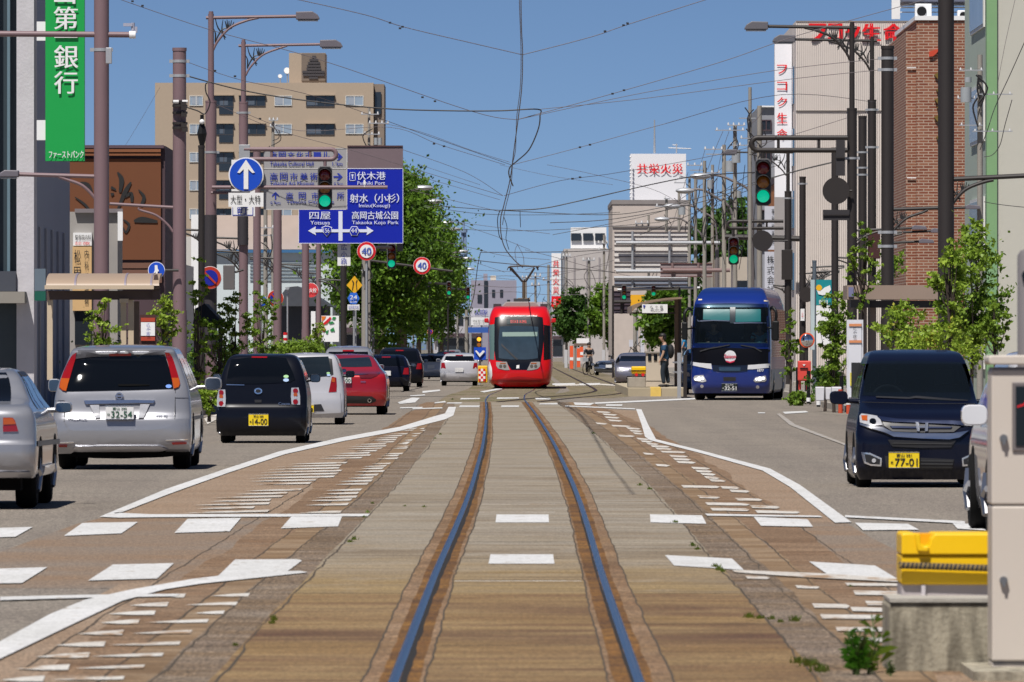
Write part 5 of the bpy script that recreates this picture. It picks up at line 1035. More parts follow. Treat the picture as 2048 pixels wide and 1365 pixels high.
PH=['from the blue sign top to the fourth hanger', 'from the blue sign corner toward the low hangers', 'leaving the tree tops just above the speed limit sign', 'first long one crossing above the far tower', 'crossing just left of the rooftop sign building', 'short one falling right of the far tower', 'third of the shallow ones above the pantograph', 'straight thick one above the pantograph head', 'thick one sloping down behind the pantograph head', 'hanging straight down left of the tram roof', 'level one behind the pantograph arms', 'lowest but one behind the pantograph arms', 'just above the grey-violet building roof', 'crossing the grey-violet building face', 'steep one from the tree tops to the pantograph', 'faint one right above the left far lamps', 'rising from the pantograph to the slatted sign', 'crossing before the red lettered banner upward', 'dipping toward the slatted sign from mid sky', 'passing under the rooftop sign box', 'faint one leading toward the rooftop sign box', 'thick bend at the lowest trolley hanger', 'second thick bend at the lowest trolley hanger', 'short drop wire with a white bead', 'left dropper beside the pantograph', 'right dropper beside the pantograph', 'faint long one left of the rooftop sign box', 'drop from the topmost left insulator', 'drop from the second topmost insulator', 'drop in front of the transformer can pole', 'diagonal one across the rooftop sign box', 'loop at the bare-topped pole', 'drop beside the sign box right edge', 'slanting before the lamp arms', 'slanting out of the near right signal', 'vertical one left of the lower right signal', 'vertical one right of the fuse box pole', 'vertical one against the thick concrete pole', 'vertical one between the two middle poles', 'level one tying the middle poles together', 'from the apartment corner pole toward mid sky', 'from the tan apartment roof down leftward', 'upper faint one left of the pantograph', 'lower faint one left of the pantograph']
for pi_,(pts,d,th) in enumerate((([(806,300),(930,345),(1006,392)],270,1.4),([(806,345),(880,365),(1000,400)],330,1.2),([(820,380),(900,400),(1005,425)],340,1.4),([(850,412),(960,428),(1100,430),(1240,425)],345,1.6),([(860,455),(1000,462),(1150,458),(1320,445)],360,1.6),([(900,443),(1000,456),(1100,468)],360,1.3),([(870,480),(950,498),(1010,512),(1100,520)],400,1.3),([(961,505),(1060,505),(1160,503),(1225,498)],330,2.4),([(900,512),(960,522),(1060,532),(1150,538),(1230,545)],330,2.4),([(961,505),(955,535),(948,590),(938,625)],330,2.4),([(930,540),(1010,543),(1100,546),(1220,530)],520,1.4),([(935,560),(1010,552),(1100,560),(1220,556)],560,1.5),([(940,570),(1020,575),(1110,570),(1225,580)],600,1.5),([(950,590),(1020,584),(1100,590),(1200,588)],640,1.4),([(870,425),(940,455),(1000,476),(1060,500)],420,1.2),([(840,330),(900,350),(960,370)],350,1.1),([(1050,540),(1120,520),(1200,505),(1300,495)],500,1.5),([(1060,560),(1140,545),(1230,520),(1330,470)],480,1.5),([(1050,500),(1110,515),(1200,540),(1300,560)],520,1.4),([(1105,470),(1200,452),(1300,430),(1380,404)],420,1.7),([(1000,330),(1100,352),(1226,370)],700,1.0),([(1000,421),(995,440),(998,470),(1003,480)],280,2.6),([(1008,435),(1014,455),(1012,478),(1018,500)],285,2.0),([(1040,422),(1041,455)],290,2.0),([(1035,490),(1030,505),(1036,540)],330,1.4),([(1034,488),(1046,512),(1048,535)],330,1.4),([(1094,330),(1200,352),(1320,385),(1400,440)],500,1.2),
 ([(1446,263),(1430,300),(1415,340)],345,1.4),([(1458,263),(1440,320),(1432,380)],345,1.4),([(1410,300),(1398,345),(1390,400)],380,1.4),([(1478,300),(1440,340),(1400,372),(1330,420)],380,1.5),([(1500,250),(1516,236),(1526,220)],310,1.4),([(1376,345),(1360,400),(1345,450)],420,1.3),([(1500,380),(1440,402),(1380,430),(1280,470)],380,1.8),([(1560,330),(1500,350),(1430,395),(1370,450)],340,1.6),([(1460,420),(1440,470),(1450,530)],340,2.0),([(1490,330),(1483,400),(1488,470),(1478,540)],320,2.0),([(1510,300),(1512,380),(1506,470),(1510,560)],320,2.0),([(1436,380),(1432,440),(1440,500)],360,1.8),([(1400,470),(1440,480),(1500,470)],360,1.8),
 ([(760,246),(840,264),(940,300),(1020,325)],340,1.3),([(320,175),(270,260),(245,300)],600,.9),([(880,500),(935,520),(1010,545)],600,1.2),([(878,520),(940,548),(1030,560)],640,1.2))):
    wire('thin overhead cable '+PH[pi_],pts,d,th,WIRE if th>1.5 else WIREG,gw)
wire('black drop cable looping beside the green building at the right',[(2060,60,190),(2020,150,190),(1990,215,190),(1975,260,190),(1960,300,195)],0,2.6,WIRE)
wire('black cable loop below the crossarms of the right concrete pole',[(2024,200,200),(2010,250,200),(2000,290,200),(1985,310,200),(1968,314,200)],0,2.4,WIRE)
wire('cable entering the right edge from the concrete pole splice',[(1968,404,200),(1990,408,200),(2020,412,200),(2070,417,200)],0,2.2,WIRE,clips=())
wire('thin dangling cord down the pale building wall',[(2030,0,240),(2010,90,240),(1995,170,240)],0,1.3,WIREG)
# black loop on second pole
wire('black cable loop hanging from the left capped pole clamp to the lamp post',[(373,215,187),(395,222,187),(410,228,187),(420,205,187),(412,185,187),(412,168,187),(424,165,187)],0,4.,WIRE)
t=thing('pole_clamp','cluster of dark clamps and insulators on the left capped pole','clamp',tuple(Wp(360,230,186.5)))
mb=MB()
for y in (204,212,226,247,256): mb.cyl(Wp(360,y,188.9),(0,0,1),.165,.05,16); mb.cbox(Wp(366+(y%7),y+4,188.6),.12,.12,.09)
mb.build('bracket',DARKP,t); MB().cyl(Wp(352,204,188.6),(1,0,0),.04,.12,8).cyl(Wp(370,204,188.6),(1,0,0),.04,.12,8).build('insulator',PORC,t)
t=thing('pulley_weight','black cable end with a pale cap hanging beside the first left lamp post','cable end',tuple(Wp(404,290,230)))
MB().tube([Wp(404,230,230),Wp(404,244,230)],[.05,.05]).tube([Wp(404,246,230),Wp(404,268,230),Wp(404,296,230)],[.06,.13,.05]).build('body',BLACK,t); MB().sphere(tuple(Wp(404,244,229.9)),.07,10).build('cap',WHITE,t)
# sensor on the end of the left arm
t=thing('vehicle_sensor','small grey and white sensor on the tip of the top left arm','sensor',tuple(Wp(262,66,168))); MB().cyl(Wp(265,70,168),(1,0,0),.075,.12,14).build('ring',WHITE,t); MB().tube([Wp(266,66,168),Wp(266,46,168)],.035).cbox(Wp(256,50,168),.18,.1,.06).cbox(Wp(272,60,168),.05,.06,.12).build('body',mat('sensor_grey',(.35,.36,.45),.5),t)
t=thing('vehicle_sensor','small pale sensor standing on the thin bar before the blue sign','sensor',tuple(Wp(729,374,234.3))); MB().tube([Wp(729,374,234.3),Wp(729,360,234.3)],.02).cbox(Wp(729,366,234.3),.06,.06,.1).build('body',WHITE,t)
# ================= TREES AND SHRUBS =================
def leafmat(name,c1,c2,rough=.5):
    m=bpy.data.materials.new(name); m.use_nodes=True; n=m.node_tree; b=n.nodes['Principled BSDF']; out=n.nodes['Material Output']
    g=n.nodes.new('ShaderNodeNewGeometry'); r=n.nodes.new('ShaderNodeMix'); r.data_type='RGBA'; r.inputs[6].default_value=list(c1)+[1]; r.inputs[7].default_value=list(c2)+[1]
    z=n.nodes.new('ShaderNodeTexNoise'); z.inputs['Scale'].default_value=.75; z.inputs['Detail'].default_value=2; n.links.new(g.outputs['Position'],z.inputs['Vector']); mr=n.nodes.new('ShaderNodeMapRange'); mr.inputs[1].default_value=.36; mr.inputs[2].default_value=.64; n.links.new(z.outputs['Fac'],mr.inputs[0]); m1=n.nodes.new('ShaderNodeMath'); m1.operation='MULTIPLY_ADD'; m1.inputs[1].default_value=.45; m2=n.nodes.new('ShaderNodeMath'); m2.operation='MULTIPLY'; m2.inputs[1].default_value=.55; n.links.new(mr.outputs[0],m2.inputs[0]); n.links.new(g.outputs['Random Per Island'],m1.inputs[0]); n.links.new(m2.outputs[0],m1.inputs[2]); n.links.new(m1.outputs[0],r.inputs[0]); n.links.new(r.outputs[2],b.inputs['Base Color']); b.inputs['Roughness'].default_value=rough; b.inputs['Specular IOR Level'].default_value=.3
    tr=n.nodes.new('ShaderNodeBsdfTranslucent'); n.links.new(r.outputs[2],tr.inputs['Color']); ms=n.nodes.new('ShaderNodeMixShader'); ms.inputs[0].default_value=.35
    n.links.new(b.outputs[0],ms.inputs[1]); n.links.new(tr.outputs[0],ms.inputs[2]); n.links.new(ms.outputs[0],out.inputs['Surface']); return m
LEAF1=leafmat('plane_tree_leaf',(.018,.055,.006),(.19,.34,.03))
LEAF2=leafmat('dark_far_leaf',(.03,.08,.012),(.10,.20,.035))
LEAF3=leafmat('bright_shrub_leaf',(.14,.25,.018),(.40,.52,.07))
LEAF4=leafmat('mid_shrub_leaf',(.10,.19,.018),(.30,.43,.05))
LEAF5=leafmat('yellow_tip_leaf',(.3,.3,.03),(.45,.42,.06))
BARK=mat('bark',(.12,.09,.065),.9,var=.3,vs=6,bump=.4,bs=12); BARKD=mat('dark_twig',(.05,.035,.028),.9)
def leaves(cents,rads,per,size,rng,flat=1.0,aspect=.6):
    """numpy leaf cards scattered through clump volumes -> verts, faces"""
    V=[]
    for c,rad in zip(cents,rads):
        n=per; d=rng.normal(size=(n,3)); d/=np.linalg.norm(d,axis=1)[:,None]; rr_=np.abs(rng.normal(size=n))*rad*.62
        P=np.array(c)+d*rr_[:,None]*np.array([1,1,flat])+rng.normal(size=(n,1))*rad*.45*(rng.normal(size=3)*np.array([1,1,.7]))
        u=rng.normal(size=(n,3)); u/=np.linalg.norm(u,axis=1)[:,None]; w_=rng.normal(size=(n,3)); w_=np.cross(u,w_); w_/=np.linalg.norm(w_,axis=1)[:,None]
        sz=(size*rng.uniform(.6,1.4,n))[:,None]; up=np.array([0,0,1.])
        a=P-u*sz*.5; b=P+w_*sz*aspect*.5; c2=P+u*sz*.5; e=P-w_*sz*aspect*.5
        V.append(np.stack([a,b,c2,e],1).reshape(-1,3))
    return np.concatenate(V)
def leafmesh(name,V,m,parent):
    n=len(V)//4; me=bpy.data.meshes.new(name); o0=np.array(ORG[parent.name]); V=V-o0
    me.vertices.add(len(V)); me.vertices.foreach_set('co',V.ravel()); me.loops.add(4*n); me.loops.foreach_set('vertex_index',np.arange(4*n,dtype=np.int32)); me.polygons.add(n)
    me.polygons.foreach_set('loop_start',np.arange(0,4*n,4,dtype=np.int32)); me.polygons.foreach_set('loop_total',np.full(n,4,dtype=np.int32)); me.update(); me.validate()
    me.materials.append(m); o=bpy.data.objects.new(name,me); sc.collection.objects.link(o); o.parent=parent; ORG[o.name]=ORG[parent.name]; return o
def tree(name,label,x,y,h,cz,rx,rz,seed,m,size=.28,ncl=60,per=110,tr=.16,cat='tree',group=None,m2=None,shape=None,clr=.24,ry=None):
    rng=np.random.default_rng(seed); r=thing(name,label,cat,(x,y,.1),group); ry=ry or rx
    cents=[];rads=[]
    while len(cents)<ncl:
        p=rng.uniform(-1,1,3); q=np.linalg.norm(p)
        if q>1 or q<.25: continue
        p=p*rng.uniform(.85,1.18)
        t=(p[2]+1)/2; wd=shape(t) if shape else 1
        cents.append((x+p[0]*rx*wd,y+p[1]*ry*wd,cz+p[2]*rz)); rads.append(rx*clr*rng.uniform(.6,1.5))
    leafmesh('crown',leaves(cents,rads,per,size,rng,.8),m,r)
    if m2: k=cents[::4]; leafmesh('bright_leaves',leaves(k,[a*.8 for a in rads[::4]],max(10,per//4),size*.9,rng),m2,r)
    mb=MB(); top=cz+rz*.2; mb.tube(smooth_pts([(x,y,0),(x+.05*h*rng.uniform(-1,1)*.3,y,h*.3),(x+.08*h*rng.uniform(-1,1)*.4,y,top)],5),[tr*(1-.6*i/10) for i in range(11)],10)
    for i in range(0,ncl,max(1,ncl//12)):
        c=cents[i]; z0=cz-rz*.9+rng.uniform(0,.6)*rz; mb.tube(smooth_pts([(x,y,z0),((x+c[0])/2,(y+c[1])/2,z0+(c[2]-z0)*.35),c],4),[tr*.4*(1-.75*k/8) for k in range(9)],6)
    mb.build('trunk',BARK if tr>.07 else BARKD,r); return r
# left street trees
g='trees along the left pavement'
for i,(px,d,top,hw,lab) in enumerate(((756,395,345,112,'nearest big leafy street tree behind the blue guide sign'),(800,440,330,80,'second big street tree, its top the tallest of the left row'),(808,490,352,92,'third street tree in the left row behind the speed limit sign'),(836,550,392,76,'fourth street tree in the left row'),(862,620,425,62,'fifth street tree, with a distant signal in front of it'),(884,710,468,50,'last street tree in the left row, farthest down the street'))):
    s=S(d); top_=H+(694-top)/s; bot=H+(694-668)/s-.1; cz=(top_+bot)/2
    tree('street_tree',lab,(px-1024)/s,d,top_,cz,hw/s,(top_-bot)/2,i+1,LEAF1,.21,190,150,.2,group=g,shape=lambda t:(.95-.45*max(0,t-.35)) if t>.2 else .75)
# right far trees
g='trees along the right pavement'
for i,(px,d,top,bot,hw,lab) in enumerate(((1149,700,586,686,40,'dark round tree right of the tram and below the red lettered banner'),(1220,640,570,694,46,'leafy tree left of the platform shelter sign'),(1190,900,600,680,30,'small tree between the two larger ones right of the tram'),(1325,440,570,690,46,'tree directly behind the platform shelter'),(1425,560,420,560,44,'tall tree behind the tangle of utility poles, left part'),(1470,600,395,580,50,'tall tree behind the tangle of utility poles, right part'),(1370,480,540,640,34,'small tree squeezed between the shelter post and the blue bus'))):
    s=S(d); a=H+(694-top)/s; b=H+(694-bot)/s; tree('street_tree',lab,(px-1024)/s,d,a,(a+b)/2,hw/s,(a-b)/2,20+i,LEAF2 if i not in (1,3) else LEAF1,.30 if d>500 else .26,75,120,.15,group=g,shape=lambda t:.75+.25*math.sin(t*3.1))
# near right shrubs / young trees
def shrub(label,px,d,top,bot,hw,seed,m,n=34,per=90,size=.075,m2=None,tr=.045,clr=.20,group=None,name='young_tree'):
    s=S(d); a=H+(694-top)/s; b=max(.2,H+(694-bot)/s); return tree(name,label,(px-1024)/s,d,a,(a+b)/2,hw/s,(a-b)/2,seed,m,size*.8,int(n*2.1),int(per*.7),tr,m2=m2,clr=clr,group=group,shape=lambda t:.6+.5*math.sin(t*3.0),ry=hw/s)
g='young trees along the right pavement'
shrub('airy young tree between the teal sign and the timetable board',1668,205,560,800,34,41,LEAF4,42,120,.10,group=g)
shrub('thin young tree whose leaves hang around the dark pole near the shelter roof',1722,175,440,620,28,42,LEAF4,14,60,.10,group=g)
shrub('bright green young tree above the dark minivan roof',1812,150,610,720,48,43,LEAF3,26,80,.085,m2=LEAF5,group=g)
shrub('tall bushy young tree right of the tallest dark pole',1948,150,450,730,56,44,LEAF4,46,105,.10,m2=LEAF3,clr=.3,group=g)
shrub('pale bright young tree in front of the tallest dark pole',1900,140,480,650,38,45,LEAF3,22,75,.09,group=g)
shrub('yellowish young tree at the foot of the tallest dark pole',1880,140,640,760,80,46,LEAF3,34,70,.085,m2=LEAF5,group=g)
shrub('sparse young tree between two dark poles under the lamp heads',1770,200,470,620,34,47,LEAF4,14,60,.10,group=g)
shrub('slender young tree with thin branches at far right beside the cabinet',1990,145,600,720,26,48,LEAF4,14,60,.09,group=g)
shrub('low shrub behind the black bollards and white planters',1650,208,735,785,40,49,LEAF2,18,90,.10,name='shrub')
shrub('thin green saplings at the right side of the blue bus',1580,250,620,760,20,50,LEAF4,18,60,.11,group=g)
x,y,_=G(1605,812); s=S(y); rr0=tree('shrub','small clump of weeds at the kerb behind the blue bus',x,y,.35,.18,.42,.16,51,LEAF4,.10,14,60,.02,cat='shrub')
# near left shrubs
g='young trees along the left pavement'
shrub('young tree with yellow-green leaves in front of the first thick pole',205,150,600,715,38,61,LEAF3,15,60,.085,group=g,clr=.2)
shrub('bushy young tree at the foot of the second thick pole',325,165,590,700,30,62,LEAF3,20,80,.075,m2=LEAF5,group=g)
shrub('tangled young tree between the second pole and the dull no-parking sign',395,190,520,800,26,63,LEAF4,22,70,.10,group=g)
shrub('young tree beside the black kei car mirror and first lamp post',440,200,610,790,30,64,LEAF4,18,70,.10,group=g)
shrub('airy young tree between the two left lamp posts',470,205,575,760,28,65,LEAF3,22,70,.09,group=g)
shrub('thin young tree between the pedestrian sign and the museum sign pole',525,250,570,740,30,66,LEAF4,22,70,.11,group=g)
shrub('low green hedge behind the black kei car roof',600,290,680,720,52,67,LEAF4,26,110,.11,name='shrub')
shrub('thin leafy sapling beside the vegetable sign',636,300,640,710,18,68,LEAF3,12,60,.10,group=g)
shrub('small bush with white drum at the foot of the dark place name pole',668,310,690,730,24,69,LEAF4,12,70,.10,name='shrub')
shrub('grassy verge bush right of the silver minivan',418,178,770,828,24,70,LEAF3,18,120,.09,name='shrub')
t=thing('hedge','dark trimmed hedge mass along the left pavement behind the cars','hedge',(-8.6,225,.1)); rng=np.random.default_rng(7)
cs=[(-8.9+rng.uniform(-.5,.5),rng.uniform(196,330),rng.uniform(.3,1.5)) for _ in range(120)]; leafmesh('foliage',leaves(cs,[.5]*120,60,.12,rng),LEAF2,t); MB().box(-9.1,-8.7,198,328,.1,.9).build('trunk',BARKD,t)
# ================= VEHICLES =================
def lin1(pts):
    xs=[a for a,_ in pts]; f=pchip(xs,[b for _,b in pts]); return lambda v: float(f(v))
class Shell:
    """car body: width, near end and far end given by height; local frame, near end at y=0, y grows away"""
    def __init__(s,hw,near,far,rc=.16,fc=.3,p=5.):
        s.z0=hw[0][0]; s.z1=hw[-1][0]; s.hw=lin1(hw); s.n=lin1(near); s.f=lin1(far); s.rc=rc; s.fc=fc; s.p=p
    def rnd(s,x,z,c):
        v=min(1.,abs(x)/max(.001,s.hw(z))); c=min(c,(s.f(z)-s.n(z))*.4); return c*(1-(1-v**s.p)**(2./s.p))
    def nearY(s,x,z): return s.n(z)+s.rnd(x,z,s.rc)
    def farY(s,x,z): return s.f(z)-s.rnd(x,z,s.fc)
    def body(s,hole=None):
        t=np.linspace(0,1,46); zs=sorted(set(np.round(s.z0+(s.z1-s.z0)*t,5))|set(np.round(s.z1-(s.z1-s.z0)*.28*(1-np.linspace(0,1,26))**2,5)))
        V=np.linspace(0,1,13); vv=np.sin(V*math.pi/2); side=np.linspace(0,1,18)[1:-1]; vs=[];n=0
        for z in zs:
            w_=s.hw(z); ring=[]
            for v in list(-vv[::-1])+list(vv[1:]): ring.append((w_*v,s.nearY(w_*v,z),z))
            ya=ring[-1][1]; yb=s.farY(w_,z)
            for q in side: ring.append((w_,ya+(yb-ya)*q,z))
            for v in list(vv[::-1])+list(-vv[1:]): ring.append((w_*v,s.farY(w_*v,z),z))
            for q in side[::-1]: ring.append((-w_,ya+(yb-ya)*q,z))
            n=len(ring); vs+=ring
        mb=MB(); fs=[(i*n+j,i*n+(j+1)%n,(i+1)*n+(j+1)%n,(i+1)*n+j) for i in range(len(zs)-1) for j in range(n) if not (hole and j<24 and hole[1]<zs[i] and zs[i+1]<hole[2] and abs(vs[i*n+j][0])<=hole[0] and abs(vs[i*n+j+1][0])<=hole[0])]
        fs.append(tuple(range(n))[::-1]); fs.append(tuple(range((len(zs)-1)*n,len(zs)*n))); return mb.add(vs,fs)
    def patch(s,poly,off=.006,where='near',step=.07,thick=.03):
        """poly in (x,z) for near/far, (y,z) for side; returns MB following the body surface"""
        import bmesh
        bm=bmesh.new(); vs=[bm.verts.new((a,0,b)) for a,b in poly]; bm.faces.new(vs); bmesh.ops.triangulate(bm,faces=bm.faces[:])
        for ax in (0,2):
            cs=[p[0 if ax==0 else 1] for p in poly]; lo,hi=min(cs),max(cs); k=int((hi-lo)/step)
            for i in range(1,k+1):
                co=[0,0,0]; co[ax]=lo+(hi-lo)*i/(k+1); no=[0,0,0]; no[ax]=1
                bmesh.ops.bisect_plane(bm,geom=bm.verts[:]+bm.edges[:]+bm.faces[:],plane_co=co,plane_no=no)
        def mp(v,o):
            a,b=v.co.x,v.co.z
            if where=='near': return (a,s.nearY(a,b)-o,b)
            if where=='far': return (a,s.farY(a,b)+o,b)
            sg=1 if where=='right' else -1; return (sg*(s.hw(b)+o),a,b)
        bm.verts.ensure_lookup_table(); nv=len(bm.verts); mb=MB()
        idx={v:i for i,v in enumerate(bm.verts)}
        front=[mp(v,off) for v in bm.verts]; back=[mp(v,off-thick) for v in bm.verts]
        fs=[tuple(idx[v] for v in f.verts) for f in bm.faces]; be=[(idx[e.verts[0]],idx[e.verts[1]]) for e in bm.edges if len(e.link_faces)==1]
        # consistent orientation
        nf=[]
        for f in fs:
            a,b,c=[Vector(front[i]) for i in f[:3]]; nrm=(b-a).cross(c-a)
            ref={'near':Vector((0,-1,0.2)),'far':Vector((0,1,.2)),'right':Vector((1,0,0)),'left':Vector((-1,0,0))}[where]
            nf.append(f if nrm.dot(ref)>0 else f[::-1])
        mb.add(front+back,nf+[(a,b,b+nv,a+nv) for a,b in be]); bm.free(); return mb
def paint(name,col,metal=.0,rough=.28,coat=1.,spec=.5): return mat(name,col,rough,metal,coat,var=.02,vs=1,spec=spec)
GLS=mat('tinted_car_glass',(.003,.004,.006),.03,spec=.45,var=.1); GLS2=mat('clear_dark_glass',(.012,.018,.024),.04,spec=.5,var=.3,vs=2)
TLR=mat('tail_light_red',(.25,.004,.005),.12,coat=1.,var=.12,vs=9); TLA=mat('tail_light_amber',(.40,.075,.006),.12,coat=1.,var=.1,vs=20); TLC=mat('lamp_clear',(.6,.6,.62),.1,.4,coat=1.,var=.25,vs=25)
PLW=mat('plate_white',(.7,.7,.7),.5,var=.02); PLY=mat('plate_yellow',(.80,.58,.01),.5,var=.02); PLG=mat('plate_text_green',(.02,.10,.05),.5)
UND=mat('underbody_black',(.004,.004,.004),.9,spec=.1); RIM=mat('alloy_rim',(.35,.35,.37),.3,.9); ADARK=mat('dark_trim',(.02,.02,.022),.4)
def wheel(r,x,y,rad,w_,side,hide_rim=False):
    prof=[(rad*.62,-w_/2),(rad*.9,-w_/2),(rad*.985,-w_/2*.72),(rad,-w_/4),(rad,w_/4),(rad*.985,w_/2*.72),(rad*.9,w_/2),(rad*.62,w_/2)]
    mb=MB(); n=28; vs=[(x+b,y+a*math.sin(2*math.pi*j/n),rad+a*math.cos(2*math.pi*j/n)) for a,b in prof for j in range(n)]
    fs=[(k*n+j,k*n+(j+1)%n,(k+1)*n+(j+1)%n,(k+1)*n+j) for k in range(7) for j in range(n)]+[tuple(range(n))[::-1],tuple(range(7*n,8*n))]
    t=mb.add(vs,fs).build('wheel',RUBBER,r,smooth=True)
    xo=x+side*(w_/2+.004); mb=MB(); mb.cyl((xo-side*.02,y,rad),(1,0,0),rad*.64,.03,24)
    for k in range(5):
        a=2*math.pi*k/5+.3; mb.tube([(xo,y,rad),(xo,y+rad*.58*math.cos(a),rad+rad*.58*math.sin(a))],[.05,.03],6)
    mb.build('rim',RIM,t)
def clearglass(name,tint,f):
    m=bpy.data.materials.new(name); m.use_nodes=True; n=m.node_tree; b=n.nodes['Principled BSDF']; b.inputs['Base Color'].default_value=(.01,.015,.02,1); b.inputs['Roughness'].default_value=.05; b.inputs['Coat Weight'].default_value=.5
    t=n.nodes.new('ShaderNodeBsdfTransparent'); t.inputs[0].default_value=tint; x=n.nodes.new('ShaderNodeMixShader'); x.inputs[0].default_value=f
    n.links.new(t.outputs[0],x.inputs[1]); n.links.new(b.outputs[0],x.inputs[2]); n.links.new(x.outputs[0],n.nodes['Material Output'].inputs['Surface']); return m
CLEARG=clearglass('clear_windscreen',(.5,.6,.65,1),.4)
class Car:
    def __init__(s,name,label,cx,d,hw,near,far,pm,cat='car',rc=.16,fc=.3,yaw=0,zo=None,sc_=None,ox=0,oy=0,group=None,hole=None):
        s.d=d; s.s=S(d); s.cx=cx; s.ox,s.oy,s.k=(zo[0],zo[1],zo[2]) if zo else (0,0,1)
        x=(cx-1024)/s.s; s.r=thing(name,label,cat,(x,d,0),group,local=True); s.r.rotation_euler=(0,0,R(yaw))
        s.sh=Shell(hw,near,far,rc,fc); s.pm=pm; s.sh.body(hole).build('body',pm,s.r,smooth=True)
        if hole:      # cabin seen through the windscreen
            w_,z0,z1=hole; y1=s.sh.n(z1)+2.2; MB().box(-w_-.04,w_+.04,y1,y1+.05,z0-.3,z1).box(-w_-.04,w_+.04,s.sh.n(z0)+.15,y1,z0-.32,z0-.3).build('cabin',mat('cabin_dark',(.02,.022,.026),.8),s.r)
    def q(s,a,b):  # zoom coords -> local x,z
        px=s.ox+a/s.k; py=s.oy+b/s.k; return ((px-s.cx)/s.s, H-(py-HY)/s.s)
    def Q(s,pts): return [s.q(a,b) for a,b in pts]
    def p(s,name,pts,m,off=.006,parent=None,zoom=True,where='near',step=.07,thick=.03):
        o=s.sh.patch(s.Q(pts) if zoom else pts,off,where,step,thick).build(name,m,parent or s.r,smooth=True); return o
    def disc(s,name,a,b,rad,m,off=.012,parent=None,el=1.,n=18): return s.p(name,[(a+rad*math.cos(2*math.pi*i/n),b+rad*el*math.sin(2*math.pi*i/n)) for i in range(n)],m,off,parent,step=.2,thick=.02)
    def text(s,t,a0,b0,a1,b1,m,off=.02,parent=None,bold=.0):
        x0,z1=s.q(a0,b0); x1,z0=s.q(a1,b1); return text(t,x0,x1,z0,z1,0,m,parent or s.r,bold,fn=lambda X,Z:s.sh.nearY(X,Z)-off)
    def plate(s,a0,b0,a1,b1,txt,top,m=PLW,tm=PLG,where_y=None):
        x0,z1=s.q(a0,b0); x1,z0=s.q(a1,b1); y=min(s.sh.nearY(x,z) for x in (x0,x1) for z in (z0,z1))-.06
        o=MB().box(x0,x1,y,y+.05,z0,z1).build('number_plate',m,s.r,bev=.004); h=z1-z0; w_=x1-x0
        t=h*.035
        for a_,b_ in ((z0,z0+t),(z1-t,z1)): MB().box(x0,x1,y-.004,y-.001,a_,b_).build('plate_rim',CHROME,o)
        text(txt,x0+w_*.2,x1-w_*.06,z0+h*.12,z0+h*.60,y-.003,tm,o,.012); text(top,x0+w_*.25,x1-w_*.25,z0+h*.70,z0+h*.90,y-.003,tm,o,.01)
        text('ぬ' if m is PLY else 'ほ',x0+w_*.06,x0+w_*.15,z0+h*.28,z0+h*.44,y-.003,tm,o,.01); return o
    def wheels(s,yn,yf,rad,w_,tx):
        for y in (yn,yf):
            for sd in (-1,1): wheel(s.r,sd*(tx-w_/2),y,rad,w_,sd)
    def under(s,z0,z1,y0,y1,w_): MB().box(-w_,w_,y0,y1,z0,z1).build('underbody',UND,s.r)
    def sidewins(s,segs,z0,z1,sides=('right','left'),m=GLS):
        for sd in sides:
            for a,b,c,e in segs:  # lower y0,y1  upper y2,y3
                s.p('side_window',[(a,z0),(b,z0),(e,z1),(c,z1)],m,.006,None,False,sd,step=.1)
    def arches(s,ys,rad,sides=('right','left'),m=UND):
        for sd in sides:
            for y in ys:
                n=14; pts=[(y+rad*1.16*math.cos(math.pi*i/n),max(s.sh.z0+.005,rad+rad*1.16*math.sin(math.pi*i/n))) for i in range(n+1)]
                pts=[(a,max(b,s.sh.z0+.005)) for a,b in pts]
                if pts[0][1]>s.sh.z0+.01: pts=[(pts[0][0],s.sh.z0+.005)]+pts+[(pts[-1][0],s.sh.z0+.005)]
                s.p('wheel_arch',pts,m,.004,None,False,sd,step=.12)
    def mirror(s,x,y,z,w_,h,m,glass_near=True,dep=.12):
        sd=1 if x>0 else -1; o=MB(); P=[]
        n=16; pts=[(x+w_/2*math.copysign(abs(math.cos(a))**.5,math.cos(a)),z+h/2*math.copysign(abs(math.sin(a))**.6,math.sin(a))) for a in [2*math.pi*(i+.5)/n for i in range(n)]]
        o.prism(pts,y,y+dep); hw_=s.sh.hw(min(z,s.sh.z1)); o.tube([(x,y+dep/2,z-h*.2),(sd*(hw_-.03),y+dep/2,z-h*.3)],.03,6)
        o=o.build('mirror',m,s.r,bev=.01)
        if glass_near: 
            g_=[(x+(a-x)*.86,z+(b-z)*.84) for a,b in pts]; MB().prism(g_,y-.012,y-.001).build('mirror_glass',mat('mirror_glass_car',(.12,.15,.2),.05,1.),o)
SILV=paint('silver_paint',(.34,.345,.375),.5,.3,.7); SILV2=paint('light_silver_paint',(.50,.50,.53),.25,.3,.6); BLK=paint('black_paint',(.004,.005,.010),0,.3,.18,.22); REDC=paint('red_metallic_paint',(.36,.006,.012),.25); NAVY=paint('dark_navy_paint',(.0025,.004,.014),.0,.25,.25,.25); WHP=paint('pearl_white_paint',(.62,.62,.64)); GRYB=paint('grey_blue_paint',(.16,.19,.26),.5); PURG=paint('purple_grey_paint',(.20,.20,.25),.5)
def gen_hw(W,pts): return [(z,w_*W/2) for z,w_ in pts]
def car_px(name,label,px_l,px_r,d,hwpx,near,far,pm,**k):
    cx=(px_l+px_r)/2; s=S(d); return Car(name,label,cx,d,[(H-(py-HY)/s,h/s) for py,h in hwpx],near,far,pm,**k)
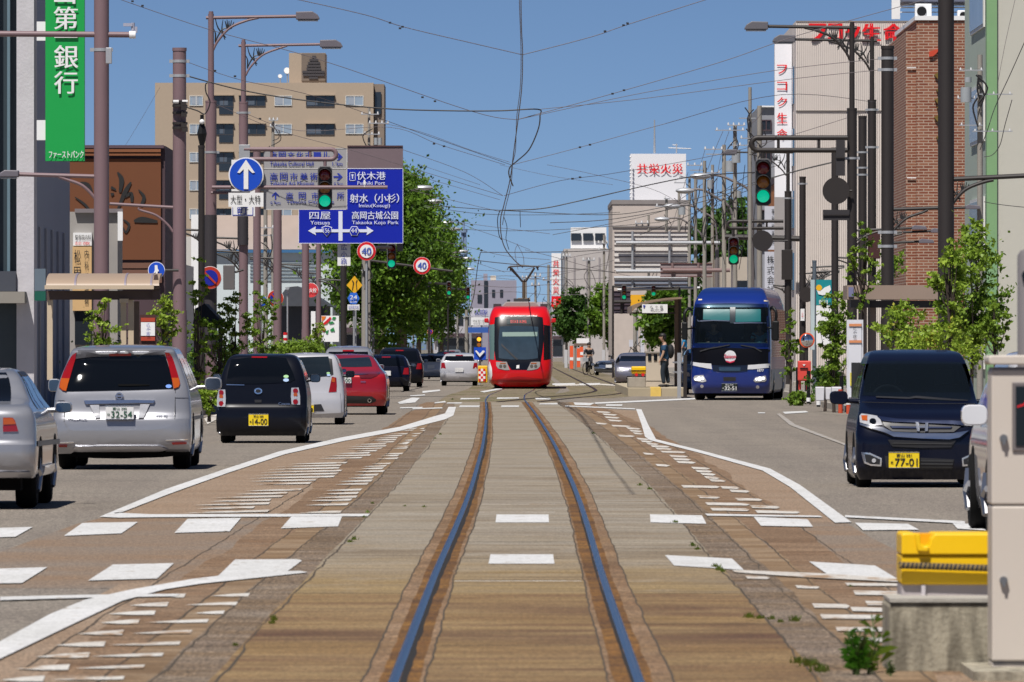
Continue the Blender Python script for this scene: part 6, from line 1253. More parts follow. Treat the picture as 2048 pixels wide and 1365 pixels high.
# ---- 1 silver minivan
c=car_px('minivan','silver minivan seen from behind with tall red tail lights and plate ending 54',0,486,109.6,[(905,131),(895,136),(870,138),(845,138),(800,136),(775,131),(750,123),(720,111),(705,105),(698,100),(694,90),(691,62),(689.5,8)],
 [(.22,.14),(.30,.03),(.5,0),(.64,.02),(.70,.07),(.99,.15),(1.2,.26),(1.42,.38),(1.48,.36),(1.53,.48),(1.56,1.0),(1.58,2.2)],
 [(.22,4.7),(.5,4.85),(.8,4.6),(.95,4.0),(1.0,3.6),(1.45,2.8),(1.56,2.5),(1.58,2.3)],SILV,zo=(0,670,3.688))
c.p('rear_window',[(530,178),(660,160),(800,156),(1000,152),(1205,150),(1225,200),(1245,260),(1262,330),(1275,398),(1080,405),(880,410),(680,414),(484,418),(495,350),(505,290),(515,230)],GLS,.008)
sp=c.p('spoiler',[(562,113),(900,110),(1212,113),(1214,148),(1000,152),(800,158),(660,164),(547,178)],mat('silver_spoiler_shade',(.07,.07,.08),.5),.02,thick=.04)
c.p('brake_light',[(795,140),(958,138),(958,156),(795,158)],TLR,.03,sp)
for L in ([(520,150),(552,130),(545,175),(530,230),(510,310),(482,418),(455,412),(428,390),(433,350),(445,310),(460,262),(480,215),(500,180)],[(1208,130),(1240,133),(1262,165),(1280,215),(1300,275),(1318,330),(1324,362),(1315,388),(1278,400),(1262,330),(1245,260),(1225,190)]):
    o=c.p('tail_light',L,TLR,.02)
c.p('turn_signal',[(441,320),(505,322),(482,415),(457,408),(432,388)],TLA,.026,c.r.children[-2] if 0 else o); c.p('turn_signal',[(1262,318),(1312,318),(1322,362),(1313,385),(1280,396)],TLA,.026,o)
c.p('tailgate_recess',[(648,512),(1112,508),(1062,622),(708,628)],mat('silver_recess',(.25,.25,.27),.4,.4),.004)
c.p('handle_bar',[(615,484),(1000,480),(1140,484),(1130,504),(1000,503),(630,512)],CHROME,.03)
for L in ([(658,516),(728,516),(738,612),(706,616)],[(1032,512),(1102,512),(1060,612),(1022,614)]): c.p('reversing_light',L,TLC,.02)
c.plate(780,524,988,623,'32-54','富山 300')
c.disc('emblem',877,452,27,CHROME,.03); c.disc('emblem_centre',877,452,17,ADARK,.034); c.p('emblem_bar',[(846,446),(908,446),(908,459),(846,459)],CHROME,.042)
c.text('PRESAGE',503,606,640,626,CHROME,.014,bold=.02); c.text('250 XJ',1150,592,1232,608,CHROME,.014,bold=.02)
b=c.p('bumper',[(392,645),(468,642),(478,672),(500,694),(540,706),(800,708),(1100,704),(1210,694),(1262,674),(1285,640),(1300,622),(1388,620),(1400,700),(1404,800),(1396,862),(1250,850),(1180,838),(560,850),(520,878),(410,880),(398,800),(390,720)],SILV,.035)
c.p('lower_lip',[(552,826),(1180,822),(1238,850),(1180,862),(560,866),(535,850)],SILV2,.06,b)
for L in ([(415,816),(498,812),(494,830),(418,832)],[(1266,796),(1378,791),(1376,808),(1275,812)]): c.p('reflector',L,TLR,.05,b)
for L in ([(412,796),(545,790),(540,800),(412,802)],[(1222,776),(1385,770),(1385,776),(1226,784)]): c.p('bumper_crease',L,CHROME,.042,b)
c.p('rear_skirt',[(440,872),(1395,862),(1380,885),(1200,905),(900,915),(700,912),(440,895)],UND,.0)
c.p('wiper',[(865,366),(1000,364),(1098,368),(1098,374),(950,378),(870,378)],UND,.02)
c.disc('sticker',1240,380,22,mat('blue_sticker',(.1,.25,.7),.4),.014,el=.6)
for L in ([(470,490),(474,490),(474,640),(470,640)],[(1288,400),(1292,400),(1290,620),(1286,620)]): c.p('panel_gap',L,ADARK,.006,step=.3)
for L in ([(400,486),(470,484),(470,487),(400,489)],[(1290,464),(1385,466),(1385,469),(1290,467)]): c.p('panel_gap',L,ADARK,.006)
c.sidewins([(.75,1.75,.85,1.75),(1.85,2.75,1.85,2.65),(2.85,3.7,2.8,2.95)],1.0,1.40)
c.arches((1.0,3.85),.33); c.wheels(1.0,3.85,.33,.22,.835); c.under(.2,.45,.25,4.5,.7)
x0,z0=c.q(1200,872); c.p('exhaust',[(x0+.05*math.cos(i*.7854),z0+.035*math.sin(i*.7854)) for i in range(8)],UND,.03,None,False); c.p('side_trim',[(.9,.62),(4.4,.62),(4.4,.66),(.9,.66)],ADARK,.01,None,False,'right')
c.mirror(1.04,3.3,1.07,.22,.17,SILV); c.mirror(-1.02,3.3,1.05,.16,.17,SILV)
# ---- 2 sedan at the left edge
c=car_px('sedan','silver sedan cut by the left frame edge, nearest car on the left',-295,77,82.7,[(957,172),(945,177),(890,179),(850,178),(825,172),(808,160),(790,150),(765,138),(745,122),(738,104),(735,10)],
 [(.30,.14),(.40,.03),(.6,.0),(.66,.05),(.87,.06),(.97,.12),(1.01,.45),(1.03,.85),(1.2,1.2),(1.31,1.45),(1.35,1.9),(1.362,2.4)],
 [(.30,4.5),(.5,4.6),(.75,4.45),(.9,3.5),(.97,3.3),(1.3,2.75),(1.362,2.5)],SILV,zo=(0,680,3.79))
for sd in (-1,1):
    def mx(L): return [((a if sd>0 else 2*(c.cx*3.79)-a),b) for a,b in L]
    o=c.p('tail_light',mx([(20,590),(92,590),(110,610),(136,695),(20,698)]),TLR,.012); c.p('turn_signal',mx([(22,594),(92,594),(106,612),(118,640),(22,644)]),TLA,.018,o)
c.p('rear_window',[(-760,340),(-60,340),(60,470),(-900,470)] if 0 else [(-800,250),(-20,250),(10,300),(28,360),(42,470),(-870,470)],GLS,.006)
b=c.p('bumper',[(-1120,800),(-400,795),(262,795),(258,900),(245,1040),(-400,1050),(-1100,1040)],SILV,.03)
c.p('bumper_lip',[(-1100,1000),(-400,1000),(225,1005),(235,1040),(-400,1055),(-1100,1040)],SILV2,.05,b)
c.sidewins([(1.25,1.65,1.7,1.75),(1.75,2.5,1.82,2.45),(2.57,3.45,2.52,2.85)],.95,1.30)
c.p('door_visor',[(1.72,1.27),(2.85,1.27),(2.75,1.31),(1.8,1.31)],ADARK,.012,None,False,'right')
c.p('side_trim',[(.3,.60),(4.3,.58),(4.3,.63),(.3,.65)],ADARK,.012,None,False,'right')
c.p('sill',[(1.35,.305),(3.2,.305),(3.2,.40),(1.35,.40)],SILV2,.03,None,False,'right')
c.arches((.98,3.6),.32); c.wheels(.98,3.6,.32,.2,.82); c.under(.18,.45,.25,4.3,.7); c.mirror(.97,2.9,.955,.17,.11,SILV)
c.plate(-560,900,-380,990,'29-17','富山 500'); c.sh and None
# ---- 3 black kei
c=car_px('kei_car','black kei car seen from behind with a yellow plate, second row on the left',435,615,139.7,[(872,84),(862,87),(840,89),(800,89),(775,87),(750,82),(730,75),(718,69),(712,62),(709,50),(707.5,8)],
 [(.12,.10),(.25,.02),(.4,0),(.58,.02),(.62,.05),(.94,.08),(1.1,.12),(1.36,.26),(1.41,.34),(1.43,.7),(1.445,1.4)],
 [(.12,3.3),(.4,3.4),(.75,3.3),(.95,2.7),(1.0,2.5),(1.4,1.9),(1.445,1.5)],BLK,zo=(400,480,3.9),rc=.12)
c.p('rear_window',[(240,932),(430,914),(560,913),(668,922),(700,985),(725,1040),(742,1090),(700,1112),(450,1124),(215,1125),(205,1108),(218,1020)],GLS,.008)
c.p('window_shine',[(205,1126),(345,1130),(345,1136),(205,1134)],CHROME,.012)
c.p('brake_light',[(400,909),(520,910),(520,921),(398,920)],TLR,.016)
for L,cxs in (([(142,1170),(195,1168),(200,1240),(196,1302),(130,1302),(130,1230)],163),([(712,1155),(768,1153),(780,1220),(780,1287),(714,1284),(708,1220)],744)):
    o=c.p('tail_light',L,TLC,.012)
    dz=0 if cxs<300 else -14
    for yy,rd,m_ in ((1192,20,TLR),(1222,16,TLA),(1248,13,TLC),(1277,20,TLR)): c.disc('lamp_disc',cxs,yy+dz,rd,m_,.02,o,n=12)
c.disc('emblem',453,1180,32,CHROME,.02,el=.75); c.disc('emblem_centre',453,1180,20,ADARK,.026,el=.7)
c.text('Cocoa',612,1268,700,1288,CHROME,.014,bold=.03)
c.disc('sticker',670,1066,20,mat('green_sticker',(.35,.6,.3),.4),.014,el=.6); c.disc('sticker',670,1094,22,mat('blue_white_sticker',(.4,.55,.8),.4),.014,el=.6)
c.p('tailgate_handle',[(425,1248),(480,1248),(478,1270),(427,1270)],ADARK,.01); c.p('bumper',[(130,1330),(450,1328),(785,1326),(792,1400),(785,1500),(450,1506),(128,1500),(124,1400)],BLK,.03)
c.plate(380,1358,534,1452,'14-00','富山 580',PLY,INKK)
c.sidewins([(.5,1.2,.55,1.2),(1.28,2.35,1.3,2.0)],.98,1.33); c.arches((.55,2.85),.27); c.wheels(.55,2.85,.27,.16,.685); c.under(.14,.4,.15,3.2,.6)
c.mirror(.80,2.05,1.04,.17,.14,BLK); c.mirror(-.80,2.05,1.04,.14,.14,BLK)
# ---- 4 white kei wagon
c=car_px('kei_wagon','pale silver kei wagon half hidden behind the black kei car',540,688,173,[(836,70),(825,74),(800,74),(780,73),(760,70),(735,64),(718,58),(710,52),(707,36),(706,6)],
 [(.14,.08),(.25,.0),(.45,0),(.6,.03),(.75,.06),(1.0,.1),(1.36,.22),(1.41,.4),(1.425,1.2)],[(.14,3.3),(.5,3.4),(.95,2.8),(1.4,2.0),(1.425,1.4)],SILV2,zo=(400,480,3.9),rc=.1)
c.p('rear_window',[(640,918),(1000,910),(1012,980),(1022,1040),(1008,1062),(640,1090)],GLS2,.008); c.p('window_frame',[(990,920),(1028,930),(1040,1050),(1022,1060),(1008,985)],ADARK,.006)
o=c.p('tail_light',[(1028,1068),(1062,1075),(1066,1130),(1064,1185),(1003,1190),(1015,1130)],TLR,.014); c.p('turn_signal',[(1030,1078),(1052,1080),(1052,1112),(1026,1108)],TLA,.02,o)
c.p('tail_light',[(570,1068),(604,1068),(620,1130),(622,1190),(560,1188)],TLR,.014); c.p('bumper',[(560,1192),(1000,1194),(1092,1190),(1098,1260),(1100,1350),(900,1360),(560,1358)],SILV2,.03); c.p('grille_opening',[(890,1285),(945,1282),(970,1335),(890,1338)],ADARK,.036)
c.plate(790,1288,888,1348,'5·28','富山 580',PLY,INKK); c.disc('sticker',1000,1040,14,mat('green_sticker'),.014,el=.6); c.disc('sticker',1002,1055,14,mat('blue_white_sticker'),.014,el=.6)
c.sidewins([(.45,1.2,.5,1.2),(1.28,2.35,1.3,2.0)],.98,1.33); c.arches((.5,2.85),.27); c.wheels(.5,2.85,.27,.16,.70); c.under(.14,.4,.15,3.2,.6); c.mirror(.82,2.1,1.0,.18,.14,BLK)
# ---- 5 red sedan
c=car_px('sedan','bright red sedan seen from behind on the left',612,774,198,[(812,76),(800,80),(780,81),(762,80),(748,76),(738,66),(725,58),(715,50),(710,40),(708,6)],
 [(.20,.12),(.35,.02),(.5,0),(.85,.03),(.93,.1),(.97,.5),(1.1,.95),(1.3,1.6),(1.37,2.0),(1.392,2.5)],[(.2,4.7),(.5,4.8),(.8,4.5),(.95,3.6),(1.3,2.9),(1.392,2.6)],REDC,zo=(400,480,3.9))
c.p('rear_window',[(1056,928),(1310,915),(1330,955),(1338,990),(1200,994),(1040,992)],GLS2,.008); c.p('rear_window_side',[(1000,928),(1056,928),(1040,992),(940,990)],GLS2,.008)
c.p('tail_light',[(1238,1052),(1400,1030),(1402,1046),(1380,1062),(1330,1080),(1252,1080)],mat('dark_tail_lens',(.10,.008,.012),.1,coat=1.),.012); c.p('chrome_strip',[(1120,1048),(1310,1042),(1310,1049),(1120,1056)],CHROME,.02); c.p('tail_light',[(860,1050),(960,1050),(950,1080),(880,1075)],mat('dark_tail_lens'),.012)
c.plate(1082,1062,1180,1118,'8·00','富山 300'); c.disc('emblem',1118,1020,20,CHROME,.02,el=.7)
c.p('diffuser',[(900,1215),(1115,1216),(1340,1222),(1372,1245),(1372,1262),(1330,1278),(900,1275)],ADARK,.02); c.disc('exhaust',1322,1255,15,CHROME,.035); c.disc('exhaust_hole',1322,1255,10,UND,.04)
c.text('AWD',1252,1102,1292,1114,CHROME,.014,bold=.03); c.sidewins([(1.3,2.2,1.7,2.3),(2.3,3.5,2.35,2.9)],.95,1.30); c.arches((1.0,3.8),.32); c.wheels(1.0,3.8,.32,.21,.88); c.under(.18,.4,.2,4.5,.7)
# ---- generic distant cars
def simple(name,label,px_l,px_r,d,top,pm,rear=True,cat='car',plate=True,deck=False,tl=TLR,ztop=None,belt=.62,group=None,wagon=True):
    s=S(d); W=(px_r-px_l)/s; zt=H+(694-top)/s; b=.95 if zt>1.3 else zt*.66
    hw=[(.2,W*.47),(.4,W*.495),(.6,W*.5),(b,W*.485),(b+.05,W*.47),(zt*.9,W*.40),(zt*.965,W*.35),(zt*.99,W*.25),(zt,W*.03)]
    if rear: near=[(.2,.1),(.4,0),(b,.08),(zt*.9,.35),(zt*.97,.6),(zt,1.8)]; far=[(.2,3.9),(.6,4.0),(b,3.2),(zt*.9,2.5),(zt,2.0)]
    else: near=[(.2,.1),(.4,0),(b*.82,.15),(b*.93,.6),(b,.95),(zt*.9,1.6),(zt*.97,1.9),(zt,2.4)]; far=[(.2,4.1),(.6,4.2),(b,4.1),(zt*.9,3.7),(zt,2.6)]
    c=Car(name,label,(px_l+px_r)/2,d,hw,near,far,pm,cat=cat,group=group); w=W/2
    z0=b+.04; z1=zt*.9; c.p('rear_window' if rear else 'windscreen',[(-w*.80,z0),(w*.80,z0),(w*.70,z1),(-w*.70,z1)],GLS,.01,None,False,step=.15)
    for sd in (-1,1):
        if rear: c.p('tail_light',[(sd*w*.70,b-.26),(sd*w*.95,b-.26),(sd*w*.93,b-.03),(sd*w*.76,b-.04)],tl,.012,None,False,step=.2)
        else: c.p('headlight',[(sd*w*.62,.58),(sd*w*.92,.60),(sd*w*.90,.74),(sd*w*.66,.70)],TLC,.012,None,False,step=.2)
    c.p('bumper',[(-w*.96,.24),(w*.96,.24),(w*.97,.5),(-w*.97,.5)],pm if rear else pm,.025,None,False,step=.2)
    if not rear: c.p('grille',[(-w*.5,.3),(w*.5,.3),(w*.45,.42),(-w*.45,.42)],ADARK,.035,None,False,step=.3); c.p('upper_grille',[(-w*.4,.6),(w*.4,.6),(w*.36,.68),(-w*.36,.68)],ADARK,.015,None,False,step=.3)
    zt2=.55 if rear else .42; MB().box(-.165,.165,-.05,-.03,zt2,zt2+.165).build('number_plate',PLW,c.r)
    if rear: c.p('brake_light',[(-.15,z1+.01),(.15,z1+.01),(.15,z1+.05),(-.15,z1+.05)],TLR,.02,None,False,step=.3)
    c.sidewins([(.8,1.9,1.0,1.9),(2.0,3.0,2.0,2.6)],b+.03,zt*.88); c.arches((.75,3.2),.3); c.wheels(.75,3.2,.3,.19,w*.93); c.under(.15,.4,.2,3.8,w*.8)
    for sd in (-1,1): c.mirror(sd*(w+.09),2.6 if rear else 1.2,b+.06,.17,.12,pm if pm is not REDC else BLK,rear)
    return c
simple('hatchback','silver car whose roof shows just above the red sedan',640,752,232,692,SILV)
simple('hatchback','dark blue hatchback behind the red sedan on the left',724,820,302,709,NAVY)
simple('suv','black suv with tall red tail lights beyond the dark blue hatchback',752,846,334,695,BLK,cat='suv')
simple('station_wagon','pale grey station wagon half hidden by the small silver hatchback',828,896,398,707,SILV2)
c=simple('hatchback','small rounded silver hatchback with red corner lights left of the tram',880,957,345,706,SILV2)
simple('hatchback','far dark car with a glowing red roof light ahead of the grey station wagon',868,918,470,703,NAVY)
simple('hatchback','very far silver car left of the tram signal post',884,925,520,699,SILV)
simple('minivan','purple-grey minivan facing the camera behind the platform end block',1230,1318,337,705.5,PURG,rear=False)
simple('sedan','hazy blue-grey car facing the camera left of the purple-grey minivan',1189,1246,470,722,GRYB,rear=False)
simple('minivan','dark car far behind the purple-grey minivan roof',1222,1262,600,702,BLK,rear=False)
simple('compact_car','blue compact car between the platform post and the bus',1364,1450,285,697,paint('mid_blue_paint',(.02,.08,.2),.2),rear=False)
# ---- dark kei minivan facing the camera
c=car_px('minivan','dark navy kei minivan facing the camera with yellow plate and chrome grille',1714,1973,95.6,[(960,124),(948,129),(920,131),(875,131),(845,128),(820,122),(800,118),(752,108),(722,99),(708,92),(702,80),(700,50),(699.3,6)],
 [(.09,.10),(.25,0),(.50,.0),(.70,.06),(.80,.16),(.90,.5),(.97,.80),(1.2,1.02),(1.40,1.25),(1.47,1.5),(1.505,2.0),(1.52,2.5)],[(.09,3.3),(.5,3.4),(1.0,3.35),(1.4,3.2),(1.48,3.0),(1.52,2.6)],NAVY,zo=(1640,660,3.25),rc=.14,hole=(.60,1.02,1.37))
kx=662
c.p('windscreen',[(352,205),(660,200),(955,212),(985,300),(1003,380),(1015,462),(880,466),(700,462),(600,446),(450,436),(300,430),(305,380),(325,290)],CLEARG,.008)
for sx in (-.3,.33): MB().box(sx-.19,sx+.19,1.75,1.85,.75,1.12).box(sx-.10,sx+.10,1.76,1.84,1.13,1.30).build('seat',mat('seat_fabric',(.03,.03,.035),.9),c.r)
MB().tube([(-.32+.17*math.cos(2*math.pi*i/20),1.12+.06*math.sin(2*math.pi*i/20),.98+.14*math.sin(2*math.pi*i/20)) for i in range(21)],.012,6).build('steering_wheel',ADARK,c.r)
def MX(L): return [(2*kx-a,b) for a,b in L]
HL=[(262,560),(275,545),(310,548),(375,560),(396,585),(405,618),(340,625),(262,602)]
for f in (lambda L:L,MX):
    o=c.p('headlight',f(HL),TLC,.014); c.p('turn_signal',f([(272,556),(312,556),(310,590),(276,586)]),TLA,.022,o); c.disc('projector',(345 if f(HL)==HL else 2*kx-345),592,22,GLS,.024,o,el=.8,n=12)
    fg=c.p('fog_light_frame',f([(268,796),(325,800),(402,835),(398,888),(330,884),(288,868),(278,840)]),CHROME,.014); c.p('fog_recess',f([(290,808),(325,812),(392,843),(388,876),(332,874),(298,858)]),ADARK,.02,fg); c.disc('fog_light',(350 if f(HL)==HL else 2*kx-350),850,14,TLC,.028,fg,n=12)
c.p('grille',[(405,592),(470,600),(850,625),(925,622),(870,664),(660,668),(470,660),(420,625)],ADARK,.012)
c.p('grille_top_bar',[(375,560),(500,577),(662,585),(825,588),(950,595),(930,620),(850,612),(662,604),(480,598),(405,590)],mat('dark_chrome',(.25,.28,.42),.15,1.),.03)
c.p('grille_bar',[(455,624),(600,628),(860,630),(850,640),(600,640),(470,638)],mat('dark_chrome'),.026)
c.p('chrome_wing',[(405,632),(470,662),(660,672),(860,672),(968,655),(905,700),(840,712),(660,706),(480,694),(425,668),(330,640),(262,618),(262,606),(340,626)],CHROME,.03)
mbH=None; fr=[(618,596),(705,602),(698,660),(630,660)]
for nm,L in (('emblem_left',[(622,598),(640,600),(646,626),(646,634),(646,660),(630,658)]),('emblem_right',[(686,602),(704,604),(700,658),(682,660),(682,634),(682,626)]),('emblem_bar',[(640,624),(690,624),(690,636),(640,636)])): c.p(nm,L,CHROME,.05 if 'bar' not in nm else .048,step=.2)
c.p('lower_grille',[(440,714),(662,722),(885,718),(852,764),(662,768),(470,758)],ADARK,.012); c.p('mesh_bar',[(470,735),(860,740),(858,744),(470,739)],mat('mesh_grey',(.06,.06,.06),.5),.02)
c.p('bumper_opening',[(420,820),(662,832),(872,842),(856,906),(662,908),(430,896)],ADARK,.012)
for yy in (850,870,890): c.p('mesh_bar',[(640,yy),(862,yy+2),(862,yy+6),(640,yy+4)],mat('mesh_grey'),.02)
c.plate(446,794,644,898,'77-01','富山 581',PLY,INKK)
c.p('wiper',[(385,434),(600,440),(650,432),(900,452),(985,458),(985,464),(880,462),(640,446),(600,452),(385,442)],ADARK,.03)
c.p('bonnet_edge',[(290,470),(660,480),(1030,480),(1030,484),(660,484),(290,474)],ADARK,.012)
c.sidewins([(1.3,2.1,1.5,2.1),(2.18,3.1,2.18,2.95)],.98,1.36); c.arches((.75,2.75),.28); c.wheels(.45,2.9,.28,.165,.705); c.under(.14,.4,.2,3.2,.6)
c.mirror(-.875,.95,.985,.20,.15,NAVY,False,.14); c.mirror(.875,.95,.985,.20,.15,NAVY,False,.14)
# steering wheel and seats visible through the glass
# ---- white car at the right edge
c=car_px('minivan','pearl white car mostly hidden behind the beige cabinet at the right edge',1982,2413,70.3,[(1030,196),(1000,203),(950,205),(900,204),(860,198),(820,188),(790,178),(760,166),(725,150),(708,138),(702,110),(700,10)],
 [(.14,.15),(.3,.02),(.6,0),(.75,.1),(.9,.6),(1.0,1.0),(1.4,1.6),(1.5,2.2),(1.525,2.8)],[(.14,4.4),(.5,4.5),(1.0,4.4),(1.4,4.1),(1.525,3.0)],WHP,rc=.35)
c.p('windscreen',[(2020,800),(2355,800),(2325,725),(2047,725)],GLS,.01); c.sidewins([(1.3,2.3,1.7,2.3),(2.4,3.4,2.4,3.2)],1.02,1.38)
c.p('headlight',[(1989,905),(2040,915),(2045,940),(1993,935)],TLC,.012); c.p('bumper',[(1985,965),(2155,960),(2155,1025),(1992,1025)],WHP,.03); c.p('lower_intake',[(2015,1010),(2155,1010),(2155,1030),(2020,1030)],ADARK,.04)
c.arches((.95,3.6),.33); c.wheels(.85,3.6,.33,.2,.86); c.under(.18,.4,.3,4,.7)
c.mirror(-.945,1.1,.99,.21,.17,WHP,False,.16); c.p('door_handle',[(2.2,.88),(2.4,.88),(2.4,.91),(2.2,.91)],CHROME,.03,None,False,'left')
# ================= TRAM =================
TRED=paint('tram_red',(.56,.004,.008),0,.3,.45,.4); TBLK=paint('tram_black_front',(.004,.005,.008),0,.25,.4,.4)
c=car_px('tram','red low-floor tram coming head on with its pantograph raised',975,1105,320,[(774,50),(768,59),(755,62),(735,64),(700,64),(660,63.5),(640,62.3),(630,60),(622,57),(616,54),(613.2,50),(612.2,40),(611.8,10)],
 [(.10,.25),(.35,.02),(.6,0),(.95,.04),(1.1,.08),(2.0,.35),(2.5,.55),(2.85,.78),(3.0,1.1),(3.05,1.8),(3.075,3.0)],[(.10,17.8),(.6,18),(2.5,17.5),(3.0,17),(3.075,15.5)],TRED,cat='tram',zo=(820,450,3.688),rc=.55,fc=.5,yaw=-.35)
c.p('front_panel',[(626,682),(700,670),(800,664),(900,669),(978,682),(984,740),(986,850),(978,930),(964,1012),(954,1014),(915,1045),(882,1070),(748,1070),(722,1030),(714,1012),(632,1000),(622,930),(617,850),(620,740)],TBLK,.008)
c.p('windscreen',[(662,750),(800,744),(945,752),(950,850),(942,985),(870,994),(740,994),(655,985),(652,850)],mat('tram_glass',(.03,.05,.07),.05,spec=.9,var=.35,vs=3,coat=.5),.02)
c.p('sun_blind',[(680,792),(940,790),(938,822),(682,824)],mat('pale_green_blind',(.20,.28,.25),.3),.026)
c.p('destination_display',[(712,692),(890,692),(890,735),(712,735)],mat('display_dark',(.02,.035,.04),.2),.018); c.text('回送',742,702,862,724,mat('display_red',(.4,.02,.02),.5,emit=.25,ecol=(.9,.05,.03)),.03)
o=c.text('Manyosen Light Rail Network  LoveRail Road',672,665,936,680,WHITE,.03,bold=.03)
for L in ([(634,1012),(712,1010),(724,1040),(736,1072),(700,1072),(650,1060),(636,1040)],[(892,1012),(960,1010),(958,1045),(942,1062),(900,1072),(862,1074),(876,1045)]):
    o=c.p('headlight',L,mat('lamp_housing_silver',(.38,.36,.34),.3,.3),.015)
    m_=sum(a for a,_ in L)/len(L)
    for dx in (-16,14): c.disc('headlamp',m_+dx,1043,12,mat('lamp_lens_dark',(.10,.09,.07),.1,coat=1.),.024,o,n=12)
    c.p('indicator',[(m_-22,1018),(m_+22,1018),(m_+20,1026),(m_-20,1026)],mat('indicator_orange',(.35,.09,.02),.2,coat=1.),.024,o)
c.p('emblem',[(786,1036),(806,1034),(806,1058),(784,1060)],WHITE,.018)
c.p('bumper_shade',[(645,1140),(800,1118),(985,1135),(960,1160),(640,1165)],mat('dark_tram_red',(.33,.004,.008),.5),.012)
c.p('lower_red_lip',[(700,1176),(870,1176),(868,1186),(702,1186)],TRED,.03); c.p('wiper',[(672,875),(684,885),(795,990),(790,998),(770,985),(676,893)],ADARK,.035)
c.p('white_corner',[(576,1005),(588,1010),(604,1060),(606,1110),(596,1150),(582,1175),(578,1100)],WHITE,.012)
for sd in ('left','right'):
    c.p('cab_side_window',[(.75,1.05),(2.4,1.05),(2.4,2.30),(.95,2.30)],mat('cab_green_glass',(.10,.16,.15),.08,coat=1.) if sd=='left' else GLS2,.01,None,False,sd,step=.3)
    for k in range(5): c.p('side_window',[(3+2.8*k,1.15),(5.4+2.8*k,1.15),(5.4+2.8*k,2.3),(3+2.8*k,2.3)],GLS2,.01,None,False,sd,step=.6)
    c.p('black_side_band',[(2.6,1.0),(17,1.0),(17,2.45),(2.6,2.45)],TBLK,.006,None,False,sd,step=.6)
for L,m_ in (([(582,738),(622,732),(621,996),(577,992)],mat('cab_green_glass')),([(986,738),(1036,744),(1040,990),(986,998)],TBLK)): c.p('corner_window',L,m_,.01)
for sd in (-1,1): MB().cbox((sd*1.24,.75,2.52),.16,.14,.16).cbox((sd*1.19,.8,2.46),.1,.1,.06).build('side_camera',TRED,c.r,bev=.03)
TG=mat('tram_roof_grey',hv('#8a8582'),.6); DG=mat('tram_roof_dark',(.04,.04,.045),.6)
mb=MB(); mb.prism([(-.72,3.03),(.72,3.03),(.55,3.22),(-.52,3.22)],2.2,5); mb.build('roof_unit',TG,c.r,bev=.03)
MB().box(-1.0,-.72,2.4,5,3.0,3.14).box(.74,1.0,2.4,5,3.0,3.14).box(-.25,.32,2.6,3.6,3.22,3.34).build('roof_box',DG,c.r)
mb=MB(); pg=lambda a,b:(c.q(a,b)[0],3.0,c.q(a,b)[1])
mb.tube([pg(836,545),pg(836,415)],.06,8).tube([pg(790,548),pg(885,548)],.07,6); p=mb.build('pantograph_mast',mat('panto_brown',(.12,.09,.06),.6,.3),c.r)
mb=MB(); 
for a in ((826,415,742,312),(850,415,916,312)): mb.tube([pg(*a[:2]),pg(*a[2:])],.045,6)
mb.tube([pg(824,412),pg(762,350),pg(735,318)],.02,5).tube([pg(826,408),pg(852,408)],.06,6); mb.build('pantograph_arm',DARKP,p)
mb=MB(); mb.tube([pg(718,312),pg(735,302),pg(825,298),pg(930,302),pg(948,312)],.035,6).tube([pg(735,302),pg(738,335)],.03,5).tube([pg(930,302),pg(944,330)],.03,5).tube([pg(712,330),pg(722,308)],.015,5); mb.build('collector_head',DARKP,p)
c.under(.02,.3,.3,17,.95)
for y in (1.7,3.3,14,15.6):
    for sd in (-1,1): MB().cyl((sd*.56,y,.33),(1,0,0),.29,.12,20).build('wheel',mat('tram_wheel',(.05,.04,.04),.5,.6),c.r,smooth=True)
# ================= BUS =================
BUSB=paint('bus_blue',(.004,.021,.17),.0,.28,.6); BUSK=paint('bus_black',(.003,.003,.005),0,.3,.0,.25)
c=car_px('coach','blue and black touring coach with teal sunshades and white round emblem',1382,1540,252,[(787,76),(780,78.5),(760,79.5),(735,79.5),(700,79.5),(660,78.5),(640,77.5),(622,76.5),(606,74),(595,70),(585,65),(578,60),(574.5,52),(573,30),(572.6,6)],
 [(.20,.15),(.45,.02),(.8,0),(1.3,.03),(1.6,.08),(2.2,.20),(2.75,.42),(2.95,.62),(3.1,.95),(3.22,1.6),(3.29,2.8),(3.305,5)],[(.2,11.8),(.6,12),(2.9,11.9),(3.25,11.4),(3.305,9)],BUSB,cat='bus',zo=(1150,540,4.016),rc=.28,fc=.2,yaw=-4,hole=(1.08,1.64,2.74))
c.p('black_front_band',[(926,624),(1250,628),(1567,634),(1567,700),(1566,757),(1500,758),(1440,762),(1385,772),(1250,775),(1100,765),(1000,752),(926,742),(924,690)],BUSK,.008)
ws=c.p('windscreen',[(958,275),(1100,270),(1250,268),(1400,270),(1558,276),(1566,450),(1563,560),(1558,622),(1250,628),(958,620),(942,600),(943,450)],clearglass('coach_clear_glass',(.55,.70,.75,1),.30),.01)
TEAL=mat('teal_sunshade',(.008,.12,.13),.3)
for L in ([(1026,316),(1240,316),(1240,406),(1025,400)],[(1286,316),(1488,316),(1490,416),(1286,420)]): c.p('sunshade',L,TEAL,.018,ws)
c.p('centre_divider',[(1242,300),(1284,300),(1284,430),(1242,430)],mat('divider_dark',(.01,.02,.03),.3),.02,ws)
for L in ([(975,398),(990,408),(1110,402),(1240,408),(1240,414),(1110,410),(985,416)],[(1272,424),(1400,422),(1532,424),(1532,430),(1400,429),(1275,432)]): c.p('sunshade_rail',L,CHROME,.028,ws)
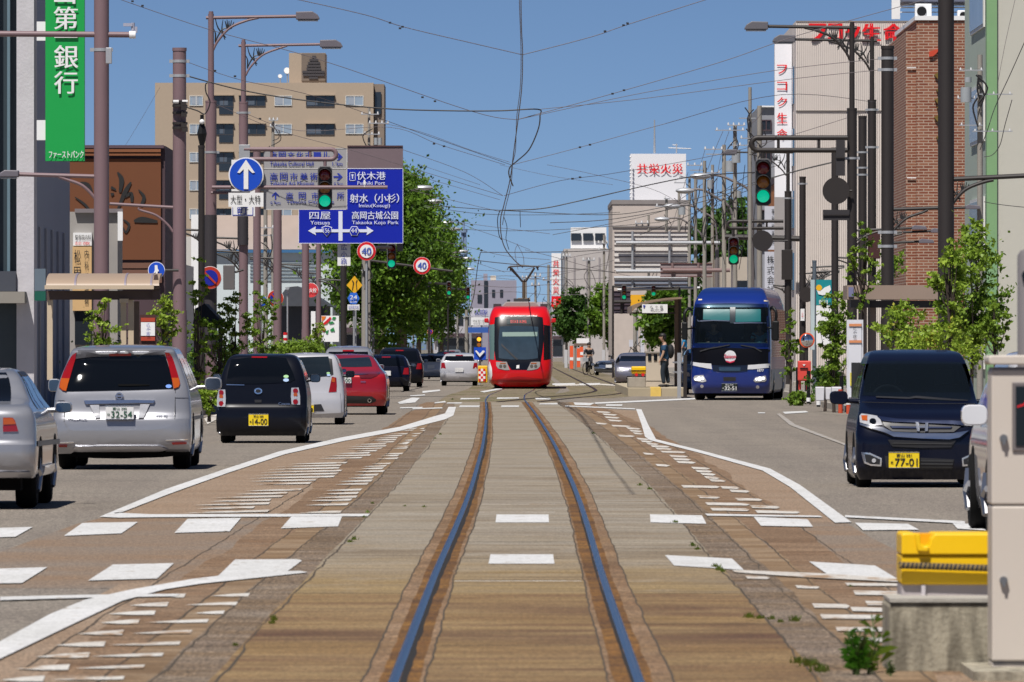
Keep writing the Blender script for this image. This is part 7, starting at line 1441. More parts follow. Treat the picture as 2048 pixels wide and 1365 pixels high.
MB().box(-1.0,1.0,.45,.75,1.35,1.68).build('dashboard',mat('dash_pale',(.10,.13,.15),.6,var=.3,vs=3),c.r); MB().box(-.35,.30,2.0,2.05,1.7,2.4).box(-.95,-.5,2.0,2.05,1.7,2.35).build('seat_row',mat('coach_inner',(.06,.09,.14),.8,var=.4,vs=2),c.r); MB().tube([(.50+.2*math.cos(2*math.pi*i/20),.85+.08*math.sin(2*math.pi*i/20),1.80+.10*math.sin(2*math.pi*i/20)) for i in range(21)],.018,6).build('steering_wheel',ADARK,c.r)
for L in ([(1040,636),(1120,622),(1240,600),(1244,606),(1122,630),(1042,642)],[(1330,602),(1440,620),(1500,655),(1495,662),(1436,628),(1330,608)],[(1000,650),(1120,618),(1122,624),(1004,660)]): c.p('wiper',L,ADARK,.035)
for L in ([(926,738),(1000,748),(1094,754),(1100,798),(1062,792),(990,778),(926,764)],[(1390,765),(1440,762),(1500,757),(1566,754),(1568,784),(1480,795),(1440,798),(1386,800)]): c.p('white_stripe',L,WHP,.016)
c.p('front_grille',[(1102,768),(1250,772),(1390,766),(1384,812),(1300,820),(1190,820),(1108,810)],mat('grille_navy',(.006,.012,.03),.3),.018); c.p('sign_window',[(1155,782),(1330,784),(1328,812),(1158,812)],mat('sign_window_blue',(.03,.06,.10),.2),.024)
c.p('lower_grille',[(1190,862),(1292,862),(1290,892),(1192,892)],ADARK,.01)
for L,cxs in (([(948,868),(962,850),(1030,845),(1056,896),(1020,904),(956,892)],995),([(1433,890),(1450,862),(1530,850),(1538,885),(1525,898),(1450,904)],1485)):
    o=c.p('headlight',L,TLC,.012)
    for dx,dy,rr_ in ((0,0,17),(28,-4,12),(-26,4,10)): c.disc('headlamp',cxs+dx,876+dy,rr_,mat('headlamp_sun_glare',(.9,.9,.95),.05,emit=1.1 ,ecol=(1,1,1)),.03,o,n=14)  # the glow stands in for sun glare on the lamps
for x,y in ((1018,936),(1466,942)): c.disc('fog_lamp',x,y,14,TLC,.016,n=14)
for x,y in ((996,238),(1526,248)): c.p('marker_lamp',[(x-15,y-5),(x+15,y-5),(x+15,y+5),(x-15,y+5)],mat('marker_cream',(.7,.6,.45),.2,coat=1.),.02)
c.plate(1178,912,1304,974,'32-51','富山 230',mat('plate_black_green',(.01,.015,.012),.4),WHITE)
e=c.disc('emblem',1246,696,48,WHP,.02,n=30); c.text('Saison',1200,680,1292,710,mat('script_red',(.5,.02,.06),.4),.034,e,.03)
c.p('emblem_ribbon',[(1215,728),(1246,738),(1280,728),(1282,738),(1246,750),(1213,738)],mat('script_red'),.034,e)
c.text('1877',1466,798,1516,818,WHITE,.02,bold=.03)
for sd,mx_,my_,top_ in ((-1,893,492,325),(1,1606,490,315)):
    x,z=c.q(mx_,my_); x2,z2=c.q(930 if sd<0 else 1570,top_); o=MB(); o.cbox((x+sd*.03,-.25,z),.17 if sd<0 else .19,.14,.52 if sd<0 else .58); o=o.build('mirror',BLACK,c.r,bev=.04)
    MB().tube(smooth_pts([(x2,.35,z2),((x2+x)/2,-.1,z2+.05),(x+sd*.04,-.22,z2-.1),(x+sd*.03,-.22,z+.2)],4),.045,8).build('mirror_arm',BLACK,o)
    MB().tube([(x,-.2,z+.05),(x2-sd*.1,.3,z+.1)],.025,6).build('mirror_stay',BLACK,o)
for k in range(6): c.p('side_window',[(1.2+1.75*k,1.75),(2.85+1.75*k,1.75),(2.85+1.75*k,2.65),(1.2+1.75*k,2.65)],GLS,.014,None,False,'right',step=.5)
c.p('red_side_panel',[(.9,2.68),(11,2.68),(11,3.0),(.9,2.98)],mat('side_red_grey',(.22,.07,.07),.4,var=.5,vs=3),.01,None,False,'right',step=.5)
c.p('white_side_panel',[(1.0,1.25),(11.5,1.25),(11.5,1.72),(1.0,1.72)],WHP,.008,None,False,'right',step=.5)
c.p('black_side_panel',[(.6,.30),(11.5,.30),(11.5,.9),(.6,.9)],BUSK,.008,None,False,'right',step=.5)
c.p('roof_hatch',[(-.3,3.2),(.3,3.2),(.3,3.23),(-.3,3.23)],GALV,.02,None,False,'near') if 0 else None
c.under(.12,.5,.4,11,.9)
for y in (2.4,9.2):
    for sd in (-1,1): wheel(c.r,sd*1.0,y,.5,.3,sd)
# people in the coach, seated figures behind the windscreen drawn from the chest up
def sit(label,c,a,b,shirt,name='person'):
    x,z=c.q(a,b); loc=Matrix.Rotation(c.r.rotation_euler[2],4,'Z')@Vector((x,-.03+c.sh.nearY(x,z),z)); return loc+Vector(c.r.location)
SKIN=mat('skin',(.42,.26,.18),.6,var=.05); HAIR=mat('black_hair',(.012,.010,.010),.6); NAVYS=mat('navy_shirt',(.015,.06,.13),.85,var=.15,vs=8,bump=.2,bs=20); DKT=mat('dark_trousers',(.012,.022,.035),.85,var=.15,vs=8); SHOE=mat('dark_shoe',(.01,.01,.012),.6)
def skinned(name,nodes,edges,m,parent,sub=2,root=0):
    o0=Vector(ORG[parent.name]); me=bpy.data.meshes.new(name); me.from_pydata([tuple(Vector(n[:3])-o0) for n in nodes],edges,[]); me.materials.append(m)
    o=bpy.data.objects.new(name,me); sc.collection.objects.link(o); o.parent=parent; ORG[o.name]=tuple(o0)
    sk=o.modifiers.new('skin','SKIN'); sk.use_smooth_shade=True
    for i,n in enumerate(nodes):
        v=me.skin_vertices[0].data[i]; rr_=n[3] if isinstance(n[3],tuple) else (n[3],n[3]); v.radius=rr_; v.use_root=(i==root)
    if sub: ss=o.modifiers.new('sub','SUBSURF'); ss.levels=sub; ss.render_levels=sub
    return o
def torso(label,base,shirt,facing=-1,hat=False):
    """seated person seen from the chest up; base = hip point"""
    x,y,z=base; r=thing('person',label,'person',(x,y,z))
    def P(a,b,c_,rad): return (x+a,y+b,z+c_,rad)
    n=[P(0,0,0,.13),P(0,0,.22,.13),P(0,-.01,.42,.12),P(0,-.01,.52,.055),P(0,-.02,.60,.06),P(0,-.03,.68,.085),P(0,-.02,.76,.075),P(.17,0,.44,.06),P(.23,-.05,.22,.045),P(.18,-.28,.16,.035),P(-.17,0,.44,.06),P(-.23,-.05,.22,.045),P(-.18,-.28,.16,.035),P(.14,-.36,.18,.03),P(-.14,-.36,.18,.03)]
    skinned('body',n,[(0,1),(1,2),(2,3),(3,4),(4,5),(5,6),(2,7),(7,8),(8,9),(2,10),(10,11),(11,12),(9,13),(12,14)],SKIN,r)
    n=[P(0,.01,-.02,.15),P(0,.01,.22,.15),P(0,0,.42,.13),P(.18,0,.44,.072),P(.22,-.03,.28,.06),P(-.18,0,.44,.072),P(-.22,-.03,.28,.06)]
    skinned('shirt',n,[(0,1),(1,2),(2,3),(3,4),(2,5),(5,6)],shirt,r)
    MB().sphere((x,y+.0,z+.74),.098,14,(1,1.1,.85)).build('hair',HAIR,r,smooth=True); return r
TEALS=mat('light_blue_shirt',(.25,.62,.72),.8,var=.1)
b=bpy.data.objects['coach']
def inbus(px,py,yy):
    a,z=c.q(px,py); v=Matrix.Rotation(R(-4),4,'Z')@Vector((a,yy,z)); return (v.x+b.location.x,v.y+b.location.y,v.z)
torso('coach driver in a light blue shirt behind the windscreen',inbus(1470,640,1.05),TEALS)
torso('dim passenger in dark clothes at the coach windscreen',inbus(1098,632,1.25),NAVYS)
# ================= PLATFORM =================
d=272; s=S(d); PC=mat('platform_concrete',hg('#b3a68e',.85),.9,var=.15,vs=1.2,bump=.3)
a=Wp(1256,793,d); b2=Wp(1371,793,d); t=thing('tram_platform','low concrete tram platform with a yellow tactile strip where the person stands','platform',(a.x,d,0))
MB().box(a.x,b2.x,d,d+34,-.02,.27).build('slab',PC,t,bev=.02); y0=Wp(1301,0,d).x; y1=Wp(1322,0,d).x
TY=mat('tactile_yellow',(.72,.50,.12),.8,var=.15,vs=6); MB().box(y0,y1,d-.035,d-.003,0.0,.275).box(y0,y1,d-.035,d+3,.2745,.282).build('tactile_strip',TY,t); MB().box(a.x+.5,y0-.01,d+2.0,d+2.4,.272,.282).build('tactile_strip',TY,t)
a=Wp(1256,762,d+1.5); b2=Wp(1291,775,d+1.5); t=thing('end_block','stained low concrete block under the far yellow guard box','concrete block',(a.x,d+1.5,.27))
MB().box(a.x,b2.x,d+1.2,d+3.4,.27,.27+.32).build('block',mat('stained_concrete',hv('#8d867c'),.9,var=.35,vs=4),t,bev=.02)
YEL=mat('guard_yellow',hv('#f0b400',1.15),.45,var=.04); t=thing('guard_box','far yellow guard box on the concrete block in front of the purple-grey minivan','guard box',(a.x,d+1.6,.59)); x0=Wp(1263,0,d+1.6).x; x1=Wp(1292,0,d+1.6).x
MB().box(x0,x1,d+1.4,d+2.4,.70,.93).build('cover',YEL,t,bev=.03); MB().box(x0-.02,x1,d+1.37,d+1.40,.795,.815).build('rope',BLACK,t); MB().cyl((x0+.15,d+1.38,.67),(0,1,0),.05,.03,12).cyl((x1-.1,d+1.38,.67),(0,1,0),.05,.03,12).build('red_reflector',REDP,t); MB().box(x0+.03,x1-.02,d+1.5,d+2.3,.59,.70).build('base',mat('guard_base_grey',(.4,.39,.38),.6),t)
CAB=mat('beige_cabinet_paint',hv('#aca192',1.2),.5,var=.03); d=277.5; x0=Wp(1292,0,d+2).x; x1=Wp(1330,0,d+2).x; t=thing('equipment_cabinet','pale beige far equipment cabinet behind the platform person','cabinet',((x0+x1)/2,d+2,.27)); zt=H+(694-705)/S(d+2)
MB().box(x0,x1,d+2,d+3,.27,zt-.03).build('casing',CAB,t,bev=.01); MB().box(x0-.03,x1+.03,d+1.95,d+3.05,zt-.028,zt+.02).build('lid',CONC,t)
for px in (1296,1307.5): MB().box(Wp(px,0,d+2).x,Wp(px+6.5,0,d+2).x,d+1.97,d+1.998,Wp(0,722,d+2).z,Wp(0,709,d+2).z).build('meter_window',GLS,t)
MB().box(Wp(1292,0,d+2).x,Wp(1330,0,d+2).x,d+1.992,d+1.999,Wp(0,763,d+2).z,Wp(0,762,d+2).z).build('joint',ADARK,t)
# platform shelter
SB=mat('shelter_bronze',hv('#6b5648',1.0),.5,var=.08); d=272; d2=281; t=thing('platform_shelter','bronze platform shelter with a curved canopy roof behind the standing person','shelter',tuple(Wp(1352,775,d2)))
for px,w_ in ((1349,9),(1357,6)): aa=Wp(px,0,d2); MB().box(aa.x,aa.x+w_/S(d2),d2,d2+.2,.27,Wp(0,598,d2).z).build('post',SB if w_>8 else mat('bronze_dark',(.05,.035,.03),.5),t)
q_=[(1262,613),(1275,607),(1300,601),(1330,597),(1362,595),(1362,599),(1330,601),(1300,606),(1280,611),(1266,620),(1262,626)]
pts=[Wp(a_,b_,d2) for a_,b_ in q_]; MB().prism([(p.x,p.z) for p in pts],d2-2.2,d2+9).build('roof',mat('canopy_bronze',hv('#8a7663',1.0),.5),t); mb=MB(); prect(mb,1268,611,1350,616,d2,.1); prect(mb,1262,625,1350,628,d2,.1); mb.build('beam',mat('bronze_dark'),t)
d2=d2-2.6
t=thing('station_sign','white stop name sign with dark lettering hung under the platform shelter roof','sign',tuple(Wp(1310,627,d2-.3))); mb=MB(); prect(mb,1284,609,1335,626.5,d2-.3,.06); mb.build('board',WHITE,t)
for i,ch in enumerate('広小路'): ptext(ch,1300+i*10,611.5,1306+i*10,617,d2-.38,INKK,t,.01)
ptext('HIROKOJI',1303,619,1322,620.5,d2-.38,INKK,t); ptext('高岡駅前方面ゆき',1301,621.5,1325,624.5,d2-.38,INKK,t); mb=MB(); pprism(mb,[(1286,611),(1291,611),(1289,616),(1287,616)],d2-.37,.01); mb.build('logo_mark',INKB,t)
for px,lab in ((1358,'galvanised railing post left of the bus tyre'),(1370,'thick dark railing post right beside the bus tyre')):
    r=thing('railing_post',lab,'railing',(Wp(px,0,262).x,262,0)); x=Wp(px,0,262).x; MB().box(x-.05,x+.06,262,262.12,0,Wp(0,706,262).z if px<1360 else Wp(0,710,262).z).build('post',GALV if px<1360 else DARKP,r)
    MB().box(x-.05,x+.06,262.12,270,.75,.79).box(x-.05,x+.06,262.12,270,1.05,1.09).build('rail',GALV,r)
# ================= PERSON on the platform =================
def walker(label,px,py,d,hgt,shirt,trou,pack=True,face=-1):
    z0=H-(py-694)/S(d); x0=(px-1024)/S(d); k=hgt/1.7; r=thing('person',label,'person',(x0,d,z0)); f=face
    def P(a,b,c_,rad): return (x0+f*a*k,d+b*k,z0+c_*k,(rad if not isinstance(rad,tuple) else rad[0])*k)
    N=[P(0,0,.92,.125),P(0,0,1.10,.115),P(.01,0,1.28,.125),P(.0,0,1.39,.09),P(.04,0,1.46,.05),P(.08,0,1.55,.075),P(.09,0,1.63,.088),P(.08,0,1.70,.06),
       P(.0,-.19,1.36,.058),P(.04,-.22,1.10,.043),P(.13,-.21,.90,.034),P(.0,.19,1.36,.058),P(-.02,.22,1.10,.043),P(.06,.23,.90,.034),
       P(.0,-.09,.85,.09),P(.07,-.10,.48,.062),P(.00,-.10,.10,.042),P(-.0,.09,.85,.09),P(-.07,.10,.48,.062),P(-.14,.10,.12,.042)]
    E=[(0,1),(1,2),(2,3),(3,4),(4,5),(5,6),(6,7),(3,8),(8,9),(9,10),(3,11),(11,12),(12,13),(0,14),(14,15),(15,16),(0,17),(17,18),(18,19)]
    n0=len(N)
    for (hx,hy) in ((10,-.21),(13,.23)):           # palm then five fingers
        bx=.13 if hx==10 else .06
        N.append(P(bx+.03,hy,.83,.026)); pi=len(N)-1; E.append((hx,pi))
        for j,(dx,dy,L) in enumerate(((.012,-.02,.075),(.014,-.007,.085),(.014,.007,.08),(.012,.02,.065))):
            N.append(P(bx+.03+dx,hy+dy,.80-.01,.010)); N.append(P(bx+.035+dx,hy+dy,.80-L,.008)); E+=[(pi,len(N)-2),(len(N)-2,len(N)-1)]
        N.append(P(bx+.06,hy,.82,.010)); N.append(P(bx+.07,hy,.785,.009)); E+=[(pi,len(N)-2),(len(N)-2,len(N)-1)]
    skinned('body',N,E,SKIN,r)
    MB().sphere((x0+f*.165*k,d,z0+1.60*k),.018*k,8,(1.2,.8,1.2)).build('nose',SKIN,r,smooth=True)
    for sy in (-1,1): MB().sphere((x0+f*.155*k,d+sy*.035*k,z0+1.625*k),.011*k,8).build('eye',INKK,r)
    for sy in (-1,1): MB().sphere((x0+f*.08*k,d+sy*.088*k,z0+1.61*k),.022*k,8,(.8,.5,1.3)).build('ear',SKIN,r,smooth=True)
    MB().box(x0+f*.15*k-.006,x0+f*.15*k+.012,d-.02*k,d+.02*k,z0+1.552*k,z0+1.562*k).build('mouth',mat('lip',(.25,.08,.07),.6),r)
    MB().sphere((x0+f*.055*k,d,z0+1.665*k),.108*k,16,(1.05,.95,.85)).sphere((x0+f*.01*k,d,z0+1.60*k),.085*k,12,(.8,1,1.1)).build('hair',HAIR,r,smooth=True)
    skinned('shirt',[P(0,0,.82,.175),P(0,0,1.0,.17),P(.01,0,1.22,.165),P(.0,0,1.38,.12),P(.0,-.19,1.36,.075),P(.02,-.22,1.16,.066),P(.0,.19,1.36,.075),P(-.02,.22,1.16,.066)],[(0,1),(1,2),(2,3),(3,4),(4,5),(3,6),(6,7)],shirt,r)
    skinned('trousers',[P(0,0,.90,.14),P(.0,-.09,.80,.11),P(.07,-.10,.48,.082),P(.02,-.10,.10,.066),P(0,.09,.80,.11),P(-.07,.10,.48,.082),P(-.13,.10,.12,.066)],[(0,1),(1,2),(2,3),(0,4),(4,5),(5,6)],trou,r)
    for a_,b_ in ((.03,-.10),(-.11,.10)): MB().sphere((x0+f*(a_+.05)*k,d+b_*k,z0+.045*k),.07*k,12,(1.9,.65,.65)).build('shoe',SHOE,r,smooth=True)
    if pack:
        MB().sphere((x0-f*.20*k,d,z0+1.16*k),.19*k,16,(.62,.85,1.25)).build('backpack',mat('black_backpack',(.008,.008,.010),.8,bump=.3),r,smooth=True)
        MB().tube(smooth_pts([tuple(P(-.1,-.12,1.36,0)[:3]),tuple(P(.05,-.13,1.43,0)[:3]),tuple(P(.14,-.13,1.25,0)[:3]),tuple(P(.0,-.15,1.0,0)[:3])],4),.02*k,6).build('strap',BLACK,r)
    return r
walker('person in a blue shirt and dark trousers with a black backpack, stepping on the platform',1329,774.5,276,1.66,NAVYS,DKT)
walker('small distant person in a bright blue top behind the platform post',1369,728,420,1.5,mat('bright_blue_shirt',(.02,.25,.5),.8),DKT,False)
# cyclist
def cyclist(label,px,py,d,f=-1):
    s=S(d); x0=(px-1024)/s; z0=max(.0,H-(py-694)/s); r=thing('cyclist_bicycle',label.replace('person','bicycle'),'bicycle',(x0,d,z0))
    for a in (-.52,.52):
        n=24; MB().tube([(x0+a*.35+.33*math.cos(2*math.pi*i/n)*.5,d+a*1.0+.33*math.cos(2*math.pi*i/n),z0+.33+.33*math.sin(2*math.pi*i/n)) for i in range(n+1)],.022,6).build('wheel',RUBBER,r)
    def B(a,h): return (x0+a*.35,d+a,z0+h)
    MB().tube([B(.5,.33),B(.1,.3),B(-.15,.85)],.02,6).tube([B(.15,.85),B(-.38,.82),B(-.52,.33)],.02,6).tube([B(.1,.3),B(-.36,.78)],.02,6).build('frame',BLACK,r); MB().cbox(B(.2,.9),.14,.25,.06).build('saddle',BLACK,r); MB().tube([(x0-.1-.28,d-.38,z0+1.02),(x0-.1+.28,d-.38,z0+1.02)],.015,6).build('handlebar',BLACK,r); MB().cbox((x0-.2,d-.62,z0+.85),.3,.25,.22).build('basket',GALV,r)
    p=thing('person',label,'person',(x0,d,z0+.9)); 
    def P(a,b,c_,rad): return (x0+a,d+b,z0+c_,rad)
    N=[P(.05,.2,.98,.13),P(.02,.12,1.2,.13),P(0,.02,1.42,.11),P(0,-.02,1.52,.05),P(0,-.06,1.62,.09),P(0,-.04,1.72,.07),P(.18,0,1.40,.06),P(.26,-.18,1.2,.045),P(.16,-.38,1.06,.035),P(-.18,0,1.40,.06),P(-.26,-.18,1.2,.045),P(-.24,-.38,1.06,.035),P(.12,0,.9,.09),P(.12,-.15,.65,.07),P(.12,.1,.32,.05),P(-.1,0,.85,.09),P(-.12,-.12,.5,.07),P(-.12,.05,.14,.05)]
    skinned('body',N,[(0,1),(1,2),(2,3),(3,4),(4,5),(2,6),(6,7),(7,8),(2,9),(9,10),(10,11),(0,12),(12,13),(13,14),(0,15),(15,16),(16,17)],SKIN,p,1)
    skinned('jacket',[P(.05,.2,.95,.15),P(.02,.12,1.2,.15),P(0,.02,1.41,.125),P(.18,0,1.40,.075),P(.26,-.18,1.2,.06),P(.17,-.34,1.08,.05),P(-.18,0,1.40,.075),P(-.26,-.18,1.2,.06),P(-.24,-.34,1.08,.05)],[(0,1),(1,2),(2,3),(3,4),(4,5),(2,6),(6,7),(7,8)],mat('dark_jacket',(.012,.012,.02),.8),p,1)
    skinned('trousers',[P(.05,.2,.93,.14),P(.12,0,.9,.10),P(.12,-.15,.65,.085),P(.12,.1,.32,.065),P(-.1,0,.85,.10),P(-.12,-.12,.5,.085),P(-.12,.05,.14,.065)],[(0,1),(1,2),(2,3),(0,4),(4,5),(5,6)],mat('dark_jacket'),p,1)
    MB().sphere((x0,d-.03,z0+1.70),.11,12,(1,1,.9)).build('hair',HAIR,p,smooth=True)
cyclist('person in dark clothes cycling toward the camera left of the hazy car',1178,757,480)
# orange flags down the street
OR=mat('flag_orange',hv('#d8562a',1.1),.7)
for px,y0,y1,d,lab in ((1143,692,738,560,'tall orange shop flag nearest the tram'),(1157,697,735,580,'orange shop flag in the middle of the far group'),(1163,694,715,640,'short orange shop flag beside the awning')):
    t=thing('shop_flag',lab,'flag',tuple(Wp(px,y1+12,d)),group='orange shop flags'); mb=MB(); prect(mb,px-3.4,y0,px+3.4,y1,d,.03); mb.build('cloth',OR,t); mb=MB(); prect(mb,px-3.4,(y0+y1)/2,px+3.4,(y0+y1)/2+6,d-.035,.01); mb.build('pale_band',WHITE,t); MB().tube([Wp(px-4,y1+14,d),Wp(px-4,y0-2,d)],.02,6).build('pole',GALV,t)
t=thing('shop_awning','small far stall roof with a white sign right of the orange flags','stall',tuple(Wp(1163,745,600))); mb=MB(); prect(mb,1153,677,1178,687,600,.3); mb.build('sign_panel',WHITE,t); mb=MB(); prect(mb,1148,687,1182,692,600,1.2); mb.build('roof',mat('stall_brown',hv('#6a5a50'),.8),t); MB().tube([Wp(1150,745,599),Wp(1150,690,599)],.12,6).tube([Wp(1178,745,599),Wp(1178,690,599)],.12,6).build('post',CONC,t)
for px,d,lab in ((1132,640,'white far post right of the tram'),(1207,520,'white plate wrapped around a far pole')):
    t=thing('marker_post',lab,'post',tuple(Wp(px,745,d))); mb=MB(); prect(mb,px-3,700,px+3,748,d,.15); mb.build('post',mat('far_white_post',(.5,.5,.52),.6),t)
# white flyers on poles near the shelter
for px,y0,y1,d,lab in ((1285,662,705,498,'white banner with small marks on the pole left of the shelter'),(1262,680,694,518,'small white notice on the left far pole')):
    t=thing('pole_banner',lab,'banner',tuple(Wp(px,y1,d))); mb=MB(); prect(mb,px-4,y0,px+4,y1,d,.05); mb.build('cloth',mat('faded_white_cloth',(.55,.56,.62),.7,var=.3,vs=4),t)
# ================= FOREGROUND =================
BC=mat('foreground_block_concrete',hv('#97907f',1.15),.9,var=.22,vs=1.6,bump=.35,bs=40)
_n=BC.node_tree; _b=_n.nodes['Principled BSDF']; _g=_n.nodes.new('ShaderNodeNewGeometry'); _m1=_n.nodes.new('ShaderNodeVectorMath'); _m1.operation='MULTIPLY'; _m1.inputs[1].default_value=(9,9,2.2)
_z=_n.nodes.new('ShaderNodeTexNoise'); _z.inputs['Scale'].default_value=1.3; _z.inputs['Detail'].default_value=6; _r=_n.nodes.new('ShaderNodeValToRGB'); _r.color_ramp.elements[0].position=.36; _r.color_ramp.elements[0].color=(.38,.37,.36,1); _r.color_ramp.elements[1].position=.56
_x=_n.nodes.new('ShaderNodeMix'); _x.data_type='RGBA'; _x.blend_type='MULTIPLY'; _x.inputs[0].default_value=.9; _src=_b.inputs['Base Color'].links[0].from_socket
_n.links.new(_g.outputs['Position'],_m1.inputs[0]); _n.links.new(_m1.outputs[0],_z.inputs['Vector']); _n.links.new(_z.outputs['Fac'],_r.inputs[0]); _n.links.new(_src,_x.inputs[6]); _n.links.new(_r.outputs[0],_x.inputs[7]); _n.links.new(_x.outputs[2],_b.inputs['Base Color'])
d=41.5; s=S(d)
t=thing('concrete_block','stained grey concrete block carrying the yellow guard box at bottom right','concrete block',tuple(Wp(1870,1365,d))); a=Wp(1773,1206,d); b2=Wp(2100,1365,d)
MB().box(a.x+.01,b2.x,d,d+.75,-.02,a.z).build('block',BC,t,bev=.02); MB().box(a.x+.015,b2.x,d-.012,d+.74,a.z+.002,a.z+.02).build('weathered_top',mat('block_top',hv('#9c9890',1.1),.9,var=.2,vs=4,bump=.3),t)
MB().box(a.x-.8 if 0 else Wp(1920,0,d).x,b2.x+1,d-1.2,d-.02,-.02,.045).build('footing',BC,t)
d=42; t=thing('guard_box','big yellow guard box with a notch and twisted dark rope at bottom right','guard box',tuple(Wp(1885,1203,d)))
def px2(L,d): return [(Wp(a_+(6 if a_<2024 else 0),b_,d).x,Wp(a_,b_,d).z) for a_,b_ in L]
mb=MB(); mb.prism(px2([(1797,1110),(1797,1071),(1801,1067),(1818,1067),(1832,1070),(1833,1090),(1838,1094),(1851,1094),(1856,1078),(1864,1068),(1990,1068),(1990,1110)],d),d,d+.55); mb.build('upper_cover',YEL,t,bev=.012)
MB().prism(px2([(1825,1068),(1870,1068),(1868,1096),(1828,1096)],d+.25),d+.2,d+.5).build('inner_wall',mat('guard_orange_shade',hv('#d69a00',1.1),.5),t)
MB().prism(px2([(1822,1066),(1834,1069),(1836,1088),(1842,1093),(1852,1093),(1850,1104),(1830,1103),(1826,1090)],d),d-.02,d+.0).build('moulded_rib',YEL,t,bev=.006)
MB().prism(px2([(1797,1170),(1797,1111.5),(1990,1111.5),(1990,1170)],d),d+.012,d+.54).build('lower_cover',YEL,t,bev=.01)
mb=MB(); n=90
for ph,mm in ((0,0),(math.pi,1)):
    mb=MB(); P=[]
    for i in range(n*4):
        f_=i/(n*4); X=Wp(1800+190*f_,1131+6*f_,d); a_=f_*2*math.pi*22+ph; P.append((X.x,d-.02+.008*math.sin(a_),X.z+.0085*math.cos(a_)))
    mb.tube(P,.0095,6); mb.build('rope',mat('rope_black',(.02,.02,.025),.8) if mm==0 else mat('rope_tan',(.20,.14,.05),.8),t)
MB().prism(px2([(1798,1206),(1798,1170.5),(1990,1170.5),(1990,1206)],d),d+.03,d+.53).build('grey_base',mat('guard_base_pale',hv('#a29a9b',1.1),.6),t); MB().prism(px2([(1837,1206),(1837,1171),(1845,1171),(1845,1206)],d),d+.01,d+.029).build('seam_strip',mat('seam_pale',hv('#b9b3b6',1.1),.6),t)
d=40.9; CABF=mat('near_cabinet_paint',hv('#b7aea4',1.2),.5,var=.025); t=thing('equipment_cabinet','near beige equipment cabinet with dark window and locks at the right edge','cabinet',tuple(Wp(2010,1358,d)))
MB().prism(px2([(1978,1323),(1978,1013),(2200,1013),(2200,1323)],d),d,d+.38).build('lower_door',CABF,t,bev=.008); MB().prism(px2([(1979,1352),(1979,1326),(2200,1326),(2200,1352)],d),d+.015,d+.36).build('plinth',CABF,t,bev=.004)
MB().prism(px2([(1977,1010),(1977,740),(2200,740),(2200,1010)],d),d,d+.38).build('upper_door',CABF,t,bev=.008); MB().prism(px2([(1980,1328),(1980,735),(2198,735),(2198,1328)],d),d+.012,d+.37).build('carcass',mat('cabinet_gap',(.2,.19,.2),.6),t)
MB().prism(px2([(1975,730),(1971,726),(1971,715),(1976,711),(2205,711),(2205,730)],d),d-.03,d+.41).build('lid',CABF,t,bev=.01)
MB().prism(px2([(2024,902),(2024,765),(2130,765),(2130,902)],d),d-.012,d-.001).build('window_frame',mat('window_frame_grey',(.16,.14,.14),.5),t,bev=.004); MB().prism(px2([(2031,892),(2031,773),(2130,773),(2130,892)],d),d-.018,d-.0125).build('window',GLS,t)
MB().prism(px2([(2034,812),(2046,808),(2052,800),(2052,804),(2047,812),(2034,816)],d),d-.021,d-.0185).build('red_mark',REDP,t)
for py in (877,1161): c_=Wp(2007,py,d-.01); mb=MB().cyl(tuple(c_),(0,1,0),.019,.03,16); mb.prism([(c_.x-.004,c_.z-.03),(c_.x+.008,c_.z-.03),(c_.x+.012,c_.z),(c_.x-.008,c_.z)],d-.03,d-.026); mb.build('lock',mat('lock_metal',(.3,.3,.3),.35,.8),t,smooth=True)
MB().box(Wp(1984,0,d).x,Wp(2210,0,d).x,d-.35,d+1.2,-.01,Wp(0,1354,d).z).build('foundation',BC,t,bev=.01)
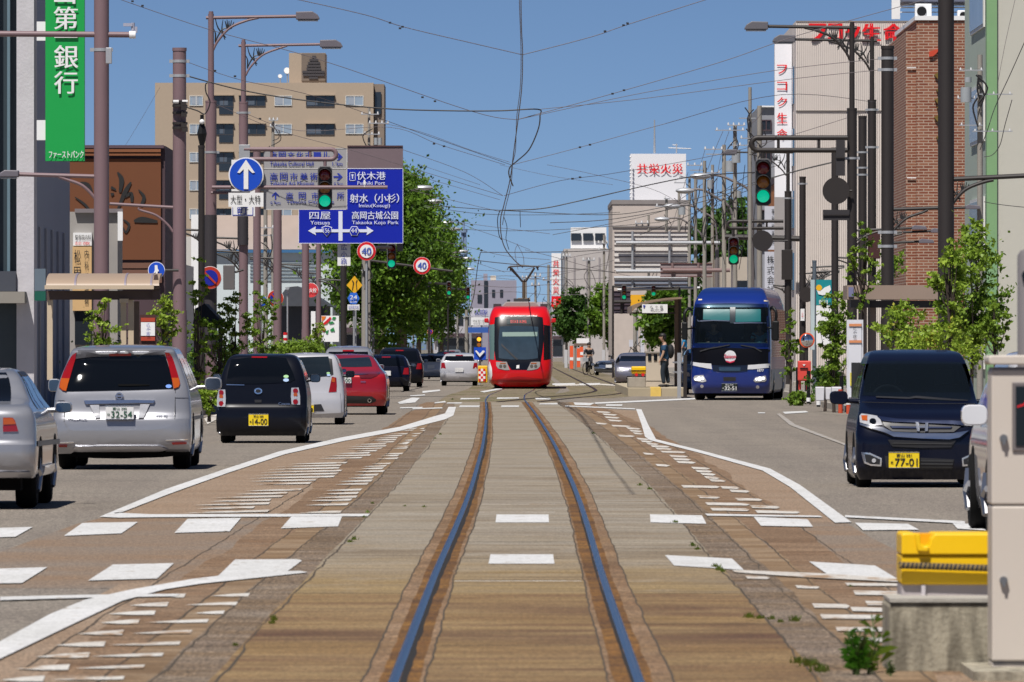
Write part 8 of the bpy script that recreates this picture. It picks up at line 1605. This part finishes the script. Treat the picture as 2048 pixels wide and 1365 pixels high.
d=42.6; x=Wp(2062,0,d).x; t=thing('grey_post','blurred grey round-topped post behind the near beige cabinet','post',(x,d,0)); MB().tube([(x,d,0),(x,d,Wp(0,512,d).z),(x,d,Wp(0,502,d).z),(x,d,Wp(0,497,d).z)],[.067,.067,.052,.02],20).build('shaft',mat('post_grey_paint',hv('#6f6b6c',1.1),.5),t,smooth=True); MB().cyl((x-.02,d-.066,Wp(0,552,d).z),(0,1,0),.03,.02,16).build('lens',GLS,t)
# foreground weeds
LEAFW=leafmat('lush_weed_leaf',(.06,.20,.015),(.14,.36,.03))
def plant(label,px,py,hpx,wpx,d,seed,n=60,m=LEAF4):
    s=S(d); x=(px-1024)/s; z0=max(0,H-(py-694)/s); r_=random.Random(seed); t=thing('weed_plant',label,'plant',(x,d,z0)); st=MB(); V=[]
    h=hpx/s; w_=wpx/s
    for k in range(max(3,n//14)):
        a=r_.uniform(-1,1); top=(x+a*w_*.8,d+r_.uniform(-.1,.1),z0+h*r_.uniform(.55,1)); p0=(x+a*w_*.25,d,z0); st.tube(smooth_pts([p0,((p0[0]+top[0])/2-a*.01,d,(p0[2]+top[2])/2),top],3),[.004]*7 if 0 else .0035,5)
        for j in range(14):
            f_=.15+.85*j/14; bx=p0[0]+(top[0]-p0[0])*f_; bz=p0[2]+(top[2]-p0[2])*f_; an=r_.uniform(0,6.28); L=h*.26*r_.uniform(.6,1.3)*(1.2-f_*.6); dx=math.cos(an)*L; dy=math.sin(an)*L; dz=L*r_.uniform(.2,.8); ww=L*.17
            V+=[(bx,d,bz),(bx+dx*.5-dy*.0,d+dy*.5-ww,bz+dz*.7+ww),(bx+dx,d+dy,bz+dz*.8),(bx+dx*.5,d+dy*.5+ww,bz+dz*.7-ww)]
    leafmesh('leaves',np.array(V),m,t); st.build('stem',mat('green_stem',(.06,.10,.02),.7),t); return t
plant('bushy green weed blurred at the bottom left corner of the concrete block',1712,1372,95,26,41,1,260,LEAFW)
plant('tall thin weed standing up against the left side of the block',1752,1340,125,14,41.3,2,50); plant('dark low weed in front of the concrete block',1782,1372,40,16,40.9,3,50,LEAF2); plant('leafy weed between the bushy one and the block',1740,1370,70,20,41.1,4,80)
